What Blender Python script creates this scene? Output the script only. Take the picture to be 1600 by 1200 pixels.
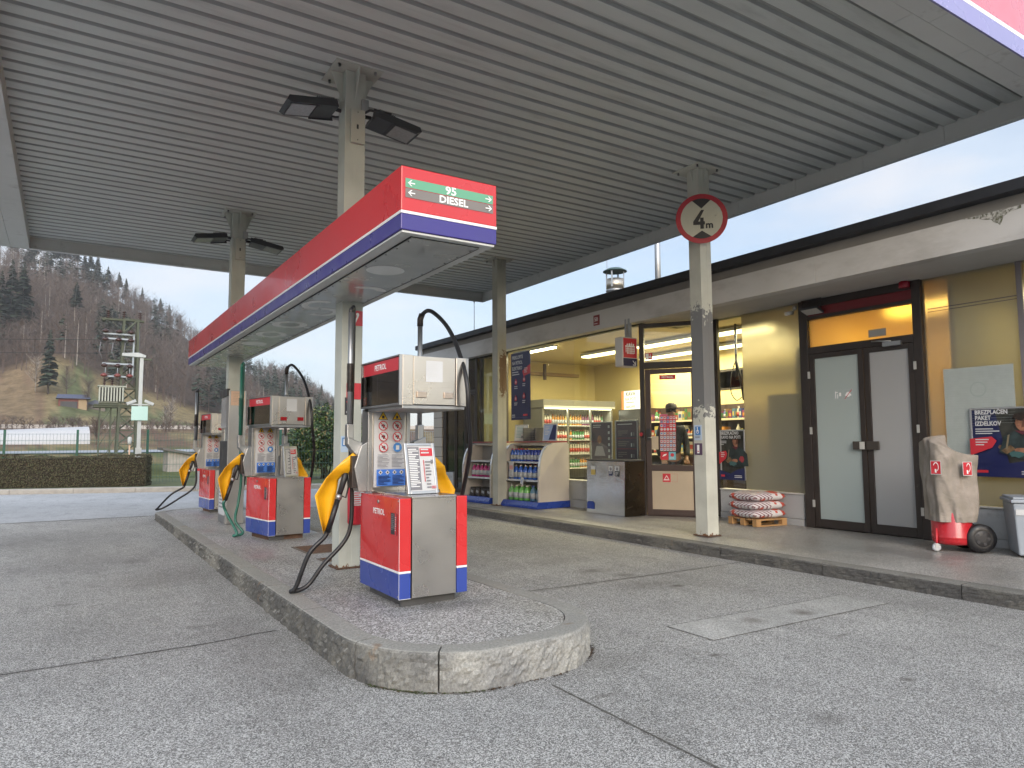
import bpy, bmesh, math, random
import numpy as np
from mathutils import Vector, Matrix, noise as mnoise
rnd = random.Random(7)
S = bpy.context.scene
for o in list(bpy.data.objects): bpy.data.objects.remove(o)
COL = S.collection
R = math.radians
# ------------------------------------------------------------------ camera
cd = bpy.data.cameras.new("camera"); cam = bpy.data.objects.new("camera", cd); COL.objects.link(cam)
cd.sensor_width = 36.0; cd.lens = 24.85; cd.clip_start = 0.05; cd.clip_end = 4000
cam.matrix_world = Matrix(((0.84528434, -0.04013500, -0.53280725, 0.0),
                           (-0.53429473, -0.07254253, -0.84217974, 0.0),
                           (-0.00485031, 0.99655746, -0.08276298, 1.35), (0, 0, 0, 1)))
S.camera = cam
S.render.resolution_x, S.render.resolution_y = 1024, 768
S.view_settings.view_transform = 'Standard'; S.view_settings.look = 'None'
S.view_settings.exposure = 1.0; S.view_settings.gamma = 1.0
S.render.engine = 'CYCLES'
S.cycles.max_bounces = 7; S.cycles.diffuse_bounces = 4; S.cycles.glossy_bounces = 3
S.cycles.transparent_max_bounces = 12; S.cycles.transmission_bounces = 4
S.cycles.caustics_reflective = False; S.cycles.caustics_refractive = False
S.cycles.sample_clamp_indirect = 6.0
# ------------------------------------------------------------------ sky
SUN_EL, SUN_AZ = R(24), R(205)          # low evening sun behind the camera, veiled by cloud
w = bpy.data.worlds.new("World"); S.world = w; w.use_nodes = True
nt = w.node_tree; nt.nodes.clear(); N = nt.nodes.new; Lk = nt.links.new
out = N('ShaderNodeOutputWorld'); bg = N('ShaderNodeBackground'); bg.inputs[1].default_value = 0.11
sky = N('ShaderNodeTexSky'); sky.sky_type = 'NISHITA'; sky.sun_disc = False
sky.sun_elevation = SUN_EL; sky.sun_rotation = SUN_AZ; sky.air_density = 1.0; sky.dust_density = 1.2; sky.ozone_density = 1.5
tc = N('ShaderNodeTexCoord'); mp = N('ShaderNodeMapping'); mp.inputs['Scale'].default_value = (1.0, 1.0, 3.2)
nz = N('ShaderNodeTexNoise'); nz.inputs['Scale'].default_value = 2.3; nz.inputs['Detail'].default_value = 7; nz.inputs['Roughness'].default_value = .55
cr = N('ShaderNodeValToRGB'); cr.color_ramp.elements[0].position = .36; cr.color_ramp.elements[1].position = .66
cr.color_ramp.elements[0].color = (.42, .42, .42, 1); cr.color_ramp.elements[1].color = (.9, .9, .9, 1)
nz2 = N('ShaderNodeTexNoise'); nz2.inputs['Scale'].default_value = 5.1; nz2.inputs['Detail'].default_value = 5
cr2 = N('ShaderNodeValToRGB'); cr2.color_ramp.elements[0].position = .5; cr2.color_ramp.elements[1].position = .72
cr2.color_ramp.elements[0].color = (4.65, 5.2, 5.9, 1); cr2.color_ramp.elements[1].color = (5.8, 5.7, 5.75, 1)
mx = N('ShaderNodeMix'); mx.data_type = 'RGBA'
Lk(tc.outputs['Generated'], mp.inputs[0]); Lk(mp.outputs[0], nz.inputs['Vector']); Lk(mp.outputs[0], nz2.inputs['Vector'])
Lk(nz.outputs[0], cr.inputs[0]); Lk(nz2.outputs[0], cr2.inputs[0])
Lk(cr.outputs[0], mx.inputs[0]); Lk(sky.outputs[0], mx.inputs[6]); Lk(cr2.outputs[0], mx.inputs[7])

# the evening side of the sky, behind the camera, is brighter than the side in view
sp_ = N('ShaderNodeSeparateXYZ'); Lk(tc.outputs['Generated'], sp_.inputs[0])
gr_ = N('ShaderNodeMapRange'); gr_.interpolation_type = 'SMOOTHSTEP'; gr_.inputs[1].default_value = .35; gr_.inputs[2].default_value = -.75; gr_.inputs[3].default_value = .84; gr_.inputs[4].default_value = 2.15
Lk(sp_.outputs[1], gr_.inputs[0])
vm_ = N('ShaderNodeVectorMath'); vm_.operation = 'SCALE'; Lk(mx.outputs[2], vm_.inputs[0]); Lk(gr_.outputs[0], vm_.inputs['Scale'])
# low warm glow where the sun has gone down
gz_ = N('ShaderNodeMapRange'); gz_.inputs[1].default_value = .02; gz_.inputs[2].default_value = .42; gz_.inputs[3].default_value = 1; gz_.inputs[4].default_value = 0; Lk(sp_.outputs[2], gz_.inputs[0])
gy_ = N('ShaderNodeMapRange'); gy_.inputs[1].default_value = .25; gy_.inputs[2].default_value = -.7; Lk(sp_.outputs[1], gy_.inputs[0])
gm_ = N('ShaderNodeMath'); gm_.operation = 'MULTIPLY'; Lk(gz_.outputs[0], gm_.inputs[0]); Lk(gy_.outputs[0], gm_.inputs[1])
gw_ = N('ShaderNodeMix'); gw_.data_type = 'RGBA'; gw_.blend_type = 'MULTIPLY'; gw_.inputs[7].default_value = (1.22, 1.0, .68, 1); Lk(gm_.outputs[0], gw_.inputs[0]); Lk(vm_.outputs[0], gw_.inputs[6])
Lk(gw_.outputs[2], bg.inputs[0]); Lk(bg.outputs[0], out.inputs[0])
# ------------------------------------------------------------------ sun (soft, veiled)
sd = bpy.data.lights.new("sun", 'SUN'); sd.energy = 1.0; sd.angle = R(30); sd.color = (1, .87, .75)
so = bpy.data.objects.new("sun", sd); COL.objects.link(so)
so.rotation_euler = Vector((math.sin(SUN_AZ) * math.cos(SUN_EL), math.cos(SUN_AZ) * math.cos(SUN_EL), math.sin(SUN_EL))).to_track_quat('Z', 'Y').to_euler()

# ================================================================== materials
MATS = {}
def mat(name, col=(.5, .5, .5), rough=.6, metal=0.0, var=0.0, vscale=4.0, bump=0.0, bscale=60.0, emit=None, estr=0.0, spec=.5, dirt=None, dscale=3.0, dlo=.55, dhi=.75, stretch=None, coat=0.0):
    """principled material with slow tone variation, fine bump and an optional dirt colour in noise patches"""
    if name in MATS: return MATS[name]
    m = bpy.data.materials.new(name); m.use_nodes = True; t = m.node_tree; b = t.nodes['Principled BSDF']
    b.inputs['Base Color'].default_value = (*col, 1); b.inputs['Roughness'].default_value = rough
    b.inputs['Metallic'].default_value = metal; b.inputs['Specular IOR Level'].default_value = spec
    b.inputs['Coat Weight'].default_value = coat
    if emit: b.inputs['Emission Color'].default_value = (*emit, 1); b.inputs['Emission Strength'].default_value = estr
    src = None
    if var or bump or dirt:
        c = t.nodes.new('ShaderNodeTexCoord'); v = c.outputs['Object']
        if stretch:
            mpp = t.nodes.new('ShaderNodeMapping'); mpp.inputs['Scale'].default_value = stretch; t.links.new(v, mpp.inputs[0]); v = mpp.outputs[0]
    if var:
        n = t.nodes.new('ShaderNodeTexNoise'); n.inputs['Scale'].default_value = vscale; n.inputs['Detail'].default_value = 6; t.links.new(v, n.inputs['Vector'])
        r = t.nodes.new('ShaderNodeMapRange'); r.inputs[1].default_value = .3; r.inputs[2].default_value = .7; r.inputs[3].default_value = 1 - var; r.inputs[4].default_value = 1 + var
        t.links.new(n.outputs[0], r.inputs[0])
        k = t.nodes.new('ShaderNodeVectorMath'); k.operation = 'SCALE'; k.inputs[0].default_value = col; t.links.new(r.outputs[0], k.inputs['Scale'])
        src = k.outputs[0]; t.links.new(src, b.inputs['Base Color'])
        r2 = t.nodes.new('ShaderNodeMapRange'); r2.inputs[1].default_value = .3; r2.inputs[2].default_value = .7; r2.inputs[3].default_value = max(.05, rough - .1); r2.inputs[4].default_value = min(1, rough + .12)
        t.links.new(n.outputs[0], r2.inputs[0]); t.links.new(r2.outputs[0], b.inputs['Roughness'])
    if dirt:
        n = t.nodes.new('ShaderNodeTexNoise'); n.inputs['Scale'].default_value = dscale; n.inputs['Detail'].default_value = 9; n.inputs['Roughness'].default_value = .65; t.links.new(v, n.inputs['Vector'])
        r = t.nodes.new('ShaderNodeMapRange'); r.inputs[1].default_value = dlo; r.inputs[2].default_value = dhi; t.links.new(n.outputs[0], r.inputs[0])
        k = t.nodes.new('ShaderNodeMix'); k.data_type = 'RGBA'; k.inputs[6].default_value = (*col, 1); k.inputs[7].default_value = (*dirt, 1)
        if src: t.links.new(src, k.inputs[6])
        t.links.new(r.outputs[0], k.inputs[0]); t.links.new(k.outputs[2], b.inputs['Base Color'])
    if bump:
        n = t.nodes.new('ShaderNodeTexNoise'); n.inputs['Scale'].default_value = bscale; n.inputs['Detail'].default_value = 4; t.links.new(v, n.inputs['Vector'])
        bp = t.nodes.new('ShaderNodeBump'); bp.inputs['Strength'].default_value = bump; bp.inputs['Distance'].default_value = .01
        t.links.new(n.outputs[0], bp.inputs['Height']); t.links.new(bp.outputs[0], b.inputs['Normal'])
    MATS[name] = m; return m

def tree_of(name):
    m = bpy.data.materials.new(name); m.use_nodes = True; MATS[name] = m; return m, m.node_tree, m.node_tree.nodes['Principled BSDF']

def aggregate(name, c_dark, c_mid, c_light, cell=150.0, stains=(), dark=(.06, .055, .05), big=.5, rough=.85, bump=.35, wet=None):
    """exposed-aggregate concrete: pebble cells of three tones, slow blotches, noisy stains at given spots (x, y, rx, ry, weight)"""
    m, t, b = tree_of(name); n = t.nodes.new; l = t.links.new
    c = n('ShaderNodeTexCoord').outputs['Object']
    v = n('ShaderNodeTexVoronoi'); v.inputs['Scale'].default_value = cell; l(c, v.inputs['Vector'])
    sx = n('ShaderNodeSeparateColor'); l(v.outputs['Color'], sx.inputs[0])
    r = n('ShaderNodeValToRGB'); r.color_ramp.elements[0].position = .08; r.color_ramp.elements[1].position = .92
    e = r.color_ramp.elements.new(.5); r.color_ramp.elements[0].color = (*c_dark, 1); e.color = (*c_mid, 1); r.color_ramp.elements[2].color = (*c_light, 1)
    l(sx.outputs[0], r.inputs[0])
    q = n('ShaderNodeTexNoise'); q.inputs['Scale'].default_value = 60; q.inputs['Detail'].default_value = 5; q.inputs['Roughness'].default_value = .7; l(c, q.inputs['Vector'])
    qm = n('ShaderNodeMapRange'); qm.inputs[1].default_value = .3; qm.inputs[2].default_value = .7; qm.inputs[3].default_value = .86; qm.inputs[4].default_value = 1.14; l(q.outputs[0], qm.inputs[0])
    g = n('ShaderNodeTexNoise'); g.inputs['Scale'].default_value = big; g.inputs['Detail'].default_value = 8; g.inputs['Roughness'].default_value = .6; l(c, g.inputs['Vector'])
    gm = n('ShaderNodeMapRange'); gm.inputs[1].default_value = .3; gm.inputs[2].default_value = .7; gm.inputs[3].default_value = .8; gm.inputs[4].default_value = 1.14; l(g.outputs[0], gm.inputs[0])
    g3 = n('ShaderNodeTexNoise'); g3.inputs['Scale'].default_value = 2.6; g3.inputs['Detail'].default_value = 10; g3.inputs['Roughness'].default_value = .72; mp3 = n('ShaderNodeMapping'); mp3.inputs['Scale'].default_value = (1.3, .5, 1); l(c, mp3.inputs[0]); l(mp3.outputs[0], g3.inputs['Vector'])
    gm3 = n('ShaderNodeMapRange'); gm3.inputs[1].default_value = .5; gm3.inputs[2].default_value = .72; gm3.inputs[3].default_value = 1.0; gm3.inputs[4].default_value = .74; l(g3.outputs[0], gm3.inputs[0])
    mg3 = n('ShaderNodeMath'); mg3.operation = 'MULTIPLY'; l(gm.outputs[0], mg3.inputs[0]); l(gm3.outputs[0], mg3.inputs[1]); gm = mg3
    mu = n('ShaderNodeMath'); mu.operation = 'MULTIPLY'; l(qm.outputs[0], mu.inputs[0]); l(gm.outputs[0], mu.inputs[1])
    sc = n('ShaderNodeVectorMath'); sc.operation = 'SCALE'; l(r.outputs[0], sc.inputs[0]); l(mu.outputs[0], sc.inputs['Scale'])
    cur = sc.outputs[0]
    if stains:
        acc = None
        dn = n('ShaderNodeTexNoise'); dn.inputs['Scale'].default_value = 6; dn.inputs['Detail'].default_value = 6; l(c, dn.inputs['Vector'])
        for (x, y, rx, ry, wt) in stains:
            a = n('ShaderNodeMapping'); a.vector_type = 'POINT'; a.inputs['Location'].default_value = (-x / rx, -y / ry, 0); a.inputs['Scale'].default_value = (1 / rx, 1 / ry, 0); l(c, a.inputs[0])
            ln = n('ShaderNodeVectorMath'); ln.operation = 'LENGTH'; l(a.outputs[0], ln.inputs[0])
            ad = n('ShaderNodeMath'); ad.operation = 'MULTIPLY_ADD'; l(dn.outputs[0], ad.inputs[0]); ad.inputs[1].default_value = 1.6; l(ln.outputs['Value'], ad.inputs[2])
            mr = n('ShaderNodeMapRange'); mr.inputs[1].default_value = 1.0; mr.inputs[2].default_value = 1.95; mr.inputs[3].default_value = wt; mr.inputs[4].default_value = 0; l(ad.outputs[0], mr.inputs[0])
            if acc is None: acc = mr.outputs[0]
            else:
                mm = n('ShaderNodeMath'); mm.operation = 'MAXIMUM'; l(acc, mm.inputs[0]); l(mr.outputs[0], mm.inputs[1]); acc = mm.outputs[0]
        k = n('ShaderNodeMix'); k.data_type = 'RGBA'; l(acc, k.inputs[0]); l(cur, k.inputs[6]); k.inputs[7].default_value = (*dark, 1); cur = k.outputs[2]
    l(cur, b.inputs['Base Color']); b.inputs['Roughness'].default_value = rough
    if wet:
        wr = n('ShaderNodeMapRange'); wr.inputs[1].default_value = .4; wr.inputs[2].default_value = .62; wr.inputs[3].default_value = wet; wr.inputs[4].default_value = rough; l(g.outputs[0], wr.inputs[0]); l(wr.outputs[0], b.inputs['Roughness'])
    bp = n('ShaderNodeBump'); bp.inputs['Strength'].default_value = bump; bp.inputs['Distance'].default_value = .004
    l(v.outputs['Distance'], bp.inputs['Height']); l(bp.outputs[0], b.inputs['Normal'])
    return m

def glass_mat(name, tint=(.92, .96, .95), gl=1.0):
    m, t, b = tree_of(name); t.nodes.remove(b); n = t.nodes.new; l = t.links.new
    o = [x for x in t.nodes if x.type == 'OUTPUT_MATERIAL'][0]
    tr = n('ShaderNodeBsdfTransparent'); tr.inputs[0].default_value = (*tint, 1)
    g = n('ShaderNodeBsdfGlossy'); g.inputs['Roughness'].default_value = .02; g.inputs[0].default_value = (gl, gl, gl, 1)
    lw = n('ShaderNodeLayerWeight'); lw.inputs[0].default_value = .5
    pw = n('ShaderNodeMath'); pw.operation = 'POWER'; l(lw.outputs['Facing'], pw.inputs[0]); pw.inputs[1].default_value = 4.0
    f = n('ShaderNodeMath'); f.operation = 'MULTIPLY_ADD'; l(pw.outputs[0], f.inputs[0]); f.inputs[1].default_value = .9; f.inputs[2].default_value = .035
    s = n('ShaderNodeMixShader'); l(f.outputs[0], s.inputs[0]); l(tr.outputs[0], s.inputs[1]); l(g.outputs[0], s.inputs[2]); l(s.outputs[0], o.inputs[0]); return m

def frosted(name, col, trans=.45, rough=.25, var=.12, fill=.3):
    """film-covered glass: part diffuse, part blurred see-through, glossy on top"""
    m, t, b = tree_of(name); t.nodes.remove(b); n = t.nodes.new; l = t.links.new
    o = [x for x in t.nodes if x.type == 'OUTPUT_MATERIAL'][0]
    d = n('ShaderNodeBsdfDiffuse'); d.inputs[0].default_value = (*col, 1); tl = n('ShaderNodeBsdfTranslucent'); tl.inputs[0].default_value = (*col, 1)
    rf = n('ShaderNodeBsdfRefraction'); rf.inputs['Roughness'].default_value = .42; rf.inputs['IOR'].default_value = 1.25; rf.inputs[0].default_value = (*[min(1, c * 1.5 + .15) for c in col], 1)
    g = n('ShaderNodeBsdfGlossy'); g.inputs['Roughness'].default_value = rough
    e = n('ShaderNodeMixShader'); e.inputs[0].default_value = fill; l(rf.outputs[0], e.inputs[1]); l(tl.outputs[0], e.inputs[2])
    a = n('ShaderNodeMixShader'); a.inputs[0].default_value = trans; l(d.outputs[0], a.inputs[1]); l(e.outputs[0], a.inputs[2])
    lw = n('ShaderNodeLayerWeight'); lw.inputs[0].default_value = .5
    pw = n('ShaderNodeMath'); pw.operation = 'POWER'; l(lw.outputs['Facing'], pw.inputs[0]); pw.inputs[1].default_value = 4.0
    f = n('ShaderNodeMath'); f.operation = 'MULTIPLY_ADD'; l(pw.outputs[0], f.inputs[0]); f.inputs[1].default_value = .7; f.inputs[2].default_value = .05
    s = n('ShaderNodeMixShader'); l(f.outputs[0], s.inputs[0]); l(a.outputs[0], s.inputs[1]); l(g.outputs[0], s.inputs[2]); l(s.outputs[0], o.inputs[0])
    return m

def steel(name, col=(.52, .51, .49), rough=.3, stretch=(1, 1, 40)):
    m, t, b = tree_of(name); n = t.nodes.new; l = t.links.new
    b.inputs['Metallic'].default_value = 1; c = n('ShaderNodeTexCoord'); mp_ = n('ShaderNodeMapping'); mp_.inputs['Scale'].default_value = stretch; l(c.outputs['Object'], mp_.inputs[0])
    z = n('ShaderNodeTexNoise'); z.inputs['Scale'].default_value = 7; z.inputs['Detail'].default_value = 5; l(mp_.outputs[0], z.inputs['Vector'])
    z2 = n('ShaderNodeTexNoise'); z2.inputs['Scale'].default_value = 3.2; z2.inputs['Detail'].default_value = 5; l(c.outputs['Object'], z2.inputs['Vector'])
    r = n('ShaderNodeMapRange'); r.inputs[1].default_value = .3; r.inputs[2].default_value = .7; r.inputs[3].default_value = rough - .03; r.inputs[4].default_value = rough + .07; l(z2.outputs[0], r.inputs[0]); l(r.outputs[0], b.inputs['Roughness'])
    r2 = n('ShaderNodeMapRange'); r2.inputs[1].default_value = .3; r2.inputs[2].default_value = .7; r2.inputs[3].default_value = .93; r2.inputs[4].default_value = 1.04; l(z2.outputs[0], r2.inputs[0])
    k = n('ShaderNodeVectorMath'); k.operation = 'SCALE'; k.inputs[0].default_value = col; l(r2.outputs[0], k.inputs['Scale']); l(k.outputs[0], b.inputs['Base Color'])
    bp = n('ShaderNodeBump'); bp.inputs['Strength'].default_value = .12; bp.inputs['Distance'].default_value = .004; l(z.outputs[0], bp.inputs['Height'])
    bq = n('ShaderNodeBump'); bq.inputs['Strength'].default_value = .12; bq.inputs['Distance'].default_value = .02; l(z2.outputs[0], bq.inputs['Height']); l(bp.outputs[0], bq.inputs['Normal']); l(bq.outputs[0], b.inputs['Normal'])
    return m

def weathered(name, col, patches, pc, base=.12, rust=(.17, .07, .025)):
    """old paint that shows another colour inside ragged boxes (x0,x1,y0,y1,z0,z1), object space, and rust near z=0"""
    m, t, b = tree_of(name); n = t.nodes.new; l = t.links.new
    c = n('ShaderNodeTexCoord').outputs['Object']; sp = n('ShaderNodeSeparateXYZ'); l(c, sp.inputs[0])
    z = n('ShaderNodeTexNoise'); z.inputs['Scale'].default_value = 14; z.inputs['Detail'].default_value = 8; z.inputs['Roughness'].default_value = .7; l(c, z.inputs['Vector'])
    s = n('ShaderNodeTexNoise'); s.inputs['Scale'].default_value = 3; s.inputs['Detail'].default_value = 6; l(c, s.inputs['Vector'])
    r2 = n('ShaderNodeMapRange'); r2.inputs[1].default_value = .3; r2.inputs[2].default_value = .7; r2.inputs[3].default_value = .84; r2.inputs[4].default_value = 1.08; l(s.outputs[0], r2.inputs[0])
    k = n('ShaderNodeVectorMath'); k.operation = 'SCALE'; k.inputs[0].default_value = col; l(r2.outputs[0], k.inputs['Scale']); cur = k.outputs[0]
    def M_(op, a, bb, cc=None):
        q = n('ShaderNodeMath'); q.operation = op
        for i, v in enumerate([a, bb] + ([cc] if cc is not None else [])):
            if isinstance(v, (int, float)): q.inputs[i].default_value = v
            else: l(v, q.inputs[i])
        return q.outputs[0]
    nzv = M_('MULTIPLY_ADD', z.outputs[0], .10, -.05); nzz = M_('MULTIPLY_ADD', z.outputs[0], 1.3, -.65)
    for p in patches:
        acc = 1.0
        for ax, lo, hi in ((0, p[0], p[1]), (1, p[2], p[3]), (2, p[4], p[5])):
            if lo is None: continue
            v = M_('ADD', sp.outputs[ax], nzz if ax == 2 else nzv)
            acc = M_('MULTIPLY', acc, M_('MULTIPLY', M_('GREATER_THAN', v, lo), M_('LESS_THAN', v, hi)))
        k = n('ShaderNodeMix'); k.data_type = 'RGBA'; l(acc, k.inputs[0]); l(cur, k.inputs[6]); k.inputs[7].default_value = (*pc, 1); cur = k.outputs[2]
    rz = M_('MULTIPLY_ADD', z.outputs[0], .5, sp.outputs[2])
    rm = M_('LESS_THAN', rz, .21 + base)
    sm = M_('GREATER_THAN', z.outputs[0], .71)
    rm = M_('MAXIMUM', rm, sm)
    k = n('ShaderNodeMix'); k.data_type = 'RGBA'; l(rm, k.inputs[0]); l(cur, k.inputs[6]); k.inputs[7].default_value = (*rust, 1)
    l(k.outputs[2], b.inputs['Base Color']); b.inputs['Roughness'].default_value = .6
    bp = n('ShaderNodeBump'); bp.inputs['Strength'].default_value = .3; bp.inputs['Distance'].default_value = .004; l(z.outputs[0], bp.inputs['Height']); l(bp.outputs[0], b.inputs['Normal'])
    return m

# ================================================================== mesh building
class MB:
    def __init__(s): s.v = []; s.f = []; s.m = []; s.sm = []; s.mats = []
    def mi(s, m):
        if m not in s.mats: s.mats.append(m)
        return s.mats.index(m)
    def add(s, vs, fs, m, smooth=False):
        o = len(s.v); s.v += [tuple(v) for v in vs]; k = s.mi(m)
        for f in fs: s.f.append(tuple(o + i for i in f)); s.m.append(k); s.sm.append(smooth)
        return s
    def box(s, x0, y0, z0, x1, y1, z1, m, M=None):
        vs = [Vector((x, y, z)) for z in (z0, z1) for y in (y0, y1) for x in (x0, x1)]
        if M is not None: vs = [M @ v for v in vs]
        return s.add(vs, [(0, 2, 3, 1), (4, 5, 7, 6), (0, 1, 5, 4), (2, 6, 7, 3), (0, 4, 6, 2), (1, 3, 7, 5)], m)
    def prism(s, pts, h, m, M=None, smooth=False):
        """polygon (x,z) extruded along y from h[0] to h[1]"""
        n = len(pts); vs = [Vector((x, y, z)) for y in h for x, z in pts]
        if M is not None: vs = [M @ v for v in vs]
        o = len(s.v)
        s.add(vs, [tuple(range(n)), tuple(range(2 * n - 1, n - 1, -1))], m)
        k = s.mi(m)
        for i in range(n):
            j = (i + 1) % n; s.f.append((o + i, o + n + i, o + n + j, o + j)); s.m.append(k); s.sm.append(smooth)
        return s
    def slab(s, pts, z0, z1, m):
        n = len(pts); vs = [(x, y, z) for z in (z0, z1) for x, y in pts]
        return s.add(vs, [tuple(reversed(range(n))), tuple(range(n, 2 * n))] + [(i, (i + 1) % n, n + (i + 1) % n, n + i) for i in range(n)], m)
    def tube(s, pts, r, m, n=8, cap=True, smooth=True):
        pts = [Vector(p) for p in pts]; rr = r if isinstance(r, (list, tuple)) else [r] * len(pts)
        d0 = (pts[1] - pts[0]).normalized(); a = d0.orthogonal().normalized(); rings = []
        for i, p in enumerate(pts):
            d = (pts[min(i + 1, len(pts) - 1)] - pts[max(i - 1, 0)]).normalized()
            a = (a - d * a.dot(d)).normalized(); b = d.cross(a)
            rings += [p + (a * math.cos(2 * math.pi * k / n) + b * math.sin(2 * math.pi * k / n)) * rr[i] for k in range(n)]
        fs = [(i * n + k, i * n + (k + 1) % n, (i + 1) * n + (k + 1) % n, (i + 1) * n + k) for i in range(len(pts) - 1) for k in range(n)]
        s.add(rings, fs, m, smooth)
        if cap:
            o = len(s.v) - len(rings); k = s.mi(m)
            s.f += [tuple(o + i for i in reversed(range(n))), tuple(o + (len(pts) - 1) * n + i for i in range(n))]; s.m += [k, k]; s.sm += [False, False]
        return s
    def lathe(s, prof, m, c=(0, 0, 0), n=12, smooth=True, ax='z', sx=1, sy=1):
        vs = []
        for r_, z in prof:
            for k in range(n):
                a = 2 * math.pi * k / n; x, y = r_ * math.cos(a) * sx, r_ * math.sin(a) * sy
                vs.append((c[0] + x, c[1] + y, c[2] + z) if ax == 'z' else (c[0] + z, c[1] + x, c[2] + y) if ax == 'x' else (c[0] + x, c[1] + z, c[2] + y))
        q = len(prof)
        fs = [(i * n + k, i * n + (k + 1) % n, (i + 1) * n + (k + 1) % n, (i + 1) * n + k) for i in range(q - 1) for k in range(n)]
        s.add(vs, fs, m, smooth); o = len(s.v) - len(vs); k = s.mi(m)
        s.f += [tuple(o + i for i in reversed(range(n))), tuple(o + (q - 1) * n + i for i in range(n))]; s.m += [k, k]; s.sm += [False, False]
        return s
    def text(s, txt, size, M, m, bold=0.0, align='CENTER', sx=1.0):
        """flat letters in the local XY plane of M"""
        c = bpy.data.curves.new('t', 'FONT'); c.body = txt; c.size = size; c.align_x = align; c.align_y = 'CENTER'; c.offset = bold; c.resolution_u = 2
        o = bpy.data.objects.new('t', c); COL.objects.link(o)
        me = bpy.data.meshes.new_from_object(o); vs = [M @ Vector((v.co.x * sx, v.co.y, 0)) for v in me.vertices]
        s.add(vs, [tuple(p.vertices) for p in me.polygons], m)
        bpy.data.objects.remove(o); bpy.data.meshes.remove(me); bpy.data.curves.remove(c); return s
    def xf(s, M): s.v = [tuple(M @ Vector(v)) for v in s.v]; return s
    def build(s, name, parent=None, bevel=0.0, seg=2, loc=None, label=None):
        me = bpy.data.meshes.new(name); me.from_pydata(s.v, [], s.f)
        for m in s.mats: me.materials.append(m)
        me.polygons.foreach_set('material_index', s.m); me.polygons.foreach_set('use_smooth', s.sm); me.update()
        o = bpy.data.objects.new(name, me); COL.objects.link(o)
        if parent is not None: o.parent = parent
        if loc is not None: o.location = loc
        if label: o['label'] = label
        if bevel:
            b = o.modifiers.new('bevel', 'BEVEL'); b.width = bevel; b.segments = seg; b.limit_method = 'ANGLE'; b.angle_limit = R(35)
        return o

def thing(name, label, cat, loc=(0, 0, 0), rz=0.0, group=None):
    o = bpy.data.objects.new(name, None); COL.objects.link(o); o.empty_display_size = .2
    o.location = loc; o.rotation_euler = (0, 0, rz); return tag(o, label, cat, group)
def tag(o, label, cat, group=None, kind=None):
    if label: o['label'] = label
    if cat: o['category'] = cat
    if group: o['group'] = group
    if kind: o['kind'] = kind
    return o
def struct(o): o['kind'] = 'structure'; return o
def kids(o): return [c for c in bpy.data.objects if c.parent == o]
def dup(root, loc, rz=0.0, label=None):
    def cp(o, par):
        c = o.copy(); COL.objects.link(c); c.parent = par
        for k in kids(o): cp(k, c)
        return c
    r = cp(root, None); r.location = loc; r.rotation_euler = (0, 0, rz)
    if label: r['label'] = label
    return r
def bez(ps, n=24):
    """Catmull-Rom through the points"""
    P = [Vector(p) for p in ps]; P = [P[0] * 2 - P[1]] + P + [P[-1] * 2 - P[-2]]; o = []
    k = max(2, n // (len(P) - 3))
    for i in range(1, len(P) - 2):
        a, b, c, d = P[i - 1:i + 3]
        for j in range(k):
            t = j / k; o.append(.5 * ((2 * b) + (c - a) * t + (2 * a - 5 * b + 4 * c - d) * t * t + (3 * b - a - 3 * c + d) * t ** 3))
    o.append(P[-2]); return o
FX = Matrix.Rotation(R(-90), 4, 'Z')                # turns a front that faces -Y into one that faces -X
XZ = Matrix.Rotation(R(90), 4, 'X')                 # lays flat letters up into the XZ plane, seen from -Y
def TM(x, y, z, M=None): return Matrix.Translation((x, y, z)) @ (M if M is not None else Matrix())

def panel(items, base=0.0, step=.0012):
    """flat print: items drawn one over the other on the plane y=base, seen from -Y"""
    mb = MB(); y = base
    for it in items:
        y -= step; k = it[0]
        if k == 'r': _, x, z, w_, h, m = it; mb.add([(x, y, z), (x + w_, y, z), (x + w_, y, z + h), (x, y, z + h)], [(0, 1, 2, 3)], m)
        elif k == 'p': _, pts, m = it; mb.add([(x, y, z) for x, z in pts], [tuple(range(len(pts)))], m)
        elif k == 'c': _, x, z, rr, m = it; mb.add([(x + rr * math.cos(a * math.pi / 12), y, z + rr * math.sin(a * math.pi / 12)) for a in range(24)], [tuple(range(24))], m)
        elif k == 't': _, txt, x, z, size, m, al = it[:7]; mb.text(txt, size, TM(x, y, z, XZ), m, bold=(it[7] if len(it) > 7 else 0), align=al, sx=(it[8] if len(it) > 8 else 1))
        elif k == 'l':   # lines of small print
            _, x, z, w_, n, dz, m = it
            for i in range(n):
                f = w_ * (rnd.uniform(.7, 1) if i % 3 != 2 else rnd.uniform(.35, .8)); zz = z - i * dz
                mb.add([(x, y, zz), (x + f, y, zz), (x + f, y, zz + dz * .42), (x, y, zz + dz * .42)], [(0, 1, 2, 3)], m)
    return mb

# palette
red = mat('red_enamel', (.56, .028, .03), .28, var=.06, vscale=2, bump=.02, bscale=3, coat=.3)
blue = mat('blue_enamel', (.03, .06, .3), .3, var=.06, vscale=2, coat=.3)
purple = mat('violet_blue_film', (.045, .035, .22), .32, var=.05)
white = mat('white_film', (.78, .78, .78), .35)
letter = mat('white_letters', (.85, .85, .85), .4)
st = steel('brushed_steel', (.52, .49, .46), .27); std = steel('dull_steel', (.40, .40, .40), .38); stz = steel('galvanised', (.42, .43, .44), .45, (1, 1, 3))
blk = mat('black_plastic', (.02, .02, .022), .45, var=.1); rub = mat('black_rubber_hose', (.012, .012, .014), .42, var=.15, vscale=20)
dkm = mat('dark_frame', (.028, .021, .018), .45, var=.2, vscale=9, dirt=(.1, .09, .08), dscale=16, dlo=.66, dhi=.74)
brown = mat('brown_frame', (.06, .038, .032), .4, var=.12)
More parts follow.
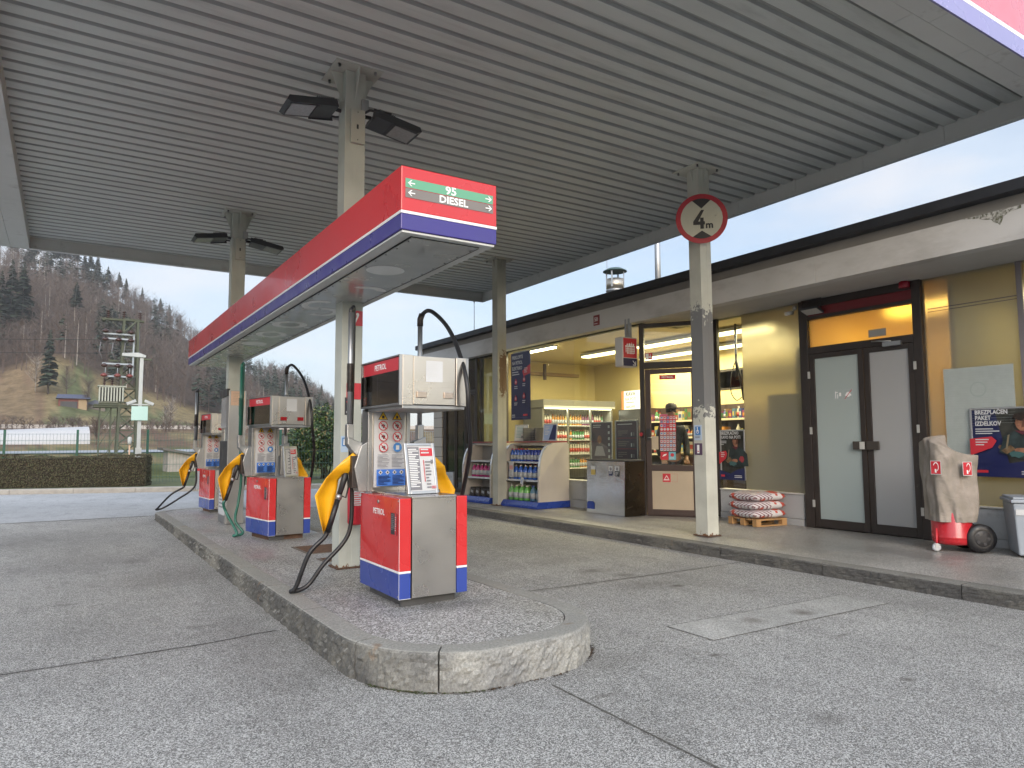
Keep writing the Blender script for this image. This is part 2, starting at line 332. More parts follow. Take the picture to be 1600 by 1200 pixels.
yellow = mat('yellow_cover', (.82, .42, .012), .38, var=.08, vscale=8, bump=.06, bscale=14)
green = mat('green_hose', (.02, .13, .095), .4, var=.1)
rust = mat('rusty_iron', (.11, .062, .04), .85, var=.35, vscale=18, bump=.4, bscale=80)
darkgrey = mat('dark_grey', (.07, .07, .07), .6, var=.1); grey = mat('grey_paint', (.3, .31, .32), .5, var=.08)
cream = mat('cream_paint', (.46, .46, .40), .55, var=.1, vscale=3, dirt=(.24, .22, .17), dscale=8, dlo=.6, dhi=.8)
offw = mat('off_white', (.52, .52, .5), .5, var=.05); paper = mat('paper', (.56, .57, .58), .6)
ink = mat('ink_grey', (.2, .2, .22), .6); inkd = mat('ink_black', (.03, .03, .035), .5); signred = mat('sign_red', (.55, .03, .045), .4)
signblue = mat('sign_blue', (.05, .2, .5), .4); navy = mat('poster_navy', (.016, .021, .085), .3); signyel = mat('sign_yellow', (.8, .5, .02), .4)
lgreen = mat('strip_green', (.13, .38, .24), .4); strgrey = mat('strip_grey', (.2, .18, .17), .4); glassm = glass_mat('clear_glass')
# ================================================================== ground
stains = [(4.76, 5.96, .22, .16, .5), (4.88, 5.6, .14, .1, .6), (4.7, 6.65, .5, .25, .25), (4.7, 5.1, .42, .24, .35), (4.93, 4.92, .12, .07, .8), (4.45, 3.66, .12, .12, .5), (4.98, 3.6, .12, .1, .75),
          (3.54, 3.22, .05, .03, .9), (2.5, 3.04, .1, .03, .6), (1.0, 8.0, .9, .6, .25), (.4, 6.0, .7, 1.2, .2), (1.15, 5.0, .4, 1.8, .32), (-.2, 3.4, .5, .3, .22), (5.3, 4.6, .3, .9, .2), (3.9, 7.6, .4, 1.3, .22), (.2, 10.5, .5, 2.5, .2), (-1.8, 8.0, .35, 3.0, .2), (3.2, 2.2, .12, .1, .35), (.6, 2.6, .07, .05, .6), (4.1, 2.3, .05, .04, .7), (2.35, .8, .07, 2.8, .38), (-.4, 5.25, 1.9, .07, .38), (4.8, 5.45, 1.7, .06, .3), (.9, 5.8, .12, .09, .5), (.7, 9.4, .26, .2, .4), (.1, 7.2, .1, .07, .55), (-.9, 6.3, .12, .1, .45), (-.4, 12, .5, 1.2, .25), (4.67, 3.05, .07, .03, .7), (2.9, 3.5, .5, .2, .22), (5.2, 8.5, .6, 1.2, .22)]
conc = aggregate('forecourt_concrete', (.10, .099, .094), (.268, .264, .25), (.62, .615, .595), 200, stains, dark=(.08, .072, .062), big=.45)
MB().slab([(-26, -26), (17, -26), (17, 15.2), (-26, 15.2)], -.3, 0, conc).build('forecourt')['kind'] = 'structure'
patch = aggregate('patch_concrete', (.22, .22, .205), (.37, .365, .345), (.55, .55, .53), 190, [(4.45, 3.66, .12, .12, .5), (4.98, 3.6, .12, .1, .75)], dark=(.1, .085, .07), big=.9)
MB().slab([(3.80, 3.45), (5.86, 3.42), (5.82, 3.82), (3.80, 3.88)], .0005, .004, patch).build('concrete_patch')['kind'] = 'structure'
asph = aggregate('old_asphalt', (.28, .29, .30), (.37, .38, .395), (.46, .47, .48), 90, big=.3, bump=.2, rough=.8)
MB().slab([(-40, 15.215), (17, 15.215), (17, 18.3), (6.6, 21.35), (2.7, 22.5), (-1.5, 24.0), (-40, 38)], -.3, -.006, asph).build('road')['kind'] = 'structure'
jm = mat('joint_filler', (.10, .095, .085), .9, var=.3, vscale=30); tarm = mat('joint_tar', (.06, .058, .055), .8, var=.3, vscale=12)
jb = MB()
def strip(mb, pts, w_, z, m, seed=0):
    r_ = random.Random(seed); q = bez([(x, y, 0) for x, y in pts], len(pts) * 18); L_, R_ = [], []
    for i, p in enumerate(q):
        d = (q[min(i + 1, len(q) - 1)] - q[max(i - 1, 0)]).normalized(); n = Vector((-d.y, d.x, 0)); a = w_ * r_.uniform(.55, 1.25) / 2
        L_.append((p.x + n.x * a, p.y + n.y * a, z)); R_.append((p.x - n.x * a, p.y - n.y * a, z))
    k = len(q); mb.add(L_ + R_, [(i, k + i, k + i + 1, i + 1) for i in range(k - 1)], m)
strip(jb, [(2.36, 3.33), (2.352, 2.6), (2.345, 1.2), (2.34, -4)], .014, .003, jm, 1)
strip(jb, [(-9, 5.22), (-.26, 5.24), (1.36, 5.36)], .014, .003, tarm, 2)
strip(jb, [(3.2, 5.5), (4.4, 5.45), (5.6, 5.43), (6.45, 5.45)], .012, .003, tarm, 3)
strip(jb, [(-20, 15.1), (0, 15.1), (6.3, 15.1)], .07, .003, jm, 4)
strip(jb, [(3.79, 3.44), (3.79, 3.89)], .008, .005, tarm, 5); strip(jb, [(3.79, 3.44), (4.8, 3.43), (5.87, 3.41)], .008, .005, tarm, 6); strip(jb, [(3.79, 3.89), (4.8, 3.86), (5.83, 3.83)], .006, .005, tarm, 7)
jb.build('pavement_joints')['kind'] = 'structure'

# kerb stones: each stone a rough block, laid along a line with joints
def kerb_stones(mb, line, zt, zb, width, side, m, stone=1.0, rough=.012, seed=1, joints=(), step=.035):
    """line: list of (x,y) of the outer edge; side=+1 puts the body to the left of travel; zt(y) top height"""
    pts = [Vector((x, y, 0)) for x, y in line]; acc = [0]
    for a, b in zip(pts, pts[1:]): acc.append(acc[-1] + (b - a).length)
    def at(s_):
        for i in range(len(pts) - 1):
            if s_ <= acc[i + 1] or i == len(pts) - 2:
                t = (s_ - acc[i]) / (acc[i + 1] - acc[i]); p = pts[i].lerp(pts[i + 1], t); d = (pts[i + 1] - pts[i]).normalized(); return p, d
    def frame(s_):
        p, _ = at(s_); a, _ = at(max(0, s_ - .03)); b, _ = at(min(acc[-1], s_ + .03)); d = (b - a).normalized(); return p, Vector((-d.y, d.x, 0)) * side
    js = []
    for (jx, jy) in joints:
        best = min(range(400), key=lambda i: (at(acc[-1] * i / 400)[0] - Vector((jx, jy, 0))).length); js.append(acc[-1] * best / 400)
    cuts = [0.0]
    for e_ in sorted(js) + [acc[-1]]:
        k_ = max(1, round((e_ - cuts[-1]) / stone)) if (e_ - cuts[-1]) > 1.6 * stone else 1; b0 = cuts[-1]; cuts += [b0 + (e_ - b0) * (i + 1) / k_ for i in range(k_)]
    for k in range(len(cuts) - 1):
        L_ = cuts[k + 1] - cuts[k]; s0, s1 = cuts[k] + .005, cuts[k + 1] - .005; nu = max(6, int(L_ / step)); prof = []
        for i in range(nu + 1):
            p, nn = frame(s0 + (s1 - s0) * i / nu); row = []
            for (u, v) in ((0, 0), (.0, .3), (0, .38), (0, .46), (0, .54), (0, .62), (0, .7), (0, .78), (0, .86), (.015, .94), (.05, .985), (.12, 1), (.5, 1), (1, 1), (1, .2)):
                z = zb + (zt(p.y) - zb) * v; q = p + nn * (u * width); e = rough if v < .9 else rough * .25
                h = mnoise.noise(Vector((q.x * 16, q.y * 16, z * 22 + seed))) + .9 * mnoise.noise(Vector((q.x * 38, q.y * 38, z * 55)))
                endf = 1 if 0 < i < nu else 0
                row.append((q.x - nn.x * h * e * (1 if u < .3 else 0), q.y - nn.y * h * e * (1 if u < .3 else 0), z + (h * e * .3 if v > .9 and u < 1 else 0)))
            prof.append(row)
        c = len(prof[0]); vs = [v for r_ in prof for v in r_]
        fs = [(i * c + j, (i + 1) * c + j, (i + 1) * c + j + 1, i * c + j + 1) for i in range(nu) for j in range(c - 1)]
        if side < 0: fs = [tuple(reversed(f)) for f in fs]
        mb.add(vs, fs + [tuple(range(c)), tuple(nu * c + j for j in reversed(range(c)))], m, False)
def stone_mat(name, top, face, light, soot=None):
    m, t, b = tree_of(name); n = t.nodes.new; l = t.links.new
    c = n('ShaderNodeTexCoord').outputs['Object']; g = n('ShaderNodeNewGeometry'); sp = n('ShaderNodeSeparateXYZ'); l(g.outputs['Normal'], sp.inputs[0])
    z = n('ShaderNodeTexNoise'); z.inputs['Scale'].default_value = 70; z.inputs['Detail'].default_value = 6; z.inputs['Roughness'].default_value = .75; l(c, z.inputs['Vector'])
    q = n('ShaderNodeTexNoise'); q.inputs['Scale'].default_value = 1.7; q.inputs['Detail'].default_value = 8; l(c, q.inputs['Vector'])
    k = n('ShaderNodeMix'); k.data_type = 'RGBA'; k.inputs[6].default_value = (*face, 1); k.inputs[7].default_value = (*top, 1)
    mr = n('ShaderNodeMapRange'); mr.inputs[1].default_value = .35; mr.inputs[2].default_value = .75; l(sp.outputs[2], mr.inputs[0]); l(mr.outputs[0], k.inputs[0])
    k2 = n('ShaderNodeMix'); k2.data_type = 'RGBA'; l(k.outputs[2], k2.inputs[6]); k2.inputs[7].default_value = (*light, 1)
    m2 = n('ShaderNodeMapRange'); m2.inputs[1].default_value = .45; m2.inputs[2].default_value = .62; l(q.outputs[0], m2.inputs[0]); l(m2.outputs[0], k2.inputs[0])
    m3 = n('ShaderNodeMapRange'); m3.inputs[1].default_value = .3; m3.inputs[2].default_value = .7; m3.inputs[3].default_value = .55; m3.inputs[4].default_value = 1.4; l(z.outputs[0], m3.inputs[0])
    s_ = n('ShaderNodeVectorMath'); s_.operation = 'SCALE'; l(k2.outputs[2], s_.inputs[0]); l(m3.outputs[0], s_.inputs['Scale'])
    if soot:      # tyre soot and damp on the long left side of the island
        px_ = n('ShaderNodeSeparateXYZ'); l(c, px_.inputs[0]); q2 = n('ShaderNodeMath'); q2.operation = 'MULTIPLY_ADD'; l(q.outputs[0], q2.inputs[0]); q2.inputs[1].default_value = .9; l(px_.outputs[0], q2.inputs[2])
        so_ = n('ShaderNodeMapRange'); so_.inputs[1].default_value = 1.92; so_.inputs[2].default_value = 2.45; so_.inputs[3].default_value = soot; so_.inputs[4].default_value = 1.12; l(q2.outputs[0], so_.inputs[0])
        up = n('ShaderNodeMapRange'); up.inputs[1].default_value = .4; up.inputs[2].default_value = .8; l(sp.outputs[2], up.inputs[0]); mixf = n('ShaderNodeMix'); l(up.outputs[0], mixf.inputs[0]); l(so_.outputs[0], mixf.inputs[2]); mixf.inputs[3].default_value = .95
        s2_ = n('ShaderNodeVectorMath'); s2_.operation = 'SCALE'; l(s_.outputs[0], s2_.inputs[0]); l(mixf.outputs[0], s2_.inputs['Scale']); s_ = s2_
    # iron stains and lichen
    rn = n('ShaderNodeTexNoise'); rn.inputs['Scale'].default_value = 5; rn.inputs['Detail'].default_value = 8; l(c, rn.inputs['Vector'])
    rr_ = n('ShaderNodeMapRange'); rr_.inputs[1].default_value = .68; rr_.inputs[2].default_value = .74; rr_.inputs[4].default_value = .6; l(rn.outputs[0], rr_.inputs[0])
    k3 = n('ShaderNodeMix'); k3.data_type = 'RGBA'; l(s_.outputs[0], k3.inputs[6]); k3.inputs[7].default_value = (.2, .12, .06, 1); l(rr_.outputs[0], k3.inputs[0])
    l(k3.outputs[2], b.inputs['Base Color']); b.inputs['Roughness'].default_value = .88
    bp = n('ShaderNodeBump'); bp.inputs['Strength'].default_value = .7; bp.inputs['Distance'].default_value = .006; l(z.outputs[0], bp.inputs['Height']); l(bp.outputs[0], b.inputs['Normal'])
    return m
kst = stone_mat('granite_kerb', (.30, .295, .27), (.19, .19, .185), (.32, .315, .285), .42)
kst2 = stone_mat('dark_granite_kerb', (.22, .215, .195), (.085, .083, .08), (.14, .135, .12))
# pump island
def zt(y): return .215 - .0085 * (y - 3.5)
def outline(cx, hw, y0, y1, rx, ry, inset=0, n=14):
    """closed outline, counter-clockwise from the far left corner down the left side"""
    hw -= inset; y0 += inset; y1 -= inset; rx -= inset * .8; ry -= inset * .8; o = []
    def arc(cx_, cy_, a0, a1):
        for i in range(n + 1):
            a = R(a0 + (a1 - a0) * i / n); o.append((cx_ + rx * math.cos(a), cy_ + ry * math.sin(a)))
    arc(cx - hw + rx, y1 - ry, 90, 180); arc(cx - hw + rx, y0 + ry, 180, 270); arc(cx + hw - rx, y0 + ry, 270, 360); arc(cx + hw - rx, y1 - ry, 0, 90)
    return o
IO = outline(2.27, .83, 3.45, 15.0, .66, .78)
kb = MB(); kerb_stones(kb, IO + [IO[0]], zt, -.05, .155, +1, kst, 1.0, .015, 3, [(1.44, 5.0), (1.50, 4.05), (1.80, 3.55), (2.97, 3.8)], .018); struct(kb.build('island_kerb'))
II = outline(2.27, .83, 3.45, 15.0, .66, .78, .15)
isl = aggregate('island_concrete', (.11, .107, .10), (.25, .243, .23), (.68, .675, .66), 130, [(2.35, 4.6, .5, .2, .5), (2.0, 5.3, .45, .6, .3), (1.75, 5.9, .3, .5, .2), (2.2, 9.0, .5, .9, .12), (2.0, 7.4, .5, .5, .15)], dark=(.06, .058, .054), big=.6, rough=.7, wet=.34, bump=.3)
m_ = MB(); n_ = len(II)
ys = sorted(set([round(3.6 + .5 * i, 2) for i in range(23)]))
m_.add([(x, y, zt(y) - .004) for x, y in II] + [(x, y, -.05) for x, y in II], [tuple(range(n_))] + [(i, n_ + i, n_ + (i + 1) % n_, (i + 1) % n_) for i in range(n_)], isl)
struct(m_.build('pump_island'))
# leaf litter and moss against the island kerb
lit = MB(); lm_ = [mat('litter_brown', (.09, .055, .03), .9), mat('moss_green', (.05, .07, .02), .9), mat('litter_dark', (.045, .035, .028), .9)]
seg = [p for p in IO if p[1] < 4.6]
for i in range(1500):
    a, b = rnd.choice(list(zip(seg, seg[1:]))); t = rnd.random(); x = a[0] + (b[0] - a[0]) * t; y = a[1] + (b[1] - a[1]) * t
    if not (math.sin(x * 9) + math.sin(x * 4.1 + y * 7) > rnd.uniform(-1.4, 1.2)) or x < 1.5: continue
    dx, dy = x - 2.27, y - 4.3; L_ = math.hypot(dx, dy); e = .006 + abs(rnd.gauss(0, .011)); x += dx / L_ * e; y += dy / L_ * e; s_ = rnd.uniform(.003, .009); an = rnd.random() * 6.28
    mm = lm_[1] if x < 2.0 and rnd.random() < .6 else rnd.choice(lm_[::2])
    lit.add([(x + s_ * math.cos(an + k * 2.1), y + s_ * math.sin(an + k * 2.1), .003 + s_ * rnd.random() * .8) for k in range(3)], [(0, 1, 2)], mm)
tag(lit.build('leaf_litter'), 'brown leaf litter and moss along the rounded end of the island kerb', 'litter', kind='stuff')
# shop pavement
pav = aggregate('pavement_concrete', (.15, .146, .135), (.30, .29, .27), (.54, .525, .50), 170, [(8.3, 9.3, .5, .35, .4), (7.3, 9.5, .5, .9, .15), (7.5, 4.5, .8, .5, .15)], dark=(.07, .065, .06), big=.7, rough=.62, wet=.3, bump=.2)
struct(MB().slab([(6.68, -8), (16, -8), (16, 17.6), (6.68, 17.6)], -.05, .126, pav).build('pavement'))
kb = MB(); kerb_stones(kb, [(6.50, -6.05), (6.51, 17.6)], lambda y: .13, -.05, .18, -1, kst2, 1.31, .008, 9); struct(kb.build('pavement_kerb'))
# far kerb and verge
kb = MB(); kerb_stones(kb, [(-40, 38.2), (-1.5, 24.1), (2.7, 22.6), (6.6, 21.45), (17, 18.4)], lambda y: .13, -.1, .28, +1, mat('pale_kerb', (.33, .31, .28), .85, var=.15, vscale=6), 1.6, .004, 5); struct(kb.build('far_kerb'))

# ================================================================== terrain, one sheet to the horizon (polar grid about the forecourt)
RID = [(-180, .03), (-60, .10), (-9.77, .2005), (-3.53, .2075), (.02, .2045), (3.07, .1787), (5.08, .159), (6.74, .1471), (8.01, .1276), (9.75, .108), (11.54, .0921), (12.45, .09), (14.3, .0874), (15.71, .0766), (17.15, .0621), (18.36, .0447), (20.08, .0246), (22.07, .0112), (24.08, .004), (32.3, .003), (71.38, .03), (180, .03)]
MEA = [(-180, .01), (-60, .05), (-9.77, .0647), (-3.53, .0885), (-2.15, .1011), (-.9, .1079), (.39, .1023), (1.14, .0929), (2.29, .0805), (5.08, .0598), (6.32, .0506), (8.01, .0379), (10.2, .0283), (14.77, .0184), (18.12, .0114), (22.07, .003), (32.3, .0), (71.38, .01), (180, .01)]
def lerp(tab, x): return float(np.interp(x, [a for a, _ in tab], [b for _, b in tab]))
def relev(az, r):
    k = max(0.0, min(1.0, (35 - abs(az - 5)) / 10)) if abs(az - 5) < 35 else 0.0
    near = -.06 + .18 * max(0, min(1, (r - 22.5) / 1.5)) * k
    tab = [(0, -.06), (28.0, -.06), (31, near - .02), (45, -.05), (70, -.12), (100, .33), (130, .33 + 1.5 * k), (158, .5 + 3.9 * k), (168, .5 + 4.05 * k), (178, .9 + 4.2 * k)]
    if r <= 178: z = float(np.interp(r, [a for a, _ in tab], [b for _, b in tab]))
    else:
        z0 = .9 + 4.2 * k; z1 = 1.35 + 235 * lerp(MEA, az); z2 = 1.35 + 410 * lerp(RID, az)
        if r < 235: t = (r - 178) / 57; z = z0 + (z1 - z0) * t ** 1.7
        elif r < 410: z = z1 + (z2 - z1) * (r - 235) / 175
        else: z = max(min(z2, 1.0), z2 - (r - 410) * .06)
    if r > 178: z += (mnoise.noise(Vector((math.sin(R(az)) * r * .02, math.cos(R(az)) * r * .02, 0))) * 3.5) * min(1, (r - 178) / 60) * min(1, abs(lerp(RID, az)) / .05) * (1 if r < 400 else .3)
    return z
azs = [-180 + 6 * i for i in range(25)] + [-30 + 1.0 * i for i in range(15)] + [-15 + .4 * i for i in range(125)] + [35 + 5 * i for i in range(30)]
rs = [0, 12, 20, 22.4, 23.2, 24, 27, 30, 37, 45, 57, 70, 84, 94, 100, 107, 118, 130, 145, 158, 163, 168, 178] + [186 + 8 * i for i in range(28)] + [410, 430, 480, 600, 900]
vs, cols, fs = [], [], []
def zone(az, r):
    g = mnoise.noise(Vector((az * .6, r * .03, 3))) ; h = mnoise.noise(Vector((az * 1.7, r * .09, 7)))
    grass, straw, brn, floor_ = (.09, .105, .042), (.19, .15, .08), (.14, .095, .062), (.085, .062, .048)
    if r < 50: c = grass
    elif r < 96: c = straw if g + .5 * h > -.05 else grass
    elif r < 112: c = grass if h > -.1 else straw
    elif r < 160: c = (.13, .085, .06) if g + h * .6 > -.1 else straw
    elif r < 180: c = straw if h > .0 else brn
    elif r < 240: c = ((.17, .125, .075) if h + g > -.25 else brn) if az < -1.3 else ((.105, .115, .055) if g * .9 + h * .5 - (r - 205) * .012 > -.12 else straw)
    else: c = floor_
    return c
for r in rs:
    for a in azs:
        vs.append((math.sin(R(a)) * r, math.cos(R(a)) * r, relev(a, r))); cols.append(zone(a, r))
k = len(azs)
for i in range(len(rs) - 1):
    for j in range(k):
        j2 = (j + 1) % k; fs.append((i * k + j, i * k + j2, (i + 1) * k + j2, (i + 1) * k + j))
fs = [tuple(reversed(f)) for f in fs[k:]] + [tuple(reversed(f)) for f in fs[:k]]
me = bpy.data.meshes.new('terrain'); me.from_pydata(vs, [], fs); ca = me.color_attributes.new('ground', 'FLOAT_COLOR', 'POINT')
ca.data.foreach_set('color', [x for c in cols for x in (*c, 1)])
m, t, b = tree_of('terrain_ground'); a = t.nodes.new('ShaderNodeVertexColor'); a.layer_name = 'ground'
c = t.nodes.new('ShaderNodeTexCoord'); nz = t.nodes.new('ShaderNodeTexNoise'); nz.inputs['Scale'].default_value = .35; nz.inputs['Detail'].default_value = 12; nz.inputs['Roughness'].default_value = .75; t.links.new(c.outputs['Object'], nz.inputs['Vector'])
mr = t.nodes.new('ShaderNodeMapRange'); mr.inputs[1].default_value = .3; mr.inputs[2].default_value = .7; mr.inputs[3].default_value = .5; mr.inputs[4].default_value = 1.55; t.links.new(nz.outputs[0], mr.inputs[0])
sv = t.nodes.new('ShaderNodeVectorMath'); sv.operation = 'SCALE'; t.links.new(a.outputs[0], sv.inputs[0]); t.links.new(mr.outputs[0], sv.inputs['Scale']); t.links.new(sv.outputs[0], b.inputs['Base Color']); b.inputs['Roughness'].default_value = 1; b.inputs['Specular IOR Level'].default_value = .1
me.materials.append(m); me.polygons.foreach_set('use_smooth', [True] * len(me.polygons)); ter = bpy.data.objects.new('terrain', me); COL.objects.link(ter); struct(ter)
def ribbon(name, a0, a1, r0, r1, dz, m, n=60):
    v = []; 
    for i in range(n + 1):
        a = a0 + (a1 - a0) * i / n
        for r in (r0(a), r1(a)): v.append((math.sin(R(a)) * r, math.cos(R(a)) * r, relev(a, r) + dz))
    return struct(MB().add(v, [(2 * i, 2 * i + 1, 2 * i + 3, 2 * i + 2) for i in range(n)], m).build(name))
pale = mat('pale_asphalt', (.3, .32, .35), .7, var=.1); wallm = mat('pale_concrete_wall', (.42, .39, .36), .9, var=.15)
vm_ = mat('verge_soil', (.085, .10, .04), .95, var=.35, vscale=5)
struct(MB().slab([(-40, 38.5), (-1.5, 24.3), (2.7, 22.8), (6.6, 21.6), (17, 18.6), (19, 24), (8, 27.5), (-1.5, 30.4), (-40, 45)], -.1, .105, vm_).build('grass_verge'))
ribbon('country_road', -12, 26, lambda a: 97 + .1 * a, lambda a: 104 + .1 * a, .12, pale)
v = []
for i in range(61):
    a = -12 + 38 * i / 60; 
    for dr in (161, 161.5): 
        for dz in (0, .75): v.append((math.sin(R(a)) * dr, math.cos(R(a)) * dr, relev(a, dr) + dz))
fsw = []
for i in range(60):
    o_ = 4 * i; fsw += [(o_, o_ + 4, o_ + 5, o_ + 1), (o_ + 1, o_ + 5, o_ + 7, o_ + 3), (o_ + 3, o_ + 7, o_ + 6, o_ + 2)]
tag(MB().add(v, fsw, wallm).build('retaining_wall'), 'long low pale concrete wall along the foot of the hill', 'wall')
# ================================================================== canopy
def sheetmetal(name, col, rough=.42):
    return mat(name, col, rough, var=.07, vscale=1.6, dirt=tuple(c * .62 for c in col), dscale=2.3, dlo=.52, dhi=.85, stretch=(.35, 2.2, 1), bump=.03, bscale=30)
deck = sheetmetal('grey_ribbed_sheet', (.56, .59, .57)); groove = mat('groove_shade', (.15, .155, .15), .6, var=.15); groove2 = mat('groove_top', (.34, .355, .345), .5, var=.1); trim = mat('canopy_trim', (.58, .59, .575), .45, var=.08, vscale=1.5, dirt=(.28, .27, .25), dscale=3, dlo=.6, dhi=.8)  # groove slopes and tops coloured darker to stand for shade in the recesses
glare_b = mat('blue_film_glare', (.24, .23, .46), .25, var=.05); glare_r = mat('red_film_glare', (.56, .15, .20), .25, var=.06);  # film colours paled to carry the sky glare on the front face
can = thing('canopy', 'large flat canopy with grey ribbed metal underside over the fuel pumps', 'canopy', (4.0, 9.0, 5.03))
def cw(mb): return mb.xf(Matrix.Translation((-4.0, -9.0, -5.03)))
mb = MB(); prof = []; y = 3.06; jag = random.Random(3)
while y < 14.95:
    prof += [(y, 5.03), (y + .132, 5.03), (y + .138, 5.034), (y + .152, 5.062), (y + .190, 5.062), (y + .205, 5.034)]; y += .2195
prof = [(min(a, 14.95), b) for a, b in prof]
XS = [-.65 + (8.6 + .65) * i / 6 for i in range(7)]
n = len(prof); vs = [(x, a, b + .004 * math.sin(a * 1.3 + x)) for x in XS for a, b in prof]
mb.add(vs, [(i * n + j, i * n + j + 1, (i + 1) * n + j + 1, (i + 1) * n + j) for i in range(len(XS) - 1) for j in range(n - 1)], deck)
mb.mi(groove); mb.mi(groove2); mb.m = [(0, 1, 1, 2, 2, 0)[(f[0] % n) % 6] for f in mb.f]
cw(mb).build('ribbed_deck', can)
cw(MB().box(-1.12, 2.75, 5.10, 8.62, 15.0, 5.55, darkgrey)).build('roof_slab', can)
mb = MB()                                            # near fascia box: underside in panels, front face in film
xs = [-1.15 + .98 * i for i in range(11)]
for a, b in zip(xs, xs[1:]):
    b = min(b, 8.66)
    mb.box(a + .002, 2.89, 4.822, b - .002, 3.06, 5.09, trim); mb.box(a + .242, 2.725, 4.82, min(b + .24, 8.66) - .002, 2.888, 5.09, trim)
cw(mb).build('near_soffit_trim', can, bevel=.004)
mb = MB(); mb.box(-1.15, 2.705, 4.815, 8.68, 2.722, 4.985, glare_b); mb.box(-1.15, 2.704, 4.985, 8.68, 2.722, 5.025, white); mb.box(-1.15, 2.705, 5.025, 8.68, 2.722, 5.65, glare_r)
cw(mb).build('front_fascia', can)
mb = MB()
for i in range(12):
    a, b = 3.07 + i * 1.0, min(3.07 + (i + 1) * 1.0, 15.02)
    mb.box(-1.15, a + .002, 4.825, -.93, b - .001, 5.5, trim); mb.box(-.928, a + .002, 4.828, -.65, b - .001, 5.09, trim)
    mb.box(8.602, a + .002, 4.82, 8.66, b - .001, 5.5, trim)
mb.box(-.65, 14.955, 4.82, 8.6, 15.02, 5.5, trim); mb.box(-.65, 14.93, 4.82, 8.6, 14.953, 4.84, trim); mb.box(8.575, 3.07, 4.82, 8.6, 14.93, 4.84, trim)
cw(mb).build('edge_fascia', can, bevel=.004)

cpaint = weathered('old_cream_paint', (.50, .52, .47), [], (.2, .2, .2), .04)
cshop = weathered('peeling_cream_paint', (.55, .56, .50), [(None, -.085, None, None, 1.62, 2.95), (-.11, -.07, -.13, -.085, 1.75, 2.9)], (.17, .175, .18), .05)
cfar = weathered('rusting_cream_paint', (.40, .40, .35), [(-.055, .2, -.2, -.085, 2.2, 3.0)], (.15, .09, .05), .04)
def column(label, x, y, zb, m, g=.10, h2=None, group='steel columns holding the canopy'):
    c = thing('canopy_column', label, 'column', (x, y, zb), 0, group); H = 5.03 - zb
    mb = MB(); mb.box(-.1, -.1, 0, .1, .1, H - .013, m)
    mb.box(-.102, -.1035, .02, -.02, -.1, H - .02, m); mb.box(.02, -.1035, .02, .102, -.1, H - .02, m)
    mb.build('shaft', c, bevel=.006)
    mb = MB(); mb.box(-.24, -.24, H - .012, .24, .24, H, m)
    for a in range(4):
        M = Matrix.Rotation(R(90 * a), 4, 'Z'); q = [(.1, H - .5 * g / .1 * .6), (.1, H - .012), (.22 * g / .1, H - .012)]
        mb.prism(q, (-.006, .006), m, M)
        for s in (-.19, .19): mb.lathe([(.014, -.03), (.014, 0)], stz, (M @ Vector((s, s * .9, 0))).to_tuple()[:2] + (H - .012,), 6)
    mb.build('cap_plate', c); 
    MB().box(-.125, -.125, .001, .125, .125, .014, rust).build('base_plate', c)
    return c
c1 = column('tall cream column rising behind the nearest fuel pump', 2.30, 6.60, .188, cpaint)
c2 = column('cream column rising from the steel payment kiosk between the farther pumps', 2.23, 11.72, .148, cpaint)
c3 = column('peeling cream column on the pavement carrying the round height sign', 7.15, 6.55, .13, cshop, .07)
c4 = column('cream column with brown rust patch in front of the bottle racks', 7.28, 11.98, .13, cfar, .07)
glassd = mat('lamp_lens', (.32, .34, .33), .15, var=.1, vscale=40)
lampk = mat('lamp_housing', (.035, .038, .045), .4, var=.1)
def floodlight(label, x, y, z, rz, tilt):
    t = thing('floodlight', label, 'floodlight', (x, y, z), rz, 'floodlights high on the island columns'); M = Matrix.Rotation(tilt, 4, 'Y')
    mb = MB(); mb.prism([(0.05, 0), (.5, 0), (.545, .03), (.52, .07), (.06, .07)], (-.16, .16), lampk, M)
    for i in range(9): mb.box(.08 + i * .02, -.14, .07, .086 + i * .02, .14, .095, lampk, M)
    mb.box(.012, -.17, -.012, .26, -.1605, .06, lampk, M); mb.box(.24, -.135, -.006, .26, .135, -.0005, lampk, M); mb.box(.505, -.135, -.006, .52, .135, -.0005, lampk, M); mb.build('housing', t)
    mb = MB(); mb.box(.27, -.125, -.004, .50, .125, -.0005, glassd, M)
    mb.build('lens', t)
    mb = MB(); mb.tube([(-.12, 0, .02), (.05, 0, .035)], .02, lampk, 8); mb.tube([(-.1, -.02, .0), (-.02, -.16, .03), (.2, -.175, .04)], .013, lampk, 6); mb.build('bracket', t)
    return t
for cx, cy, z, who in ((2.30, 6.60, 4.62, 'nearer'), (2.23, 11.72, 4.6, 'farther')):
    floodlight('dark floodlight pointing left near the top of the %s island column' % who, cx - .12, cy + .04, z, R(180), R(9))
    floodlight('dark floodlight pointing right near the top of the %s island column' % who, cx + .14, cy - .02, z - .03, 0, R(9))
    t = thing('junction_box', 'small junction box with cover plate high on the %s island column' % who, 'junction box', (cx, cy - .104, z - .2), 0, 'junction plates on island columns')
    mb = MB(); mb.box(-.055, -.04, -.14, .085, 0, .2, cream); mb.box(.0, -.0425, .0, .02, -.0405, .045, inkd)
    for z_ in (-.11, .17): mb.lathe([(.006, -.043), (.006, -.0405)], inkd, (.012, 0, z_), 8, ax='y')
    mb.build('cover_plate', t, bevel=.003); MB().box(.06, -.02, .21, .13, .05, .33, stz).build('sensor', t, bevel=.006)

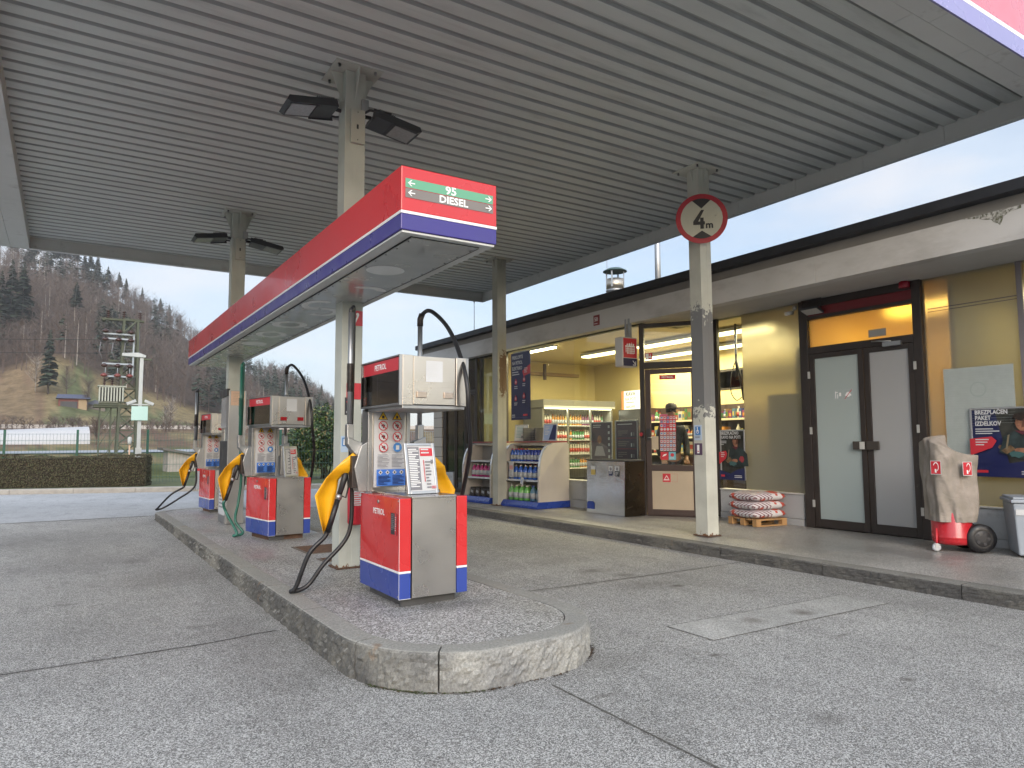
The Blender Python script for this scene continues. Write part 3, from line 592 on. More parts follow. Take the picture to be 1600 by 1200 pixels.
# ================================================================== lit header box over the pumps
hx0, hx1, hy0, hy1, hz0, hz1 = 1.79, 2.513, 4.165, 13.44, 2.735, 3.16
hb = thing('header_sign', 'long red and blue header box hung over the row of fuel pumps', 'sign', (hx0, hy0, hz0))
W, D, H = hx1 - hx0, hy1 - hy0, hz1 - hz0
ra = mat('header_red', (.56, .02, .025), .3, var=.06, vscale=.8, coat=.2)
for nm, z0, z1, m, o in (('red_band', .127, H, ra, 0), ('white_line', .108, .127, white, .0015), ('blue_band', 0, .108, purple, 0)):
    mb = MB(); mb.box(-o, -o, z0, W + o, D + o, z1, m)
    mb.build(nm, hb, bevel=.006 if o == 0 else 0)
und = mat('header_underside', (.50, .51, .50), .2, metal=.35, var=.04); inkl = mat('panel_gap', (.02, .02, .02), .7)
mb = MB(); mb.box(.012, .012, -.016, W - .012, D - .012, -.001, trim); mb.build('soffit_frame', hb, bevel=.003)
mb = MB(); mb.box(.10, .07, -.020, W - .10, D - .07, -.017, inkl)
for i in range(6): mb.box(.108, .078 + i * 1.52, -.026, W - .108, .078 + (i + 1) * 1.52 - .004, -.021, und)
for i in range(46):
    for x in (.125, W - .125): mb.lathe([(.006, -.03), (.006, -.0265)], inkd, (x, .16 + i * .2, 0), 6)
mb.box(W - .108, .07, -.0275, W - .100, D - .07, -.0265, inkl); mb.box(.10, .07, -.0275, .106, D - .07, -.0265, inkl); mb.build('soffit_panel', hb)
ov = mat('pale_reflection_and_print', (.85, .86, .85), .25); mb = MB()  # pale ovals and rings stand for reflections in the glossy underside
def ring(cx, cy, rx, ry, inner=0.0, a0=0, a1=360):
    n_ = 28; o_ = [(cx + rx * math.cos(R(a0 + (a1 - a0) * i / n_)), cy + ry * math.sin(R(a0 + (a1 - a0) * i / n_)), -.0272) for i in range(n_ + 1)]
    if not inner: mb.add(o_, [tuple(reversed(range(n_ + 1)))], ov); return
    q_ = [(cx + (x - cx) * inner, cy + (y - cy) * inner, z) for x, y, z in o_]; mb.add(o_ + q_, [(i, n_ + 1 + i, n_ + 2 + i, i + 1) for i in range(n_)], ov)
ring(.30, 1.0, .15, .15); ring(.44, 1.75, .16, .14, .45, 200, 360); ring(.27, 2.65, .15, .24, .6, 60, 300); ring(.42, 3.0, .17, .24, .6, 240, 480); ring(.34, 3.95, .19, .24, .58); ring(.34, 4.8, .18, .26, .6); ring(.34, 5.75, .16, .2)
mb.build('reflection_ovals', hb)
its = [('r', .028, .282, .664, .062, lgreen), ('r', .028, .215, .664, .062, strgrey),
       ('t', '95', W / 2, .313, .075, letter, 'CENTER', .002, 1.15), ('t', 'DIESEL', W / 2 + .02, .246, .068, letter, 'CENTER', .002, 1.1)]
for z in (.313, .246):
    for s, x in ((1, .045), (-1, W - .045)):
        its += [('p', [(x, z - .004), (x + s * .05, z - .004), (x + s * .05, z + .004), (x, z + .004)][::s], letter),
                ('p', [(x, z), (x + s * .02, z + .02), (x + s * .03, z + .02), (x + s * .01, z), (x + s * .03, z - .02), (x + s * .02, z - .02)][::-s], letter)]
panel(its, -.0018, .0008).build('fuel_lettering', hb)

# ================================================================== fuel pumps
disp = glass_mat('display_glass', (.35, .37, .36)); dback = mat('display_back', (.10, .115, .07), .5, var=.25, vscale=9)
refl = mat('red_reflector', (.3, .01, .015), .2); dulr = steel('dull_reflector', (.5, .42, .36), .35)
posterblue = mat('poster_blue', (.06, .19, .62), .45)
def small_signs():
    its = [('r', 0, 0, .26, .63, paper)]; P_ = []
    for x in (.075, .185):
        z = .565; its += [('p', [(x - .042, z - .03), (x + .042, z - .03), (x, z + .04)], inkd), ('p', [(x - .034, z - .026), (x + .034, z - .026), (x, z + .031)], signyel), ('r', x - .01, z - .02, .02, .022, inkd)]
        for j, z in enumerate((.487, .40, .315)):
            if x > .1 and j == 2: its += [('c', x, z, .037, signblue), ('r', x - .014, z - .02, .028, .036, paper)]
            else:
                its += [('c', x, z, .039, signred), ('c', x, z, .032, paper), ('r', x - .016, z - .006, .03, .014, inkd), ('r', x - .004, z - .018, .012, .03, inkd),
                        ('p', [(x - .027, z + .022), (x - .022, z + .027), (x + .027, z - .022), (x + .022, z - .027)], signred)]
    its += [('l', .015, .255, .11, 10, .0105, ink), ('l', .135, .255, .11, 10, .0105, ink), ('r', .008, .012, .244, .13, posterblue)]
    for i in range(4):
        x = .04 + i * .058; its += [('p', [(x - .018, .118), (x, .1), (x + .018, .118), (x, .136)], paper), ('c', x, .118, .007, inkd)]
    its += [('l', .016, .088, .11, 7, .0105, navy), ('l', .136, .088, .11, 7, .0105, navy)]
    return its
def pump(label, x, y, rz, z, lloop, hosem, left_cover=True, near_refl=dulr):
    t = thing('fuel_pump', label, 'fuel pump', (x, y, z), rz, 'fuel pumps in a row on the island')
    mb = MB(); mb.box(-.205, -.31, -.05, .205, .33, .062, rust if near_refl is refl else darkgrey); mb.box(-.23, -.33, -.02, -.05, -.3, .05, darkgrey); mb.build('plinth', t)
    scr = MB(); scr.box(-.172, -.385, .062, .176, .385, .752, st)
    mb = MB(); mb.box(-.176, -.39, .7525, .18, .385, .768, st); mb.build('top_plate', t, bevel=.003)
    for s in (-1, 1):
        mb = MB(); a, b = (-.27, -.18) if s < 0 else (.184, .27)
        mb.box(a, -.383, .252, b, .383, .757, red); mb.box(a - .001, -.384, .236, b + .001, .384, .2515, white); mb.box(a, -.383, .060, b, .383, .2355, blue)
        p = mb.build('side_panel', t, bevel=.0035)
        mb = panel([('t', 'PETROL', 0, 0, .058, letter, 'CENTER', .0016, 1.1)]); mb.xf(TM(s * .2705, 0, .64, Matrix.Rotation(R(90 * s), 4, "Z"))); mb.build('lettering', p)
    mb = panel([('r', 0, 0, .11, .15, inkd), ('l', .008, .135, .06, 9, .013, ink), ('r', .078, 0, .03, .15, signred), ('l', .082, .12, .022, 7, .015, paper)])
    mb.xf(TM(-.2712, -.235, .50, FX)); mb.build('sticker', t)
    mb = MB(); mb.lathe([(.013, -.01), (.013, 0)], stz, (-.27, .0, .715), 10, ax='x'); mb.build('lock', t)
    mb = scr
    for yy in (-.365, .365):
        for zz in (.08, .74): mb.lathe([(.006, -.003), (.006, 0)], stz, (-.27, yy, zz), 8, ax='x')
    for xx in (-.158, .160):
        for zz in (.085, .40, .735): mb.lathe([(.005, -.003), (.005, 0)], stz, (xx, -.385, zz), 8, ax='y')
    for xx in (-.245, .235):
        for zz in (1.435, 1.765): mb.lathe([(.005, -.003), (.005, 0)], stz, (xx, -.385, zz), 8, ax='y')
    mb.box(-.2705, -.385, .0595, -.2685, -.381, .757, white); mb.box(-.2705, -.3855, .0595, -.18, -.3835, .0625, white)
    mb.build('cabinet', t, bevel=.003)
    # riser with the safety notice
    mb = MB(); mb.box(-.25, .29, .768, -.215, .43, 1.42, std); mb.box(-.213, .297, .768, .075, .43, 1.42, st); mb.box(.077, .29, .768, .11, .43, 1.42, std); mb.build('riser', t, bevel=.003)
    mb = panel(small_signs()); mb.xf(TM(-.2, .296, .80)); mb.build('safety_notice', t)
    # head
    h = MB(); h.box(-.255, -.385, 1.42, -.172, .385, 1.782, st); h.box(-.168, -.38, 1.425, .172, .38, 1.778, st); h.box(.176, -.385, 1.42, .262, .385, 1.782, st)
    h.box(-.25, -.37, 1.395, .255, .37, 1.42, std); hd = h.build('head', t, bevel=.003)
    for s in (-1, 1):
        x0 = s * .257
        mb = MB(); mb.box(min(x0, x0 + s * .012), -.375, 1.432, max(x0, x0 + s * .012), .375, 1.772, blk)
        q = mb.build('display', t)
        it = [('r', -.355, .235, .71, .095, signred), ('t', 'PETROL', 0, .283, .06, letter, 'CENTER', .0016, 1.1), ('r', -.355, .005, .71, .225, dback), ('r', -.06, .03, .014, .19, paper)]
        for j in range(3): it += [('r', .02, .18 - .065 * j, .2, .035, inkd), ('r', -.0, .17 - .065 * j, .04, .008, paper)]
        it += [('r', -.34, .01, .08, .06, signred), ('l', -.335, .055, .06, 4, .012, paper), ('r', -.25, .02, .06, .13, inkd)]
        mb = panel(it, 0, .0006); mb.xf(TM(s * .2695, 0, 1.437, Matrix.Rotation(R(90 * s), 4, 'Z'))); mb.build('readout', q)
        mb = MB(); gx = s * .276; mb.box(min(gx, gx + s * .004), -.372, 1.435, max(gx, gx + s * .004), .372, 1.67, disp); mb.build('glass', q)
        mb = MB(); 
        for (a, b, c_, d) in ((-.385, -.372, 1.42, 1.782), (.372, .385, 1.42, 1.782)): mb.box(min(x0, gx + s * .004), a, c_, max(x0, gx + s * .004), b, d, std)
        mb.box(min(x0, gx + s * .004), -.371, 1.42, max(x0, gx + s * .004), .371, 1.434, std); mb.box(min(x0, gx + s * .004), -.371, 1.772, max(x0, gx + s * .004), .371, 1.782, std); mb.build('bezel', q)
    mb = panel([('r', -.07, 1.592, .135, .155, paper), ('l', -.055, 1.73, .1, 8, .014, mat('faint_print', (.55, .56, .56), .6))], -.3805); mb.build('notice', t)
    for x in (-.145, .073):
        mb = MB(); mb.box(x, -.392, 1.475, x + .078, -.3805, 1.52, near_refl); mb.build('reflector', t, bevel=.003)
    # hose masts: arm from the riser, upright pipe, coil, elbow
    for s, mx in ((-1, -.36), (1, .25)):
        mb = MB(); ex = -.25 if s < 0 else .11
        mb.prism([(ex, 1.0), (ex, 1.14), (mx + s * .035, 1.2), (mx + s * .035, 1.14), (mx - s * .02, 1.07)][::s], (.35, .43), std)
        mb.box(mx - .028, .385, 1.13, mx + .028, .445, 1.30, std); mb.build('mast_bracket', t, bevel=.006)
        mm = hosem if (s < 0 and hosem is green) else stz
        mb = MB(); mb.tube([(mx, .415, 1.3), (mx, .415, 2.2)], .021 if s > 0 else .02, mm, 12)
        if s < 0:
            for i in range(24): mb.lathe([(.022, 0), (.031, .004), (.022, .008)], dkm if mm is stz else green, (mx, .415, 1.56 + i * .0095), 12)
        else: mb.lathe([(.03, 0), (.03, .06)], std, (mx, .415, 1.79), 12)
        mb.build('hose_mast', t)
        mb = MB()
        if s > 0: P_ = [(.25, .415, 2.17), (.256, .39, 2.235), (.27, .26, 2.25), (.27, .0, 2.11), (.262, -.195, 1.94), (.232, -.395, 1.715), (.228, -.465, 1.55), (.25, -.44, 1.37), (.37, -.245, 1.08), (.49, .105, .72), (.51, .3, .35), (.52, .45, .2), (.5, .5, .35), (.43, .45, .6), (.41, .43, .72)]
        else:
            lx, ly = lloop
            P_ = [(mx, .415, 2.17), (mx + .002, .42, 2.225), (mx + .025, .45, 2.235), (mx + .042, .47, 2.2), (mx + .04, .475, 1.6), (mx + .035, .48, 1.0), (mx + .055, .49, .72), (mx + .03 , .5, .42), (mx * .6 + lx * .4, ly * .5 + .25, .2), (lx + .12, ly, .045), (lx, ly, .018), (lx + .03, ly - .03, .06), (lx * .5 - .27, .47, .30), (-.535, .455, .42), (-.512, .45, .47)]
        mb.tube(bez(P_, 110), .0175, hosem if s < 0 else rub, 10); mb.build('hose', t)
        if s > 0:
            mb = MB(); mb.tube([(.25, .415, 2.14), (.25, .413, 2.2), (.262, .4, 2.245)], .026, dkm, 10); mb.build('elbow', t)
        # nozzle boot and nozzle under its yellow cover
        sx = 1 if s < 0 else -1
        def Q(p): return (p[0] if s < 0 else -p[0] - .02, p[1], p[2])
        mb = MB(); bt = [(-.25, .77), (-.318, .77), (-.355, .96), (-.30, 1.13), (-.25, 1.16)]
        bt = [(a if s < 0 else -a - .10, b) for a, b in bt]
        mb.prism(bt[::-1] if s < 0 else bt, (.3, .42), std); mb.box(min(bt[1][0], bt[2][0]) - .012 if s < 0 else bt[1][0] - .02, .32, .8, (bt[1][0] + .02) if s < 0 else max(bt[1][0], bt[2][0]) + .012, .40, 1.05, dkm)
        mb.build('nozzle_boot', t, bevel=.004)
        mb = MB(); mb.tube([Q((-.285, .40, 1.08)), Q((-.34, .43, 1.02)), Q((-.4, .455, .93))], .013, stz, 8)
        mb.tube([Q((-.375, .43, .95)), Q((-.395, .42, .87)), Q((-.435, .42, .74))], [.027, .025, .020], blk, 10); mb.tube([Q((-.434, .42, .75)), Q((-.444, .42, .71))], .027, stz, 10)
        mb.tube([Q((-.445, .42, .71)), Q((-.487, .43, .56)), Q((-.512, .45, .46))], .022, rub, 10)
        mb.tube([Q((-.36, .45, .9)), Q((-.35, .45, .8)), Q((-.37, .45, .72)), Q((-.42, .452, .74))], .007, blk, 6); nz_ = mb.build('nozzle', t)
        # cover: a bent vinyl flap, thin but solid
        A = [(-.275, 1.105), (-.345, 1.07), (-.415, 1.02), (-.49, .95), (-.535, .88), (-.58, .81), (-.622, .745), (-.60, .65), (-.575, .55), (-.548, .452)]
        B = [(-.284, 1.05), (-.305, .955), (-.345, .90), (-.40, .915), (-.415, .86), (-.425, .79), (-.44, .72), (-.46, .64), (-.482, .555), (-.512, .462)]
        vs = []; K = 7
        for i, ((ax_, az_), (bx_, bz_)) in enumerate(zip(A, B)):
            for j in range(K):
                u = j / (K - 1); bulge = .055 * math.sin(math.pi * u) * (1 - .06 * i) + .015 * math.sin(i * .9)
                yy = (.415 - bulge * .4 - .035 * (1 - u)) if i < 4 else .50 - .06 * (1 - u) + .03 * math.sin(math.pi * u)
                yy = yy + (.02 * (4 - i) if i < 4 else 0) * 0
                vs.append(Q((ax_ + (bx_ - ax_) * u, yy, az_ + (bz_ - az_) * u)))
        mb = MB(); mb.add(vs, [(i * K + j, i * K + j + 1, (i + 1) * K + j + 1, (i + 1) * K + j) for i in range(9) for j in range(K - 1)], yellow, True)
        if left_cover or s > 0:
            cv = mb.build('cover', nz_); so_ = cv.modifiers.new('s', 'SOLIDIFY'); so_.thickness = .004; cv.data.polygons.foreach_set('use_smooth', [False] * len(cv.data.polygons)) if False else None
            if s < 0:
                mk = MB(); mk.lathe([(.028, -.001), (.028, .0)], inkd, (-.40, .395, .99), 16, ax='y'); mk.lathe([(.022, -.002), (.022, -.0005)], yellow, (-.40, .395, .99), 16, ax='y')
    return t
p1 = pump('nearest fuel pump, with pinkish steel reflectors on its head', 2.28, 5.045, 0, .203, (-.758, .544), rub)
p2 = pump('middle fuel pump, with red reflectors and a green hose', 2.364, 9.39, R(8), .165, (-.44, .33), green, near_refl=refl)
p3 = pump('farthest fuel pump, beside the far end of the island', 2.479, 14.09, R(4), .125, (-.93, .72), rub, near_refl=refl)
# framed price sheets leaning on the pump tops
frm = mat('silver_frame', (.46, .47, .48), .35, metal=.7)
def framed(label, x, y, z, rz, w_, h_, tilt, group, its, name='framed_notice', depth=.012, stand=True):
    t = thing(name, label, 'framed notice', (x, y, z), rz, group); M = Matrix.Rotation(-tilt, 4, 'X'); e = .022
    mb = MB()
    for b in ((0, 0, e, h_), (w_ - e, 0, w_, h_), (e, 0, w_ - e, e), (e, h_ - e, w_ - e, h_)): mb.box(b[0] - w_ / 2, -depth, b[1], b[2] - w_ / 2, depth, b[3], frm)
    mb.xf(M).build('frame', t, bevel=.003)
    mb = MB(); mb.box(-w_ / 2 + e, -depth * .3, e, w_ / 2 - e, depth * .6, h_ - e, offw); mb.xf(M).build('backing', t)
    mb = panel(its, -depth * .3 - .0005); mb.xf(M @ Matrix.Translation((-w_ / 2, 0, 0))).build('sheet', t)
    if stand:
        mb = MB(); mb.box(-.03, .014, .0, .03, .02, h_ * .9, frm, Matrix.Translation((0, math.sin(tilt) * h_ * 1.7, 0)) @ Matrix.Rotation(tilt, 4, 'X')); mb.build('strut', t)
    return t
def price_items(w_, h_): return [('r', .018, .018, w_ - .036, h_ - .036, paper), ('r', .024, .03, w_ * .38, h_ - .06, ink), ('l', .03, h_ - .05, w_ * .34, 22, (h_ - .09) / 22, mat('pale_reflection_and_print', (.4, .4, .42), .6)), ('r', w_ * .5, h_ - .1, w_ * .42, .06, signred), ('l', w_ * .53, h_ - .055, w_ * .34, 2, .025, paper), ('r', w_ * .58, .09, .006, h_ - .22, signred), ('l', w_ * .63, h_ - .15, w_ * .2, 9, .024, ink), ('r', w_ * .82, h_ - .16, .02, .03, ink), ('l', w_ * .78, .05, .04, 2, .012, signred)]
framed('silver framed sheet leaning on top of the nearest fuel pump', 2.285, 4.86, .972, R(3), .255, .385, R(12), 'price sheets on fuel pumps', price_items(.255, .385))
framed('silver framed sheet standing on top of the middle fuel pump', 2.47, 9.17, .934, R(32), .235, .385, R(6), 'price sheets on fuel pumps', price_items(.235, .385))
framed('silver framed sheet standing on top of the farthest fuel pump', 2.55, 13.9, .894, R(40), .235, .385, R(6), 'price sheets on fuel pumps', price_items(.235, .385))
# payment kiosk round the second column
t = thing('payment_kiosk', 'tall steel payment kiosk wrapped around the second island column', 'payment kiosk', (2.23, 11.72, .148), 0)
mb = MB(); mb.box(-.125, -.33, 0, .125, -.112, 2.02, std); mb.box(-.105, .108, 0, .105, .32, 2.02, st); mb.build('steel_casing', t, bevel=.004)
mb = MB(); mb.box(-.13, -.28, .55, -.106, .3, 1.25, blk); mb.box(-.15, -.29, 1.94, -.1055, .31, 2.05, blk); mb.build('keypad_housing', t, bevel=.006)
mb = MB(); mb.box(-.1235, -.27, 1.45, -.106, .29, 1.93, mat('screen_glass', (.22, .26, .3), .12)); mb.build('screen', t)
mb = panel([('r', 0, 0, .5, .42, paper), ('l', .04, .38, .4, 6, .055, ink)]); mb.xf(TM(-.1315, .24, .12, FX)); mb.build('notice', t)
mb = MB(); mb.box(-.13, -.28, .0, -.106, .3, .53, std); mb.build('lower_panel', t, bevel=.004)
mb = panel([('r', 0, 0, .2, .22, mat('peach_sheen', (.62, .42, .3), .5)), ('l', .03, .18, .14, 6, .025, mat('peach_sheen_lines', (.5, .36, .27), .5))]); mb.xf(TM(-.1, -.3315, 1.79)); mb.build('peach_reflection', t)  # coloured sheet standing for the peach reflection high on the steel casing
# fire extinguisher in its cover on the first column
t = thing('fire_extinguisher', 'red fire extinguisher in a cover hung on the first island column', 'fire extinguisher', (2.325, 6.40, .6))
mb = MB(); mb.lathe([(.065, 0), (.08, .02), (.082, .3), (.075, .36), (.05, .43), (.03, .46)], mat('extinguisher_cover', (.5, .025, .04), .4, var=.1, vscale=10), (0, 0, 0), 16, sy=.8); mb.build('cover', t)
mb = panel([('r', -.055, .18, .10, .15, paper), ('l', -.045, .31, .08, 7, .02, signred)], -.069); mb.build('label', t)
mb = MB(); mb.box(-.02, .05, .1, .02, .099, .13, blk); mb.tube([(0, 0, .45), (0, -.01, .5), (.03, -.02, .5)], .012, blk, 8); mb.build('valve', t)
# notices on the columns
def notice(label, loc, rz, w_, h_, its, cat='notice', group=None, th=.003):
    t = thing('notice', label, cat, loc, rz, group); MB().box(0, -th, 0, w_, 0, h_, its[0][5] if its[0][0] == 'r' else paper).build('plate', t)
    panel(its, -th).build('print', t); return t
yf = 6.60 - .1045
notice('red square sign with white symbol near the top of the hose on the first column', (2.262, yf, 2.48), 0, .138, .145, [('r', 0, 0, .138, .145, signred), ('p', [(.05, .03), (.07, .03), (.10, .10), (.08, .115), (.075, .08)], letter), ('c', .085, .11, .015, letter)], 'sign')
notice('plain red band sticker at head height on the first island column', (2.250, yf, 1.77), 0, .15, .155, [('r', 0, 0, .15, .155, signred)], 'sticker')
notice('small black notice with red ring on the first island column', (2.235, yf, 1.62), 0, .072, .165, [('r', 0, 0, .072, .165, inkd), ('c', .036, .125, .02, signred), ('c', .036, .125, .014, inkd), ('r', .028, .05, .016, .04, paper), ('l', .01, .03, .05, 2, .012, paper)], 'notice')
notice('small pale blue sticker at waist height on the first island column', (2.202, yf, 1.27), 0, .068, .15, [('r', 0, 0, .068, .15, mat('pale_blue', (.42, .55, .72), .5)), ('r', .012, .055, .04, .08, signblue), ('r', .024, .065, .014, .06, letter)], 'sticker')
notice('white and blue wheelchair sticker on the peeling pavement column', (7.045, 6.63, 1.37), R(-90), .13, .20, [('r', 0, 0, .13, .2, mat('pale_blue2', (.5, .6, .74), .5)), ('r', .02, .07, .09, .11, signblue), ('c', .062, .112, .025, letter), ('c', .062, .112, .017, signblue), ('r', .056, .11, .012, .05, letter), ('c', .062, .165, .009, letter), ('l', .02, .05, .09, 2, .02, ink)], 'sticker')
notice('dark sticker with white bar under the wheelchair sticker', (7.045, 6.63, 1.18), R(-90), .13, .15, [('r', 0, 0, .13, .15, mat('plum', (.1, .06, .11), .5)), ('r', .045, .02, .04, .11, letter), ('r', .052, .04, .026, .012, signred)], 'sticker')
# round height-limit sign
t = thing('height_sign', 'round red-rimmed height limit sign reading 4 m on the pavement column', 'traffic sign', (7.03, 6.39, 4.30), R(-42))
mb = MB(); mb.lathe([(.335, 0), (.335, .012)], mat('sign_rim_red', (.42, .03, .05), .35, var=.1), (0, 0, 0), 40, ax='y', smooth=False); mb.lathe([(.15, .012), (.15, .02)], stz, (0, 0, 0), 16, ax='y'); mb.build('disc', t)
sgw = mat('aged_sign_white', (.55, .55, .47), .45, var=.06, dirt=(.3, .3, .25), dscale=9, dlo=.62, dhi=.75)
def arc(r_, a0, a1, n=12): return [(r_ * math.cos(R(a0 + (a1 - a0) * i / n)), r_ * math.sin(R(a0 + (a1 - a0) * i / n))) for i in range(n + 1)]
mb = panel([('c', 0, 0, .272, sgw), ('p', arc(.272, 64, 116) + [(0, .135)], inkd), ('p', arc(.272, 244, 296) + [(0, -.165)], inkd),
            ('p', [(-.005, .115), (.035, .115), (-.045, -.04), (-.11, -.075), (-.11, -.04)], inkd), ('r', -.11, -.085, .15, .045, inkd), ('r', -.02, -.14, .045, .15, inkd), ('t', 'm', .098, -.095, .13, inkd, 'CENTER', .004)])
mb.build('face', t)
mb = MB(); mb.box(-.03, .013, -.03, .03, .09, .03, stz); mb.build('clamp', t)
# drain covers
gr = mat('cover_iron', (.14, .12, .10), .7, var=.3, vscale=9)
def cover(label, x0, y0, x1, y1, z):
    t = thing('access_cover', label, 'drain cover', (x0, y0, z)); mb = MB(); mb.box(0, 0, -.02, x1 - x0, y1 - y0, .002, gr); mb.build('frame', t)
    mb = MB(); n = int((y1 - y0) / .06)
    for i in range(n): mb.box(.03, .03 + i * (y1 - y0 - .06) / n, .0025, x1 - x0 - .03, .03 + (i + .55) * (y1 - y0 - .06) / n, .008, rust)
    mb.build('ribs', t)
cover('rusty ribbed drain cover set in the island between the first two pumps', 2.24, 7.62, 2.78, 8.26, zt(7.9))
cover('small rusty cover by the foot of the first island column', 2.22, 7.0, 2.4, 7.25, zt(7.1))
# ================================================================== shop building
plaster = mat('fascia_concrete', (.54, .53, .515), .8, var=.08, vscale=1.2, dirt=(.34, .325, .305), dscale=1.6, dlo=.5, dhi=.8, bump=.12, bscale=40, stretch=(1, .6, 1.6))
band = mat('fascia_band_shaded', (.25, .235, .215), .8, var=.12, vscale=2, bump=.1)  # recessed upper band, its colour darkened for the shadow under the roof edge
plin = mat('plinth_panel', (.40, .41, .42), .6, var=.1, vscale=2.5, dirt=(.27, .27, .26), dscale=5, dlo=.55, dhi=.75)
cwall = mat('cream_wall', (.66, .56, .28), .7, var=.05, vscale=1.5, bump=.03); cceil = mat('cream_ceiling', (.7, .6, .33), .75, var=.04); cfloor = mat('shop_floor', (.3, .24, .16), .35, var=.15)
shop = thing('shop_building', 'long flat-roofed single-storey shop with pale concrete fascia and lit windows', 'building', (8.2, 8.0, .126))
O_ = Matrix.Translation((-8.2, -8.0, -.126))
def B(name, mb, bevel=0.0, parent=None, label=None): return mb.xf(O_).build(name, parent or shop, bevel=bevel, label=label)
mb = MB()
for a, b in ((-4.5, -.502), (-.5, 5.498), (5.5, 11.498), (11.5, 17.5)):
    mb.box(8.12, a, 3.385, 8.30, b, 3.735, plaster); mb.box(8.165, a, 3.735, 8.30, b, 3.868, band)
fas = B('fascia', mb, .003)
B('roof_edge', MB().box(8.01, -4.6, 3.87, 8.34, 17.6, 3.985, mat('bitumen_edge', (.022, .024, .03), .5, var=.2)))
B('roof', MB().box(8.34, -4.6, 3.60, 16, 17.5, 3.93, darkgrey)); B('soffit', MB().box(8.302, -4.5, 3.386, 9.3, 8.96, 3.42, mat('soffit_paint', (.46, .45, .43), .8, var=.06)))
mst, tt_, bb_ = tree_of('algae_stain'); bb_.inputs['Base Color'].default_value = (.14, .145, .085, 1); bb_.inputs['Roughness'].default_value = .95
cc_ = tt_.nodes.new('ShaderNodeTexCoord'); nn_ = tt_.nodes.new('ShaderNodeTexNoise'); nn_.inputs['Scale'].default_value = 22; nn_.inputs['Detail'].default_value = 8; nn_.inputs['Roughness'].default_value = .7; tt_.links.new(cc_.outputs['Object'], nn_.inputs['Vector'])
rr_ = tt_.nodes.new('ShaderNodeMapRange'); rr_.inputs[1].default_value = .42; rr_.inputs[2].default_value = .62; tt_.links.new(nn_.outputs[0], rr_.inputs[0]); tt_.links.new(rr_.outputs[0], bb_.inputs['Alpha'])
mb = MB(); pts = [(3.72, 3.733), (3.15, 3.733), (3.15, 3.70), (3.25, 3.69), (3.31, 3.66), (3.335, 3.60), (3.35, 3.575), (3.37, 3.60), (3.40, 3.61), (3.43, 3.655), (3.50, 3.67), (3.56, 3.70)]
mb.add([(8.1185, y, z) for y, z in pts], [tuple(range(len(pts)))], mst); q = random.Random(5)
for i in range(0):
    y = q.uniform(2.9, 5.2); z = q.uniform(3.42, 3.7); s_ = q.uniform(.003, .010); mb.add([(8.1183, y + s_ * math.cos(a * 1.05), z + s_ * 1.3 * math.sin(a * 1.05)) for a in range(6)], [(5, 4, 3, 2, 1, 0)], mst)
B('algae_stain', mb, parent=None)
# outer walls: gable ends, back
mb = MB(); mb.box(8.40, 16.9, .0, 16, 17.2, 3.6, plin); mb.box(8.40, -4.5, 0, 16, -4.3, 3.6, plin); mb.box(15.8, -4.3, 0, 16, 16.9, 3.6, plin); B('outer_wall', mb)
def brick(name):
    m, t, b = tree_of(name); n = t.nodes.new; c = n('ShaderNodeTexCoord'); mp_ = n('ShaderNodeMapping'); mp_.inputs['Rotation'].default_value = (R(90), 0, R(90)); t.links.new(c.outputs['Object'], mp_.inputs[0])
    k = n('ShaderNodeTexBrick'); k.inputs['Color1'].default_value = (.46, .42, .36, 1); k.inputs['Color2'].default_value = (.38, .35, .3, 1); k.inputs['Mortar'].default_value = (.13, .12, .11, 1); k.inputs['Scale'].default_value = 1
    k.inputs['Brick Width'].default_value = .25; k.inputs['Row Height'].default_value = .085; k.inputs['Mortar Size'].default_value = .008; t.links.new(mp_.outputs[0], k.inputs[0]); t.links.new(k.outputs[0], b.inputs['Base Color']); b.inputs['Roughness'].default_value = .9; return m
B('brick_pier', MB().box(8.24, 16.42, .126, 8.42, 16.9, 3.38, brick('pale_brick')))
# front: plinths
mb = MB(); mb.box(8.24, 8.99, .126, 8.38, 14.55, .27, plin); mb.box(8.25, 8.99, .275, 8.38, 14.55, .61, plin); mb.box(8.225, 8.99, .612, 8.40, 14.55, .64, offw); mb.box(8.25, 15.8, .126, 8.38, 16.2, .62, plin)
mb.box(9.08, 6.48, .126, 9.2, 8.02, .22, plin); mb.box(9.09, 6.48, .225, 9.2, 8.02, .575, plin); mb.box(9.07, 6.46, .577, 9.22, 8.02, .595, offw)
mb.box(9.08, -4.3, .126, 9.2, 4.64, .22, plin); mb.box(9.09, -4.3, .225, 9.2, 4.64, .565, plin); mb.box(9.07, -4.3, .567, 9.22, 4.64, .585, offw)
B('plinth_wall', mb, .004)
# glazing
def pane(name, x, y0, y1, z0, z1, m, th=.008, label=None): return B(name, MB().box(x, y0, z0, x + th, y1, z1, m), label=label)
dimg = glass_mat('dim_glass', (.5, .56, .54))
pane('window_pane', 8.30, 11.735, 13.36, .64, 3.385, glassm); pane('window_pane', 8.30, 9.06, 11.725, .64, 3.385, glassm)
pane('window_pane', 8.30, 13.40, 14.62, .64, 3.385, dimg); pane('window_pane', 8.30, 15.78, 16.25, .64, 3.385, dimg)
mb = MB()
for a, b in ((16.25, 16.41), (14.63, 14.72), (15.735, 15.78), (13.36, 13.40)): mb.box(8.27, a, .13, 8.36, b, 3.383, dkm)
mb.box(8.27, 14.72, 2.55, 8.34, 15.735, 2.62, dkm); B('window_frame', mb, .004)
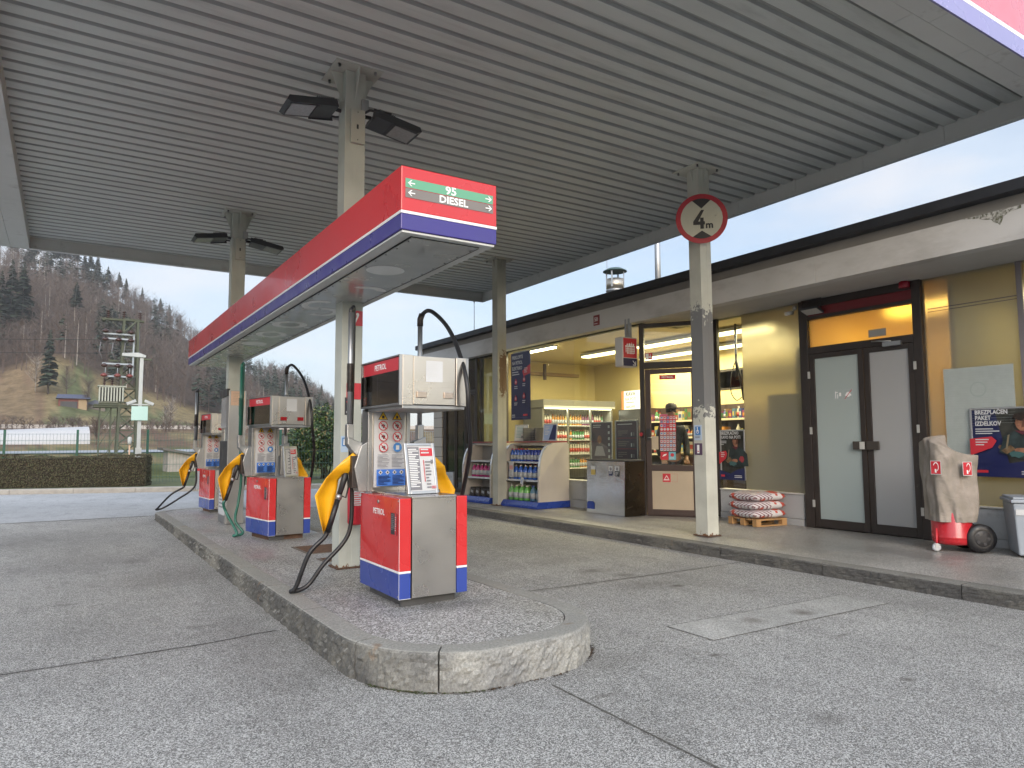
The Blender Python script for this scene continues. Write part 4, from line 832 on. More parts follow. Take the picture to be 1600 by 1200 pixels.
# far double doors
def leaf(name, y0, y1, z0, z1, x, gm, fm, w_=.05, parent=None):
    d = B(name, MB().box(x, y0, z0, x + .045, y0 + w_, z1, fm).box(x, y1 - w_, z0, x + .045, y1, z1, fm).box(x, y0 + w_, z0, x + .045, y1 - w_, z0 + w_ * 1.8, fm).box(x, y0 + w_, z1 - w_, x + .045, y1 - w_, z1, fm), .004)
    g = MB().box(x + .018, y0 + w_, z0 + w_ * 1.8, x + .026, y1 - w_, z1 - w_, gm).xf(O_).build('pane', d); return d
dd = leaf('far_door', 15.24, 15.73, .135, 2.54, 8.28, dimg, dkm); dd.name = 'door_leaf'
d2 = leaf('door_leaf', 14.73, 15.22, .135, 2.54, 8.28, dimg, dkm); MB().box(8.235, 14.96, 1.25, 8.275, 15.14, 1.33, blk).xf(O_).build('handle', d2, bevel=.004)
pane('transom_pane', 8.30, 14.73, 15.73, 2.63, 3.38, dimg)
# entrance on the diagonal
ex, ey, fx, fy = 8.285, 8.955, 8.82, 8.19; L_ = math.hypot(fx - ex, fy - ey); EM = Matrix.Translation((ex, ey, .126)) @ Matrix.Rotation(math.atan2(fy - ey, fx - ex), 4, 'Z')
def E(name, mb, bevel=0.0, parent=None): return mb.xf(O_ @ EM).build(name, parent or shop, bevel=bevel)
mb = MB(); mb.box(-.03, -.05, .005, .05, .05, 3.235, dkm); mb.box(L_ - .04, -.05, .005, L_ + .04, .05, 3.235, dkm); mb.box(.05, -.05, 3.16, L_ - .04, .05, 3.235, dkm); mb.box(.05, -.05, 2.46, L_ - .04, .05, 2.57, dkm); E('entrance_frame', mb, .005)
E('transom_pane', MB().box(.05, -.004, 2.57, L_ - .04, .004, 3.16, glassm))
mb = MB(); a, b = .06, L_ - .05
mb.box(a, -.04, .015, a + .085, .012, 2.45, brown); mb.box(b - .06, -.04, .015, b, .012, 2.45, brown); mb.box(a + .085, -.04, .015, b - .06, .012, .11, brown); mb.box(a + .085, -.04, 2.37, b - .06, .012, 2.45, brown); mb.box(a + .085, -.04, .745, b - .06, .012, .845, brown); mb.box(a, -.06, .0, b, .03, .012, brown)
dr = E('entrance_door', mb, .005)
E('pane', MB().box(a + .085, -.014, .845, b - .06, -.006, 2.37, glassm), parent=dr)
E('kick_panel', MB().box(a + .085, -.02, .11, b - .06, -.006, .745, mat('beige_panel', (.46, .38, .28), .45, var=.05)), parent=dr)
mb = MB(); mb.box(a + .01, -.055, 1.25, a + .07, -.042, 1.45, blk); mb.tube([(a + .04, -.05, 1.3), (a + .04, -.08, 1.3), (a + .10, -.08, 1.3)], .008, stz, 8); mb.box(a + .09, -.03, 1.10, a + .20, -.0145, 1.32, mat('beige_letterbox', (.5, .42, .3), .5)); E('handle', mb, parent=dr)
its = [('r', a + .24, 2.27, .27, .075, signred), ('t', 'PETROL', a + .375, 2.307, .05, letter, 'CENTER', .001, 1.1)]
for j in range(9):
    z = 1.595 - j * .0655; its.append(('r', a + .235, z, .265, .0655, signred if j < 4 else mat('sticker_back', (.3, .1, .12), .5)))
    for i in range(5):
        x = a + .243 + i * .052
        if j == 3: its.append(('c', x + .021, z + .036, .021, paper))
        else: its += [('r', x, z + .009, .04, .045, rnd.choice([paper, paper, paper, signred, mat('st_tan', (.5, .35, .3), .5), mat('st_blue', (.2, .3, .55), .5)]) if j < 5 else paper), ('r', x + .008, z + .024, .024, .02, rnd.choice([signred, ink, signblue]))]
its += [('r', a + .245, .93, .125, .13, signred), ('p', [(a + .27, .98), (a + .33, 1.0), (a + .35, 1.03), (a + .30, 1.02)], letter), ('r', a + .38, .93, .115, .13, mat('st_teal', (.15, .45, .55), .5)), ('c', a + .437, 1.01, .03, signred), ('l', a + .39, .965, .09, 2, .016, paper),
        ('r', a + .02 + .24, .56, .13, .14, signred), ('p', [(a + .28, .60), (a + .37, .60), (a + .325, .675)], letter), ('p', [(a + .295, .609), (a + .355, .609), (a + .325, .658)], signred), ('l', a + .27, .59, .11, 1, .016, letter), ('r', a + .40, .565, .10, .002, signred), ('r', a + .40, .695, .10, .002, signred), ('r', a + .50, .565, .002, .132, signred),
        ('r', .07, 2.62, .12, .11, signred), ('r', .078, 2.628, .05, .094, letter), ('c', .155, 2.66, .02, letter), ('r', .15, 2.67, .01, .045, letter)]
for nm_, sel in (('brand_label', its[:2]), ('sticker_sheet', its[2:-11]), ('warning_sign', its[-11:-4]), ('extinguisher_sign', its[-4:])):
    E(nm_, panel(sel, -.0215, .0006), parent=dr)
mb = MB(); mb.box(8.84, 8.155, .13, 9.13, 8.20, 3.38, offw); mb.box(9.10, 8.02, .13, 9.16, 8.15, 3.38, dkm); B('return_wall', mb)
pane('window_pane', 9.12, 7.53, 8.02, .60, 3.383, glassm)
fr1 = frosted('frosted_film', (.46, .455, .37), .68, .16); fr2 = frosted('frosted_film_grey', (.30, .31, .28), .35, .28)
pane('frosted_pane', 9.12, 6.44, 7.52, .60, 3.383, fr1); pane('frosted_pane', 9.12, 3.64, 4.68, .59, 3.383, fr1); pane('frosted_pane', 9.12, 2.2, 3.56, .59, 3.383, fr1); pane('frosted_pane', 9.12, -4.3, 2.1, .59, 3.383, fr1)
mb = MB(); mb.box(9.09, 3.57, .59, 9.16, 3.63, 3.38, mat('grey_mullion', (.2, .18, .19), .4)); mb.box(9.09, 2.11, .59, 9.16, 2.18, 3.38, grey); mb.box(9.105, 3.64, 2.99, 9.118, 4.62, 3.0, ink); mb.box(9.105, 3.64, 2.955, 9.118, 4.62, 2.962, ink); B('window_frame', mb)
# dark double door
mb = MB(); X0, X1 = 9.05, 9.17
mb.box(X0, 6.29, .127, X1, 6.43, 3.384, dkm); mb.box(X0, 4.68, .127, X1, 4.79, 3.384, dkm); mb.box(X0, 4.79, 3.28, X1, 6.29, 3.384, dkm); mb.box(X0, 4.79, 3.10, X1, 6.29, 3.15, dkm); mb.box(X0, 4.79, 2.60, X1, 6.29, 2.70, dkm); mb.box(9.125, 4.79, .127, 9.165, 6.29, .25, dkm); B('door_frame', mb, .006)
B('dark_red_panel', MB().box(X0 + .03, 4.79, 3.15, X1 - .03, 6.29, 3.28, mat('dark_red', (.16, .01, .015), .4)))
amber = frosted('amber_film', (.85, .66, .32), .8, .2)
tp = B('transom_pane', MB().box(X0 + .05, 4.79, 2.70, X0 + .06, 6.29, 3.10, amber)); MB().box(X0 + .046, 5.16, 2.735, X0 + .0495, 5.40, 2.835, mat('small_plate', (.3, .3, .28), .5)).xf(O_).build('plate', tp)
tealf = frosted('film_teal', (.40, .47, .47), .12, .25); greyf = frosted('film_grey', (.38, .39, .40), .12, .25)
for (y0, y1, gm, who, lab) in ((5.475, 6.285, tealf, 'L', 'left door leaf with greenish film and two pictogram stickers'), (4.795, 5.465, greyf, 'R', 'right door leaf with plain grey film')):
    x = X0 + .01; w_ = .075
    mb = MB(); mb.box(x, y0, .14, x + .06, y0 + w_, 2.598, dkm); mb.box(x, y1 - w_, .14, x + .06, y1, 2.598, dkm); mb.box(x, y0 + w_, .14, x + .06, y1 - w_, .26, dkm); mb.box(x, y0 + w_, 2.53, x + .06, y1 - w_, 2.598, dkm)
    d = B('door_leaf', mb, .005, label=lab); MB().box(x + .02, y0 + w_, .26, x + .03, y1 - w_, 2.53, gm).xf(O_).build('pane', d)
    mb = MB(); hy = y0 + .01 if who == 'L' else y1 - .17
    mb.box(x - .03, hy, 1.235, x - .002, hy + .17, 1.345, mat('bronze_plate', (.05, .042, .036), .35)); mb.xf(O_).build('handle', d, bevel=.004)
    hinge_y = y1 - .01 if who == 'L' else y0 - .03
    for z in (.42, 1.45, 2.25): MB().box(x - .015, hinge_y, z, x - .002, hinge_y + .035, z + .1, mat('hinge_grey', (.42, .42, .4), .4)).xf(O_).build('hinge', d)
    if who == 'L':
        MB().box(x - .034, hy + .0, 1.24, x - .0305, hy + .07, 1.34, offw).xf(O_).build('lock_plate', d)
        it = [('r', 0, 0, .13, .14, mat('sticker_frame', (.5, .54, .55), .5)), ('r', .004, .004, .122, .132, tealf), ('r', .02, .02, .012, .1, letter), ('r', .05, .02, .012, .06, letter), ('r', .02, .1, .04, .012, letter), ('r', .08, .05, .03, .05, letter),
              ('r', .15, 0, .13, .14, MATS['sticker_frame']), ('r', .154, .004, .122, .132, tealf), ('r', .17, .05, .09, .02, letter), ('c', .215, .07, .035, letter), ('p', [(.155, .005), (.165, .005), (.275, .132), (.265, .135)], signred)]
        mb = panel(it, 0, .0005); mb.xf(O_ @ TM(x + .0195, 5.93, 1.92, FX)); mb.build('pictograms', d)
    else:
        mb = MB(); mb.box(x - .05, 4.93, 2.58, x - .005, 5.17, 2.635, stz); mb.tube([(x - .055, 5.05, 2.64), (x - .07, 5.2, 2.655), (x - .02, 5.33, 2.67)], .009, stz, 6); mb.xf(O_).build('door_closer', d)
# interior shell
mb = MB(); mb.box(8.40, 9.0, 3.36, 12.4, 16.85, 3.384, cceil); mb.box(9.17, 6.44, 3.36, 12.4, 9.0, 3.384, cceil); mb.box(9.17, -4.2, 3.36, 12.4, 6.35, 3.384, cceil); B('interior_ceiling', mb)
B('interior_floor', MB().box(8.42, 8.98, .127, 12.4, 16.85, .135, cfloor).box(8.9, 8.25, .127, 12.4, 8.98, .134, cfloor).box(9.2, -4.2, .127, 12.4, 8.25, .133, cfloor))
mb = MB(); mb.box(8.42, 14.56, .14, 12.3, 14.66, 3.36, cwall); mb.box(9.2, 6.36, .14, 12.3, 6.43, 3.36, cwall); mb.box(9.2, 4.36, .14, 11.3, 4.42, 3.36, cwall); mb.box(9.2, 2.0, .14, 11.3, 2.08, 3.36, cwall); mb.box(11.3, 2.0, .14, 11.4, 6.36, 3.36, cwall); mb.box(8.5, 16.8, .14, 12.3, 16.85, 3.36, grey)  # partition next to the amber light is added to hold back its glow
for a, b, z0, z1 in ((6.43, 14.56, .14, 2.45), (6.43, 14.56, 2.86, 3.36), (10.6, 14.56, 2.45, 2.86)): mb.box(11.8, a, z0, 11.9, b, z1, cwall)
mb.box(11.79, 7.3, 2.44, 11.92, 10.6, 2.48, dkm); mb.box(11.79, 7.3, 2.83, 11.92, 10.6, 2.88, dkm)
mb.box(11.9, 14.66, .14, 12, 16.8, 3.36, grey); B('interior_wall', mb)
mb = MB(); mb.box(10.0, 14.3, 2.9, 10.06, 14.36, 3.3, brown); mb.box(9.6, 14.45, 2.35, 9.68, 14.54, 3.1, mat('duct_brown', (.3, .2, .09), .6)); mb.box(9.6, 14.45, 3.02, 11.2, 14.54, 3.1, MATS['duct_brown']); B('duct', mb)

# tube lights inside the shop: lit
tub = mat('lit_tube', (1, 1, 1), emit=(1, .86, .5), estr=7.0); tub2 = mat('lit_diffuser', (1, 1, 1), emit=(1, .84, .42), estr=2.6)
def fixture(label, x, y0, y1, z, w_=.16, power=30, m=None, colr=(1, .83, .5)):
    t = thing('tube_light', label, 'ceiling light', (x, (y0 + y1) / 2, z), 0, 'fluorescent tube lights on the shop ceiling'); h = (y1 - y0) / 2
    MB().box(-w_ / 2 - .02, -h, .035, w_ / 2 + .02, h, .09, offw).build('housing', t); MB().box(-w_ / 2, -h + .01, 0, w_ / 2, h - .01, .034, m or tub2).build('tube', t)
    ld = bpy.data.lights.new('tube_glow', 'AREA'); ld.shape = 'RECTANGLE'; ld.size = w_; ld.size_y = 2 * h; ld.energy = power; ld.color = colr
    lo = bpy.data.objects.new('tube_glow', ld); COL.objects.link(lo); lo.parent = t; lo.location = (0, 0, -.01); return t
fixture('long lit tube light close behind the shop window by the blue poster', 8.5, 11.75, 13.3, 3.29, .07, 22, tub)
fixture('lit ceiling light over the drinks cooler, farthest of the front row', 9.85, 10.9, 12.5, 3.24, .2, 42)
fixture('lit ceiling light seen above the entrance door', 9.85, 9.1, 10.7, 3.24, .2, 42)
fixture('lit ceiling light at the near end of the front row by the frosted pane', 9.85, 7.5, 8.9, 3.24, .2, 42)
fixture('lit ceiling light in the back row seen through the door transom', 11.3, 10.4, 12.2, 3.24, .2, 42)
fixture('lit ceiling light in the back row near the small rear window', 11.3, 8.2, 10.0, 3.24, .2, 42)
fixture('lit amber ceiling light behind the transom of the dark double door', 10.3, 4.7, 5.8, 3.26, .12, 32, mat('amber_tube', (1, 1, 1), emit=(1, .6, .16), estr=6), (1, .57, .17))['group'] = ''
fixture('lit yellowish ceiling light in the small room behind the right-hand frosted pane', 10.5, 2.6, 3.8, 3.26, .12, 20, tub2, (1, .88, .5))['group'] = ''
for o in bpy.data.objects:
    if o.get('group') == '': del o['group']

# ------------------------------------------------------------------ goods
pcols = [(.36, .04, .03), (.45, .2, .03), (.45, .36, .1), (.05, .18, .06), (.04, .07, .22), (.42, .40, .34), (.18, .04, .12), (.07, .16, .24), (.2, .12, .06), (.5, .47, .40)]
pm = [mat('pack_%d' % i, c, .4) for i, c in enumerate(pcols)]; pnames = ['red', 'orange', 'yellow', 'green', 'blue', 'pale', 'purple', 'teal', 'brown', 'white']
BOT = {}; lblm = mat('bottle_label', (.34, .36, .38), .5)
def bottle(mi, h=.25, r=.035, cap=0):
    k = ('b', mi, h, r, cap)
    if k not in BOT:
        mb = MB(); mb.lathe([(r * .9, 0), (r, .01), (r, h * .3), (r * .93, h * .4), (r, h * .62), (r * .4, h * .85), (r * .36, h * .9)], pm[mi] if isinstance(mi, int) else mi, n=10)
        mb.lathe([(r * .42, h * .9), (r * .42, h)], pm[cap] if isinstance(cap, int) else cap, n=8); mb.lathe([(r * 1.02, h * .15), (r * 1.02, h * .5)], lblm if mi not in (5, 9) else pm[0], n=10)
        o = mb.build('bottle'); BOT[k] = o.data; COL.objects.unlink(o); bpy.data.objects.remove(o)
    return BOT[k]
def pack(mi, w_, d, h):
    k = ('p', mi, round(w_, 2), round(d, 2), round(h, 2))
    if k not in BOT:
        mb = MB(); mb.box(-w_ / 2, -d / 2, 0, w_ / 2, d / 2, h, pm[mi]); mb.box(-w_ / 2 - .001, -d * .35, h * .3, -w_ / 2, d * .35, h * .7, pm[(mi + 5) % 10]); mb.box(-w_ * .35, -d / 2 - .001, h * .3, w_ * .35, -d / 2, h * .7, pm[(mi + 5) % 10])
        o = mb.build('packet'); BOT[k] = o.data; COL.objects.unlink(o); bpy.data.objects.remove(o)
    return BOT[k]
def place(name, me, x, y, z, rz, label, cat, group):
    o = bpy.data.objects.new(name, me); COL.objects.link(o); o.location = (x, y, z); o.rotation_euler = (0, 0, rz); return tag(o, label, cat, group)
# drinks cooler against the end wall
t = thing('drinks_cooler', 'open drinks cooler full of bottles against the end wall of the shop', 'cooler', (9.2, 13.2, .135))
cg = mat('cooler_grey', (.17, .17, .15), .4); mb = MB(); mb.box(0, .05, 0, .05, .85, 2.2, cg); mb.box(2.03, .05, 0, 2.08, .85, 2.2, cg); mb.box(.05, .8, 0, 2.03, .85, 2.2, offw); mb.box(.05, 0.0, 0, 2.03, .8, .35, inkd); mb.build('cabinet', t)
mb = MB(); mb.box(-.02, -.02, 2.02, 2.1, .85, 2.2, cg); mb.box(-.01, -.03, 2.02, 2.09, -.022, 2.06, offw); mb.build('canopy', t)
MB().box(.06, .02, 1.99, 2.02, .08, 2.015, tub2).build('lit_strip', t)
ld = bpy.data.lights.new('cooler_glow', 'AREA'); ld.shape = 'RECTANGLE'; ld.size = 1.9; ld.size_y = .08; ld.energy = 10; ld.color = (1, .93, .7); lo = bpy.data.objects.new('cooler_glow', ld); COL.objects.link(lo); lo.parent = t; lo.location = (1.04, .08, 1.97); lo.rotation_euler = (R(-25), 0, 0)
for z in (.62, .95, 1.28, 1.62): MB().box(.05, .25 if z > .7 else .12, z - .02, 2.03, .8, z, offw).build('shelf', t)
mb = MB()
for x in (.70, 1.37): mb.box(x - .02, .0, .35, x + .02, .04, 2.0, cg)
for i in range(28): mb.box(.07 + i * .072, -.0, .4, .073 + i * .072, .003, 1.98, cg)
mb.build('front_grille', t)
for li, z in enumerate((.62, .95, 1.28, 1.62)):
    x = .12; runc = rnd.randrange(10); k = 0
    while x < 1.98:
        if k <= 0: runc = rnd.choice([0, 1, 2, 3, 5, 9, 9, 6, 1]); k = rnd.randint(2, 5)
        k -= 1; place('drink_bottle', bottle(runc, .23 + .03 * (li % 2), .031, rnd.choice([0, 5, 4])), 9.2 + x, 13.2 + .33, .135 + z, 0, '%s bottle on the %s shelf of the cooler' % (pnames[runc], ['lowest', 'second', 'third', 'top'][li]), 'bottle', '%s bottles on the %s cooler shelf' % (pnames[runc], ['lowest', 'second', 'third', 'top'][li])); x += .074
# wall shelving along the back wall
t = thing('wall_shelving', 'dark wall shelving packed with colourful goods along the back of the shop', 'shelving', (11.35, 7.5, .135))
mb = MB(); mb.box(.4, 0, 0, .44, 4.6, 2.0, brown); mb.box(0, -.03, 0, .44, 0, 2.0, brown); mb.box(0, 4.6, 0, .44, 4.63, 2.0, brown); mb.build('back_panel', t)
for z in (.15, .55, .95, 1.32, 1.68): MB().box(0, 0, z - .03, .4, 4.6, z, brown).build('shelf', t)
mb = MB()
for z in (.95, 1.32, 1.68): mb.box(-.004, 0, z - .03, -.001, 4.6, z + .01, mat('price_rail', (.6, .55, .4), .5))
mb.build('price_rail', t)
for li, z in enumerate((.95, 1.32, 1.68)):
    y = .08
    while y < 4.5:
        mi = rnd.randrange(10); w_ = rnd.choice([.06, .08, .11]); h = rnd.choice([.12, .16, .2, .25]); pl = ['middle', 'upper', 'top'][li]
        if rnd.random() < .4: place('jar', bottle(mi, h, .045, rnd.choice([0, 2, 5])), 11.35 + .1, 7.5 + y + .05, .135 + z, 0, '%s bottle on the %s shelf of the wall shelving' % (pnames[mi], pl), 'bottle', '%s bottles on the %s wall shelf' % (pnames[mi], pl)); y += .095
        else: place('packet', pack(mi, .2, w_, h), 11.35 + .12, 7.5 + y + w_ / 2, .135 + z, 0, '%s packet on the %s shelf of the wall shelving' % (pnames[mi], pl), 'packet', '%s packets on the %s wall shelf' % (pnames[mi], pl)); y += w_ + .015
t = thing('storage_cabinet', 'dark storage cabinets seen as a blur behind the frosted pane left of the double door', 'cabinet', (9.42, 6.45, .135)); MB().box(.02, 0, 0, .4, .86, 1.95, darkgrey).build('lower_cabinet', t); MB().box(.02, 0, 1.96, .4, .34, 2.65, darkgrey).build('upper_cabinet', t)
# counter gondola behind the clear pane
t = thing('sales_counter', 'low sales counter behind the small clear window pane', 'counter', (10.0, 7.6, .135)); mb = MB(); mb.box(0, 0, 0, .6, 2.2, .98, brown); mb.box(-.03, -.02, .98, .63, 2.23, 1.02, mat('counter_top', (.5, .4, .22), .3)); mb.build('counter_body', t, bevel=.005)
for i in range(9):
    mi = (i * 3 + 1) % 10; place('snack_box', pack(mi, .16, .18, .2), 10.12, 7.75 + i * .22, .135 + 1.02, 0, '%s snack box standing on the sales counter' % pnames[mi], 'box', 'snack boxes on the counter')
t = thing('till_screen', 'black till screen on a stand on the sales counter', 'screen', (10.3, 8.6, 1.155)); MB().box(-.02, -.18, .12, .02, .18, .4, blk).build('screen', t, bevel=.006); MB().box(-.08, -.08, 0, .08, .08, .02, blk).tube([(0, 0, .02), (0, 0, .14)], .02, blk).build('stand', t)
# hanging bracket lamp cable in the right-hand shop window
t = thing('hanging_cable', 'black bracket with looping cable hanging behind the small clear pane', 'cable', (9.6, 8.05, 2.2)); mb = MB(); mb.tube([(0, 0, 1.15), (0, 0, .5), (0, -.01, .2)], .018, blk); mb.tube(bez([(0, 0, .55), (-.06, .05, .3), (-.07, .07, 0), (0, .02, -.15), (.06, -.05, -.1)], 20), .008, blk); mb.tube([(0, 0, .55), (.05, -.05, .2), (.07, -.08, -.15)], .022, blk); mb.build('cable', t)
# coffee machine and lit panel
t = thing('coffee_machine', 'dark coffee machine under the lit white coffee panel', 'coffee machine', (11.5, 12.55, .135)); MB().box(-.25, -.4, 0, .28, .45, 1.98, blk).build('body', t, bevel=.01); MB().box(-.256, -.3, .9, -.251, .35, 1.6, brown).build('door', t)
t = thing('lit_menu_panel', 'lit white panel reading KAVA NA POTI on the back wall', 'sign', (11.55, 13.22, 2.14)); MB().box(-.0, -.88, 0, .12, 0, .45, offw).build('case', t)
lit_w = mat('lit_panel', (.8, .8, .75), emit=(1, .93, .72), estr=.62); lit_o = mat('lit_orange', (.8, .3, .1), emit=(1, .35, .12), estr=.4)
mb = panel([('r', 0, 0, .88, .45, lit_w), ('r', 0, 0, .09, .45, lit_o), ('t', 'KAVA', .33, .37, .13, inkd, 'CENTER', .002, 1), ('t', 'NA POTI', .33, .245, .10, inkd, 'CENTER', 0, 1), ('l', .17, .16, .34, 1, .04, ink), ('t', 'BARCAFFE', .33, .06, .075, inkd, 'CENTER', .001, .9), ('c', .78, .2, .1, inkd), ('c', .78, .2, .09, lit_w)]); mb.xf(TM(-.001, 0, 0, FX)); mb.build('printed_face', t)

# ------------------------------------------------------------------ posters and signs on the building
def wallposter(name, label, x, y, z, w_, h_, its, rz=R(-90), cat='poster', frame=None, group=None, th=.006):
    t = thing(name, label, cat, (x, y, z), rz, group)
    if frame:
        e = .022; mb = MB()
        for b in ((0, 0, e, h_), (w_ - e, 0, w_, h_), (e, 0, w_ - e, e), (e, h_ - e, w_ - e, h_)): mb.box(b[0], -.018, b[1], b[2], 0, b[3], frame)
        mb.build('frame', t, bevel=.003)
    MB().box(.001, -th, .001, w_ - .001, -.0005, h_ - .001, its[0][5]).build('board', t); panel(its, -th, .0007).build('print', t); return t
def round_icons(cx, cz): return [('p', [(cx - .045, cz), (cx + .045, cz), (cx, cz + .09)], signred), ('c', cx, cz, .05, signred), ('r', cx - .018, cz - .02, .036, .05, paper)]
its = [('r', 0, 0, .76, 1.46, navy), ('p', [(.76, 1.18), (.76, .98), (.5, .93), (.45, 1.05)], signred), ('l', .52, 1.10, .16, 4, .03, paper),
       ('t', 'PREKLOPITE', .05, 1.36, .105, paper, 'LEFT', .003, .75), ('t', 'NA PETROL', .05, 1.24, .105, paper, 'LEFT', .003, .75), ('t', 'ELEKTRIKO', .05, 1.12, .105, paper, 'LEFT', .003, .75), ('l', .05, 1.03, .3, 2, .05, paper)]
for cx, cz in ((.2, .82), (.53, .86), (.2, .46), (.53, .50)): its += round_icons(cx, cz) + [('l', cx - .06, cz - .10, .14, 2, .04, paper)]
its += [('l', .05, .1, .14, 2, .04, paper), ('r', .5, .08, .17, .04, signred), ('r', .04, .045, .66, .003, mat('dim_blue', (.2, .22, .45), .5))]
wallposter('wall_poster', 'tall narrow navy blue poster with white heading and red icons in the window', 8.298, 13.14, 1.84, .76, 1.46, its)
skin = mat('poster_skin', (.28, .13, .075), .5, var=.4, vscale=16); skin2 = mat('poster_skin_dark', (.12, .05, .03), .5, var=.4, vscale=16); jack = mat('poster_jacket', (.022, .035, .035), .5, var=.6, vscale=12); bgp = mat('poster_dark', (.035, .035, .028), .5, var=.8, vscale=7); hairm = mat('poster_hair', (.025, .015, .01), .5, var=.6, vscale=40); wood = mat('poster_wood', (.16, .10, .05), .5, var=.5, vscale=20)
def ell(cx, cz, rx, rz_, m, n=22, wob=.06, seed=1):
    q = random.Random(seed); return ('p', [(cx + rx * (1 + q.uniform(-wob, wob)) * math.cos(6.2832 * i / n), cz + rz_ * (1 + q.uniform(-wob, wob)) * math.sin(6.2832 * i / n)) for i in range(n)], m)
def cyclist(w_, h_, head, dim=False):
    its = [('r', 0, 0, w_, h_, navy if not dim else bgp), ('p', [(w_ * .3, h_), (w_ * .45, h_ * .2), (w_, h_ * .3), (w_, h_)], bgp)]
    cx = w_ * .58
    for i in range(26):
        its.append(ell(rnd.uniform(w_ * .35, w_), rnd.uniform(h_ * .3, h_ * .45), rnd.uniform(.01, .03), rnd.uniform(.01, .03), rnd.choice([wood, skin, bgp, bgp]), 9, .3, i))
    its += [('p', [(cx - .2, h_ * .36), (cx - .14, h_ * .58), (cx - .03, h_ * .66), (cx + .13, h_ * .66), (cx + .26, h_ * .52), (cx + .28, h_ * .28), (cx, h_ * .26)], jack),
            ell(cx + .035, h_ * .77, .055, .085, skin, 22, .03, 2), ('p', [(cx + .02, h_ * .64), (cx + .07, h_ * .64), (cx + .08, h_ * .72), (cx + .02, h_ * .72)], skin),
            ell(cx + .045, h_ * .86, .085, .045, hairm, 20, .12, 3), ell(cx + .105, h_ * .80, .03, .07, hairm, 14, .15, 4), ('p', [(cx - .18, h_ * .38), (cx - .12, h_ * .33), (cx - .03, h_ * .40), (cx - .08, h_ * .46)], wood),
            ('p', [(cx + .035, h_ * .70), (cx + .085, h_ * .72), (cx + .09, h_ * .80), (cx + .06, h_ * .83), (cx + .05, h_ * .76)], skin2), ('p', [(cx - .025, h_ * .76), (cx - .012, h_ * .80), (cx - .005, h_ * .755)], skin), ('r', cx - .008, h_ * .795, .018, .006, hairm), ('r', cx + .03, h_ * .798, .022, .006, hairm), ('r', cx - .002, h_ * .725, .025, .005, mat('poster_lip', (.2, .06, .05), .5)), ('p', [(cx - .03, h_ * .66), (cx + .10, h_ * .66), (cx + .05, h_ * .60)], mat('poster_collar', (.10, .02, .03), .5)), ('p', [(cx - .10, h_ * .60), (cx - .13, h_ * .40), (cx - .11, h_ * .40), (cx - .08, h_ * .61)], mat('poster_seam', (.2, .16, .1), .5)), ell(cx + .02, h_ * .38, .06, .03, skin, 12, .2, 5), ell(cx + .16, h_ * .42, .05, .05, mat('poster_red', (.3, .04, .05), .5), 12, .2, 9), ell(cx - .02, h_ * .33, .09, .035, mat('poster_teal', (.05, .12, .12), .5), 14, .25, 8), ('p', [(0, h_ * .62 - .25), (w_ * .27, h_ * .42), (w_ * .33, h_ * .52), (w_ * .27, h_ * .58), (0, h_ * .55)], signred), ('l', w_ * .07, h_ * .53, w_ * .17, 3, .03, paper),
            ('p', [(0, 0), (w_, 0), (w_, h_ * .24), (w_ * .7, h_ * .2), (w_ * .45, h_ * .12), (0, h_ * .2)], navy), ('l', w_ * .6, h_ * .08, w_ * .3, 2, .025, paper), ('r', w_ * .06, h_ * .06, w_ * .15, .03, signred)]
    for i, s_ in enumerate(head): its.append(('t', s_, w_ * .08, h_ * (.93 - .082 * i), h_ * .085, paper, 'LEFT', .0025, .85))
    its.append(('l', w_ * .08, h_ * (.93 - .082 * len(head)), w_ * .3, 3, .026, paper)); return its
wallposter('framed_poster', 'silver framed poster of a person in a dark jacket beside the covered extinguisher', 9.085, 4.19, .93, .86, .80, cyclist(.86, .80, ['BREZPLAČEN', 'PAKET', 'IZDELKOV']), frame=frm)
wallposter('framed_poster', 'narrow silver framed dark blue poster in the window left of the bags', 9.10, 8.0, .74, .50, .80, cyclist(.50, .80, ['BREZPLAČNO', 'KAVO NA POTI'], True), frame=frm)
grg = mat('pale_mesh_sheet', (.40, .44, .42), .6, var=.05, vscale=14)
wallposter('paper_sheet', 'large pale grey-green sheet stuck behind the pane above the covered extinguisher', 9.10, 4.47, .95, .76, 1.27, [('r', 0, 0, .76, 1.27, grg), ('c', .38, 1.0, .09, mat('faint_ring', (.35, .4, .38), .6)), ('c', .38, 1.0, .075, grg)] + [('r', 0, .03 * i, .76, .0015, mat('faint_line', (.33, .37, .35), .6)) for i in range(42)], cat='paper sheet')
# two boards inside the window
def board_items(kind):
    w_, h_ = .62, .74; dk = mat('board_plum', (.08, .055, .085), .4); its = [('r', 0, 0, w_, h_, dk), ('r', .0, 0, .02, h_, signred)]
    if kind == 1: its += [('l', .06, .68, .3, 2, .035, paper), ell(.25, .42, .06, .08, MATS['poster_skin'], 18, .04, 1), ('p', [(.1, .12), (.16, .3), (.34, .3), (.42, .12)], mat('grey_shirt', (.4, .36, .38), .6)), ('r', .02, 0, .6, .03, signred)] + [('r', .50, .08 + .11 * i, .05, .05, paper) for i in range(6)]
    else: its += [('l', .06, .67, .4, 1, .04, paper), ('r', .02, .0, .6, .02, signred)] + [x for i in range(3) for x in (('r', .04, .43 - .19 * i, .54, .004, signred), ('l', .08, .55 - .19 * i, .3, 3, .035, strgrey), ('r', .42, .47 - .19 * i, .03, .06, paper), ('r', .48, .47 - .19 * i, .03, .06, ink))]
    return its
wallposter('framed_board', 'dark board with a figure and a column of small squares inside the window', 8.44, 10.54, .98, .62, .75, board_items(1), frame=frm, cat='poster board')
wallposter('framed_board', 'dark menu board with red rules inside the window next to the entrance', 8.44, 9.84, .99, .60, .75, board_items(2), frame=frm, cat='poster board')
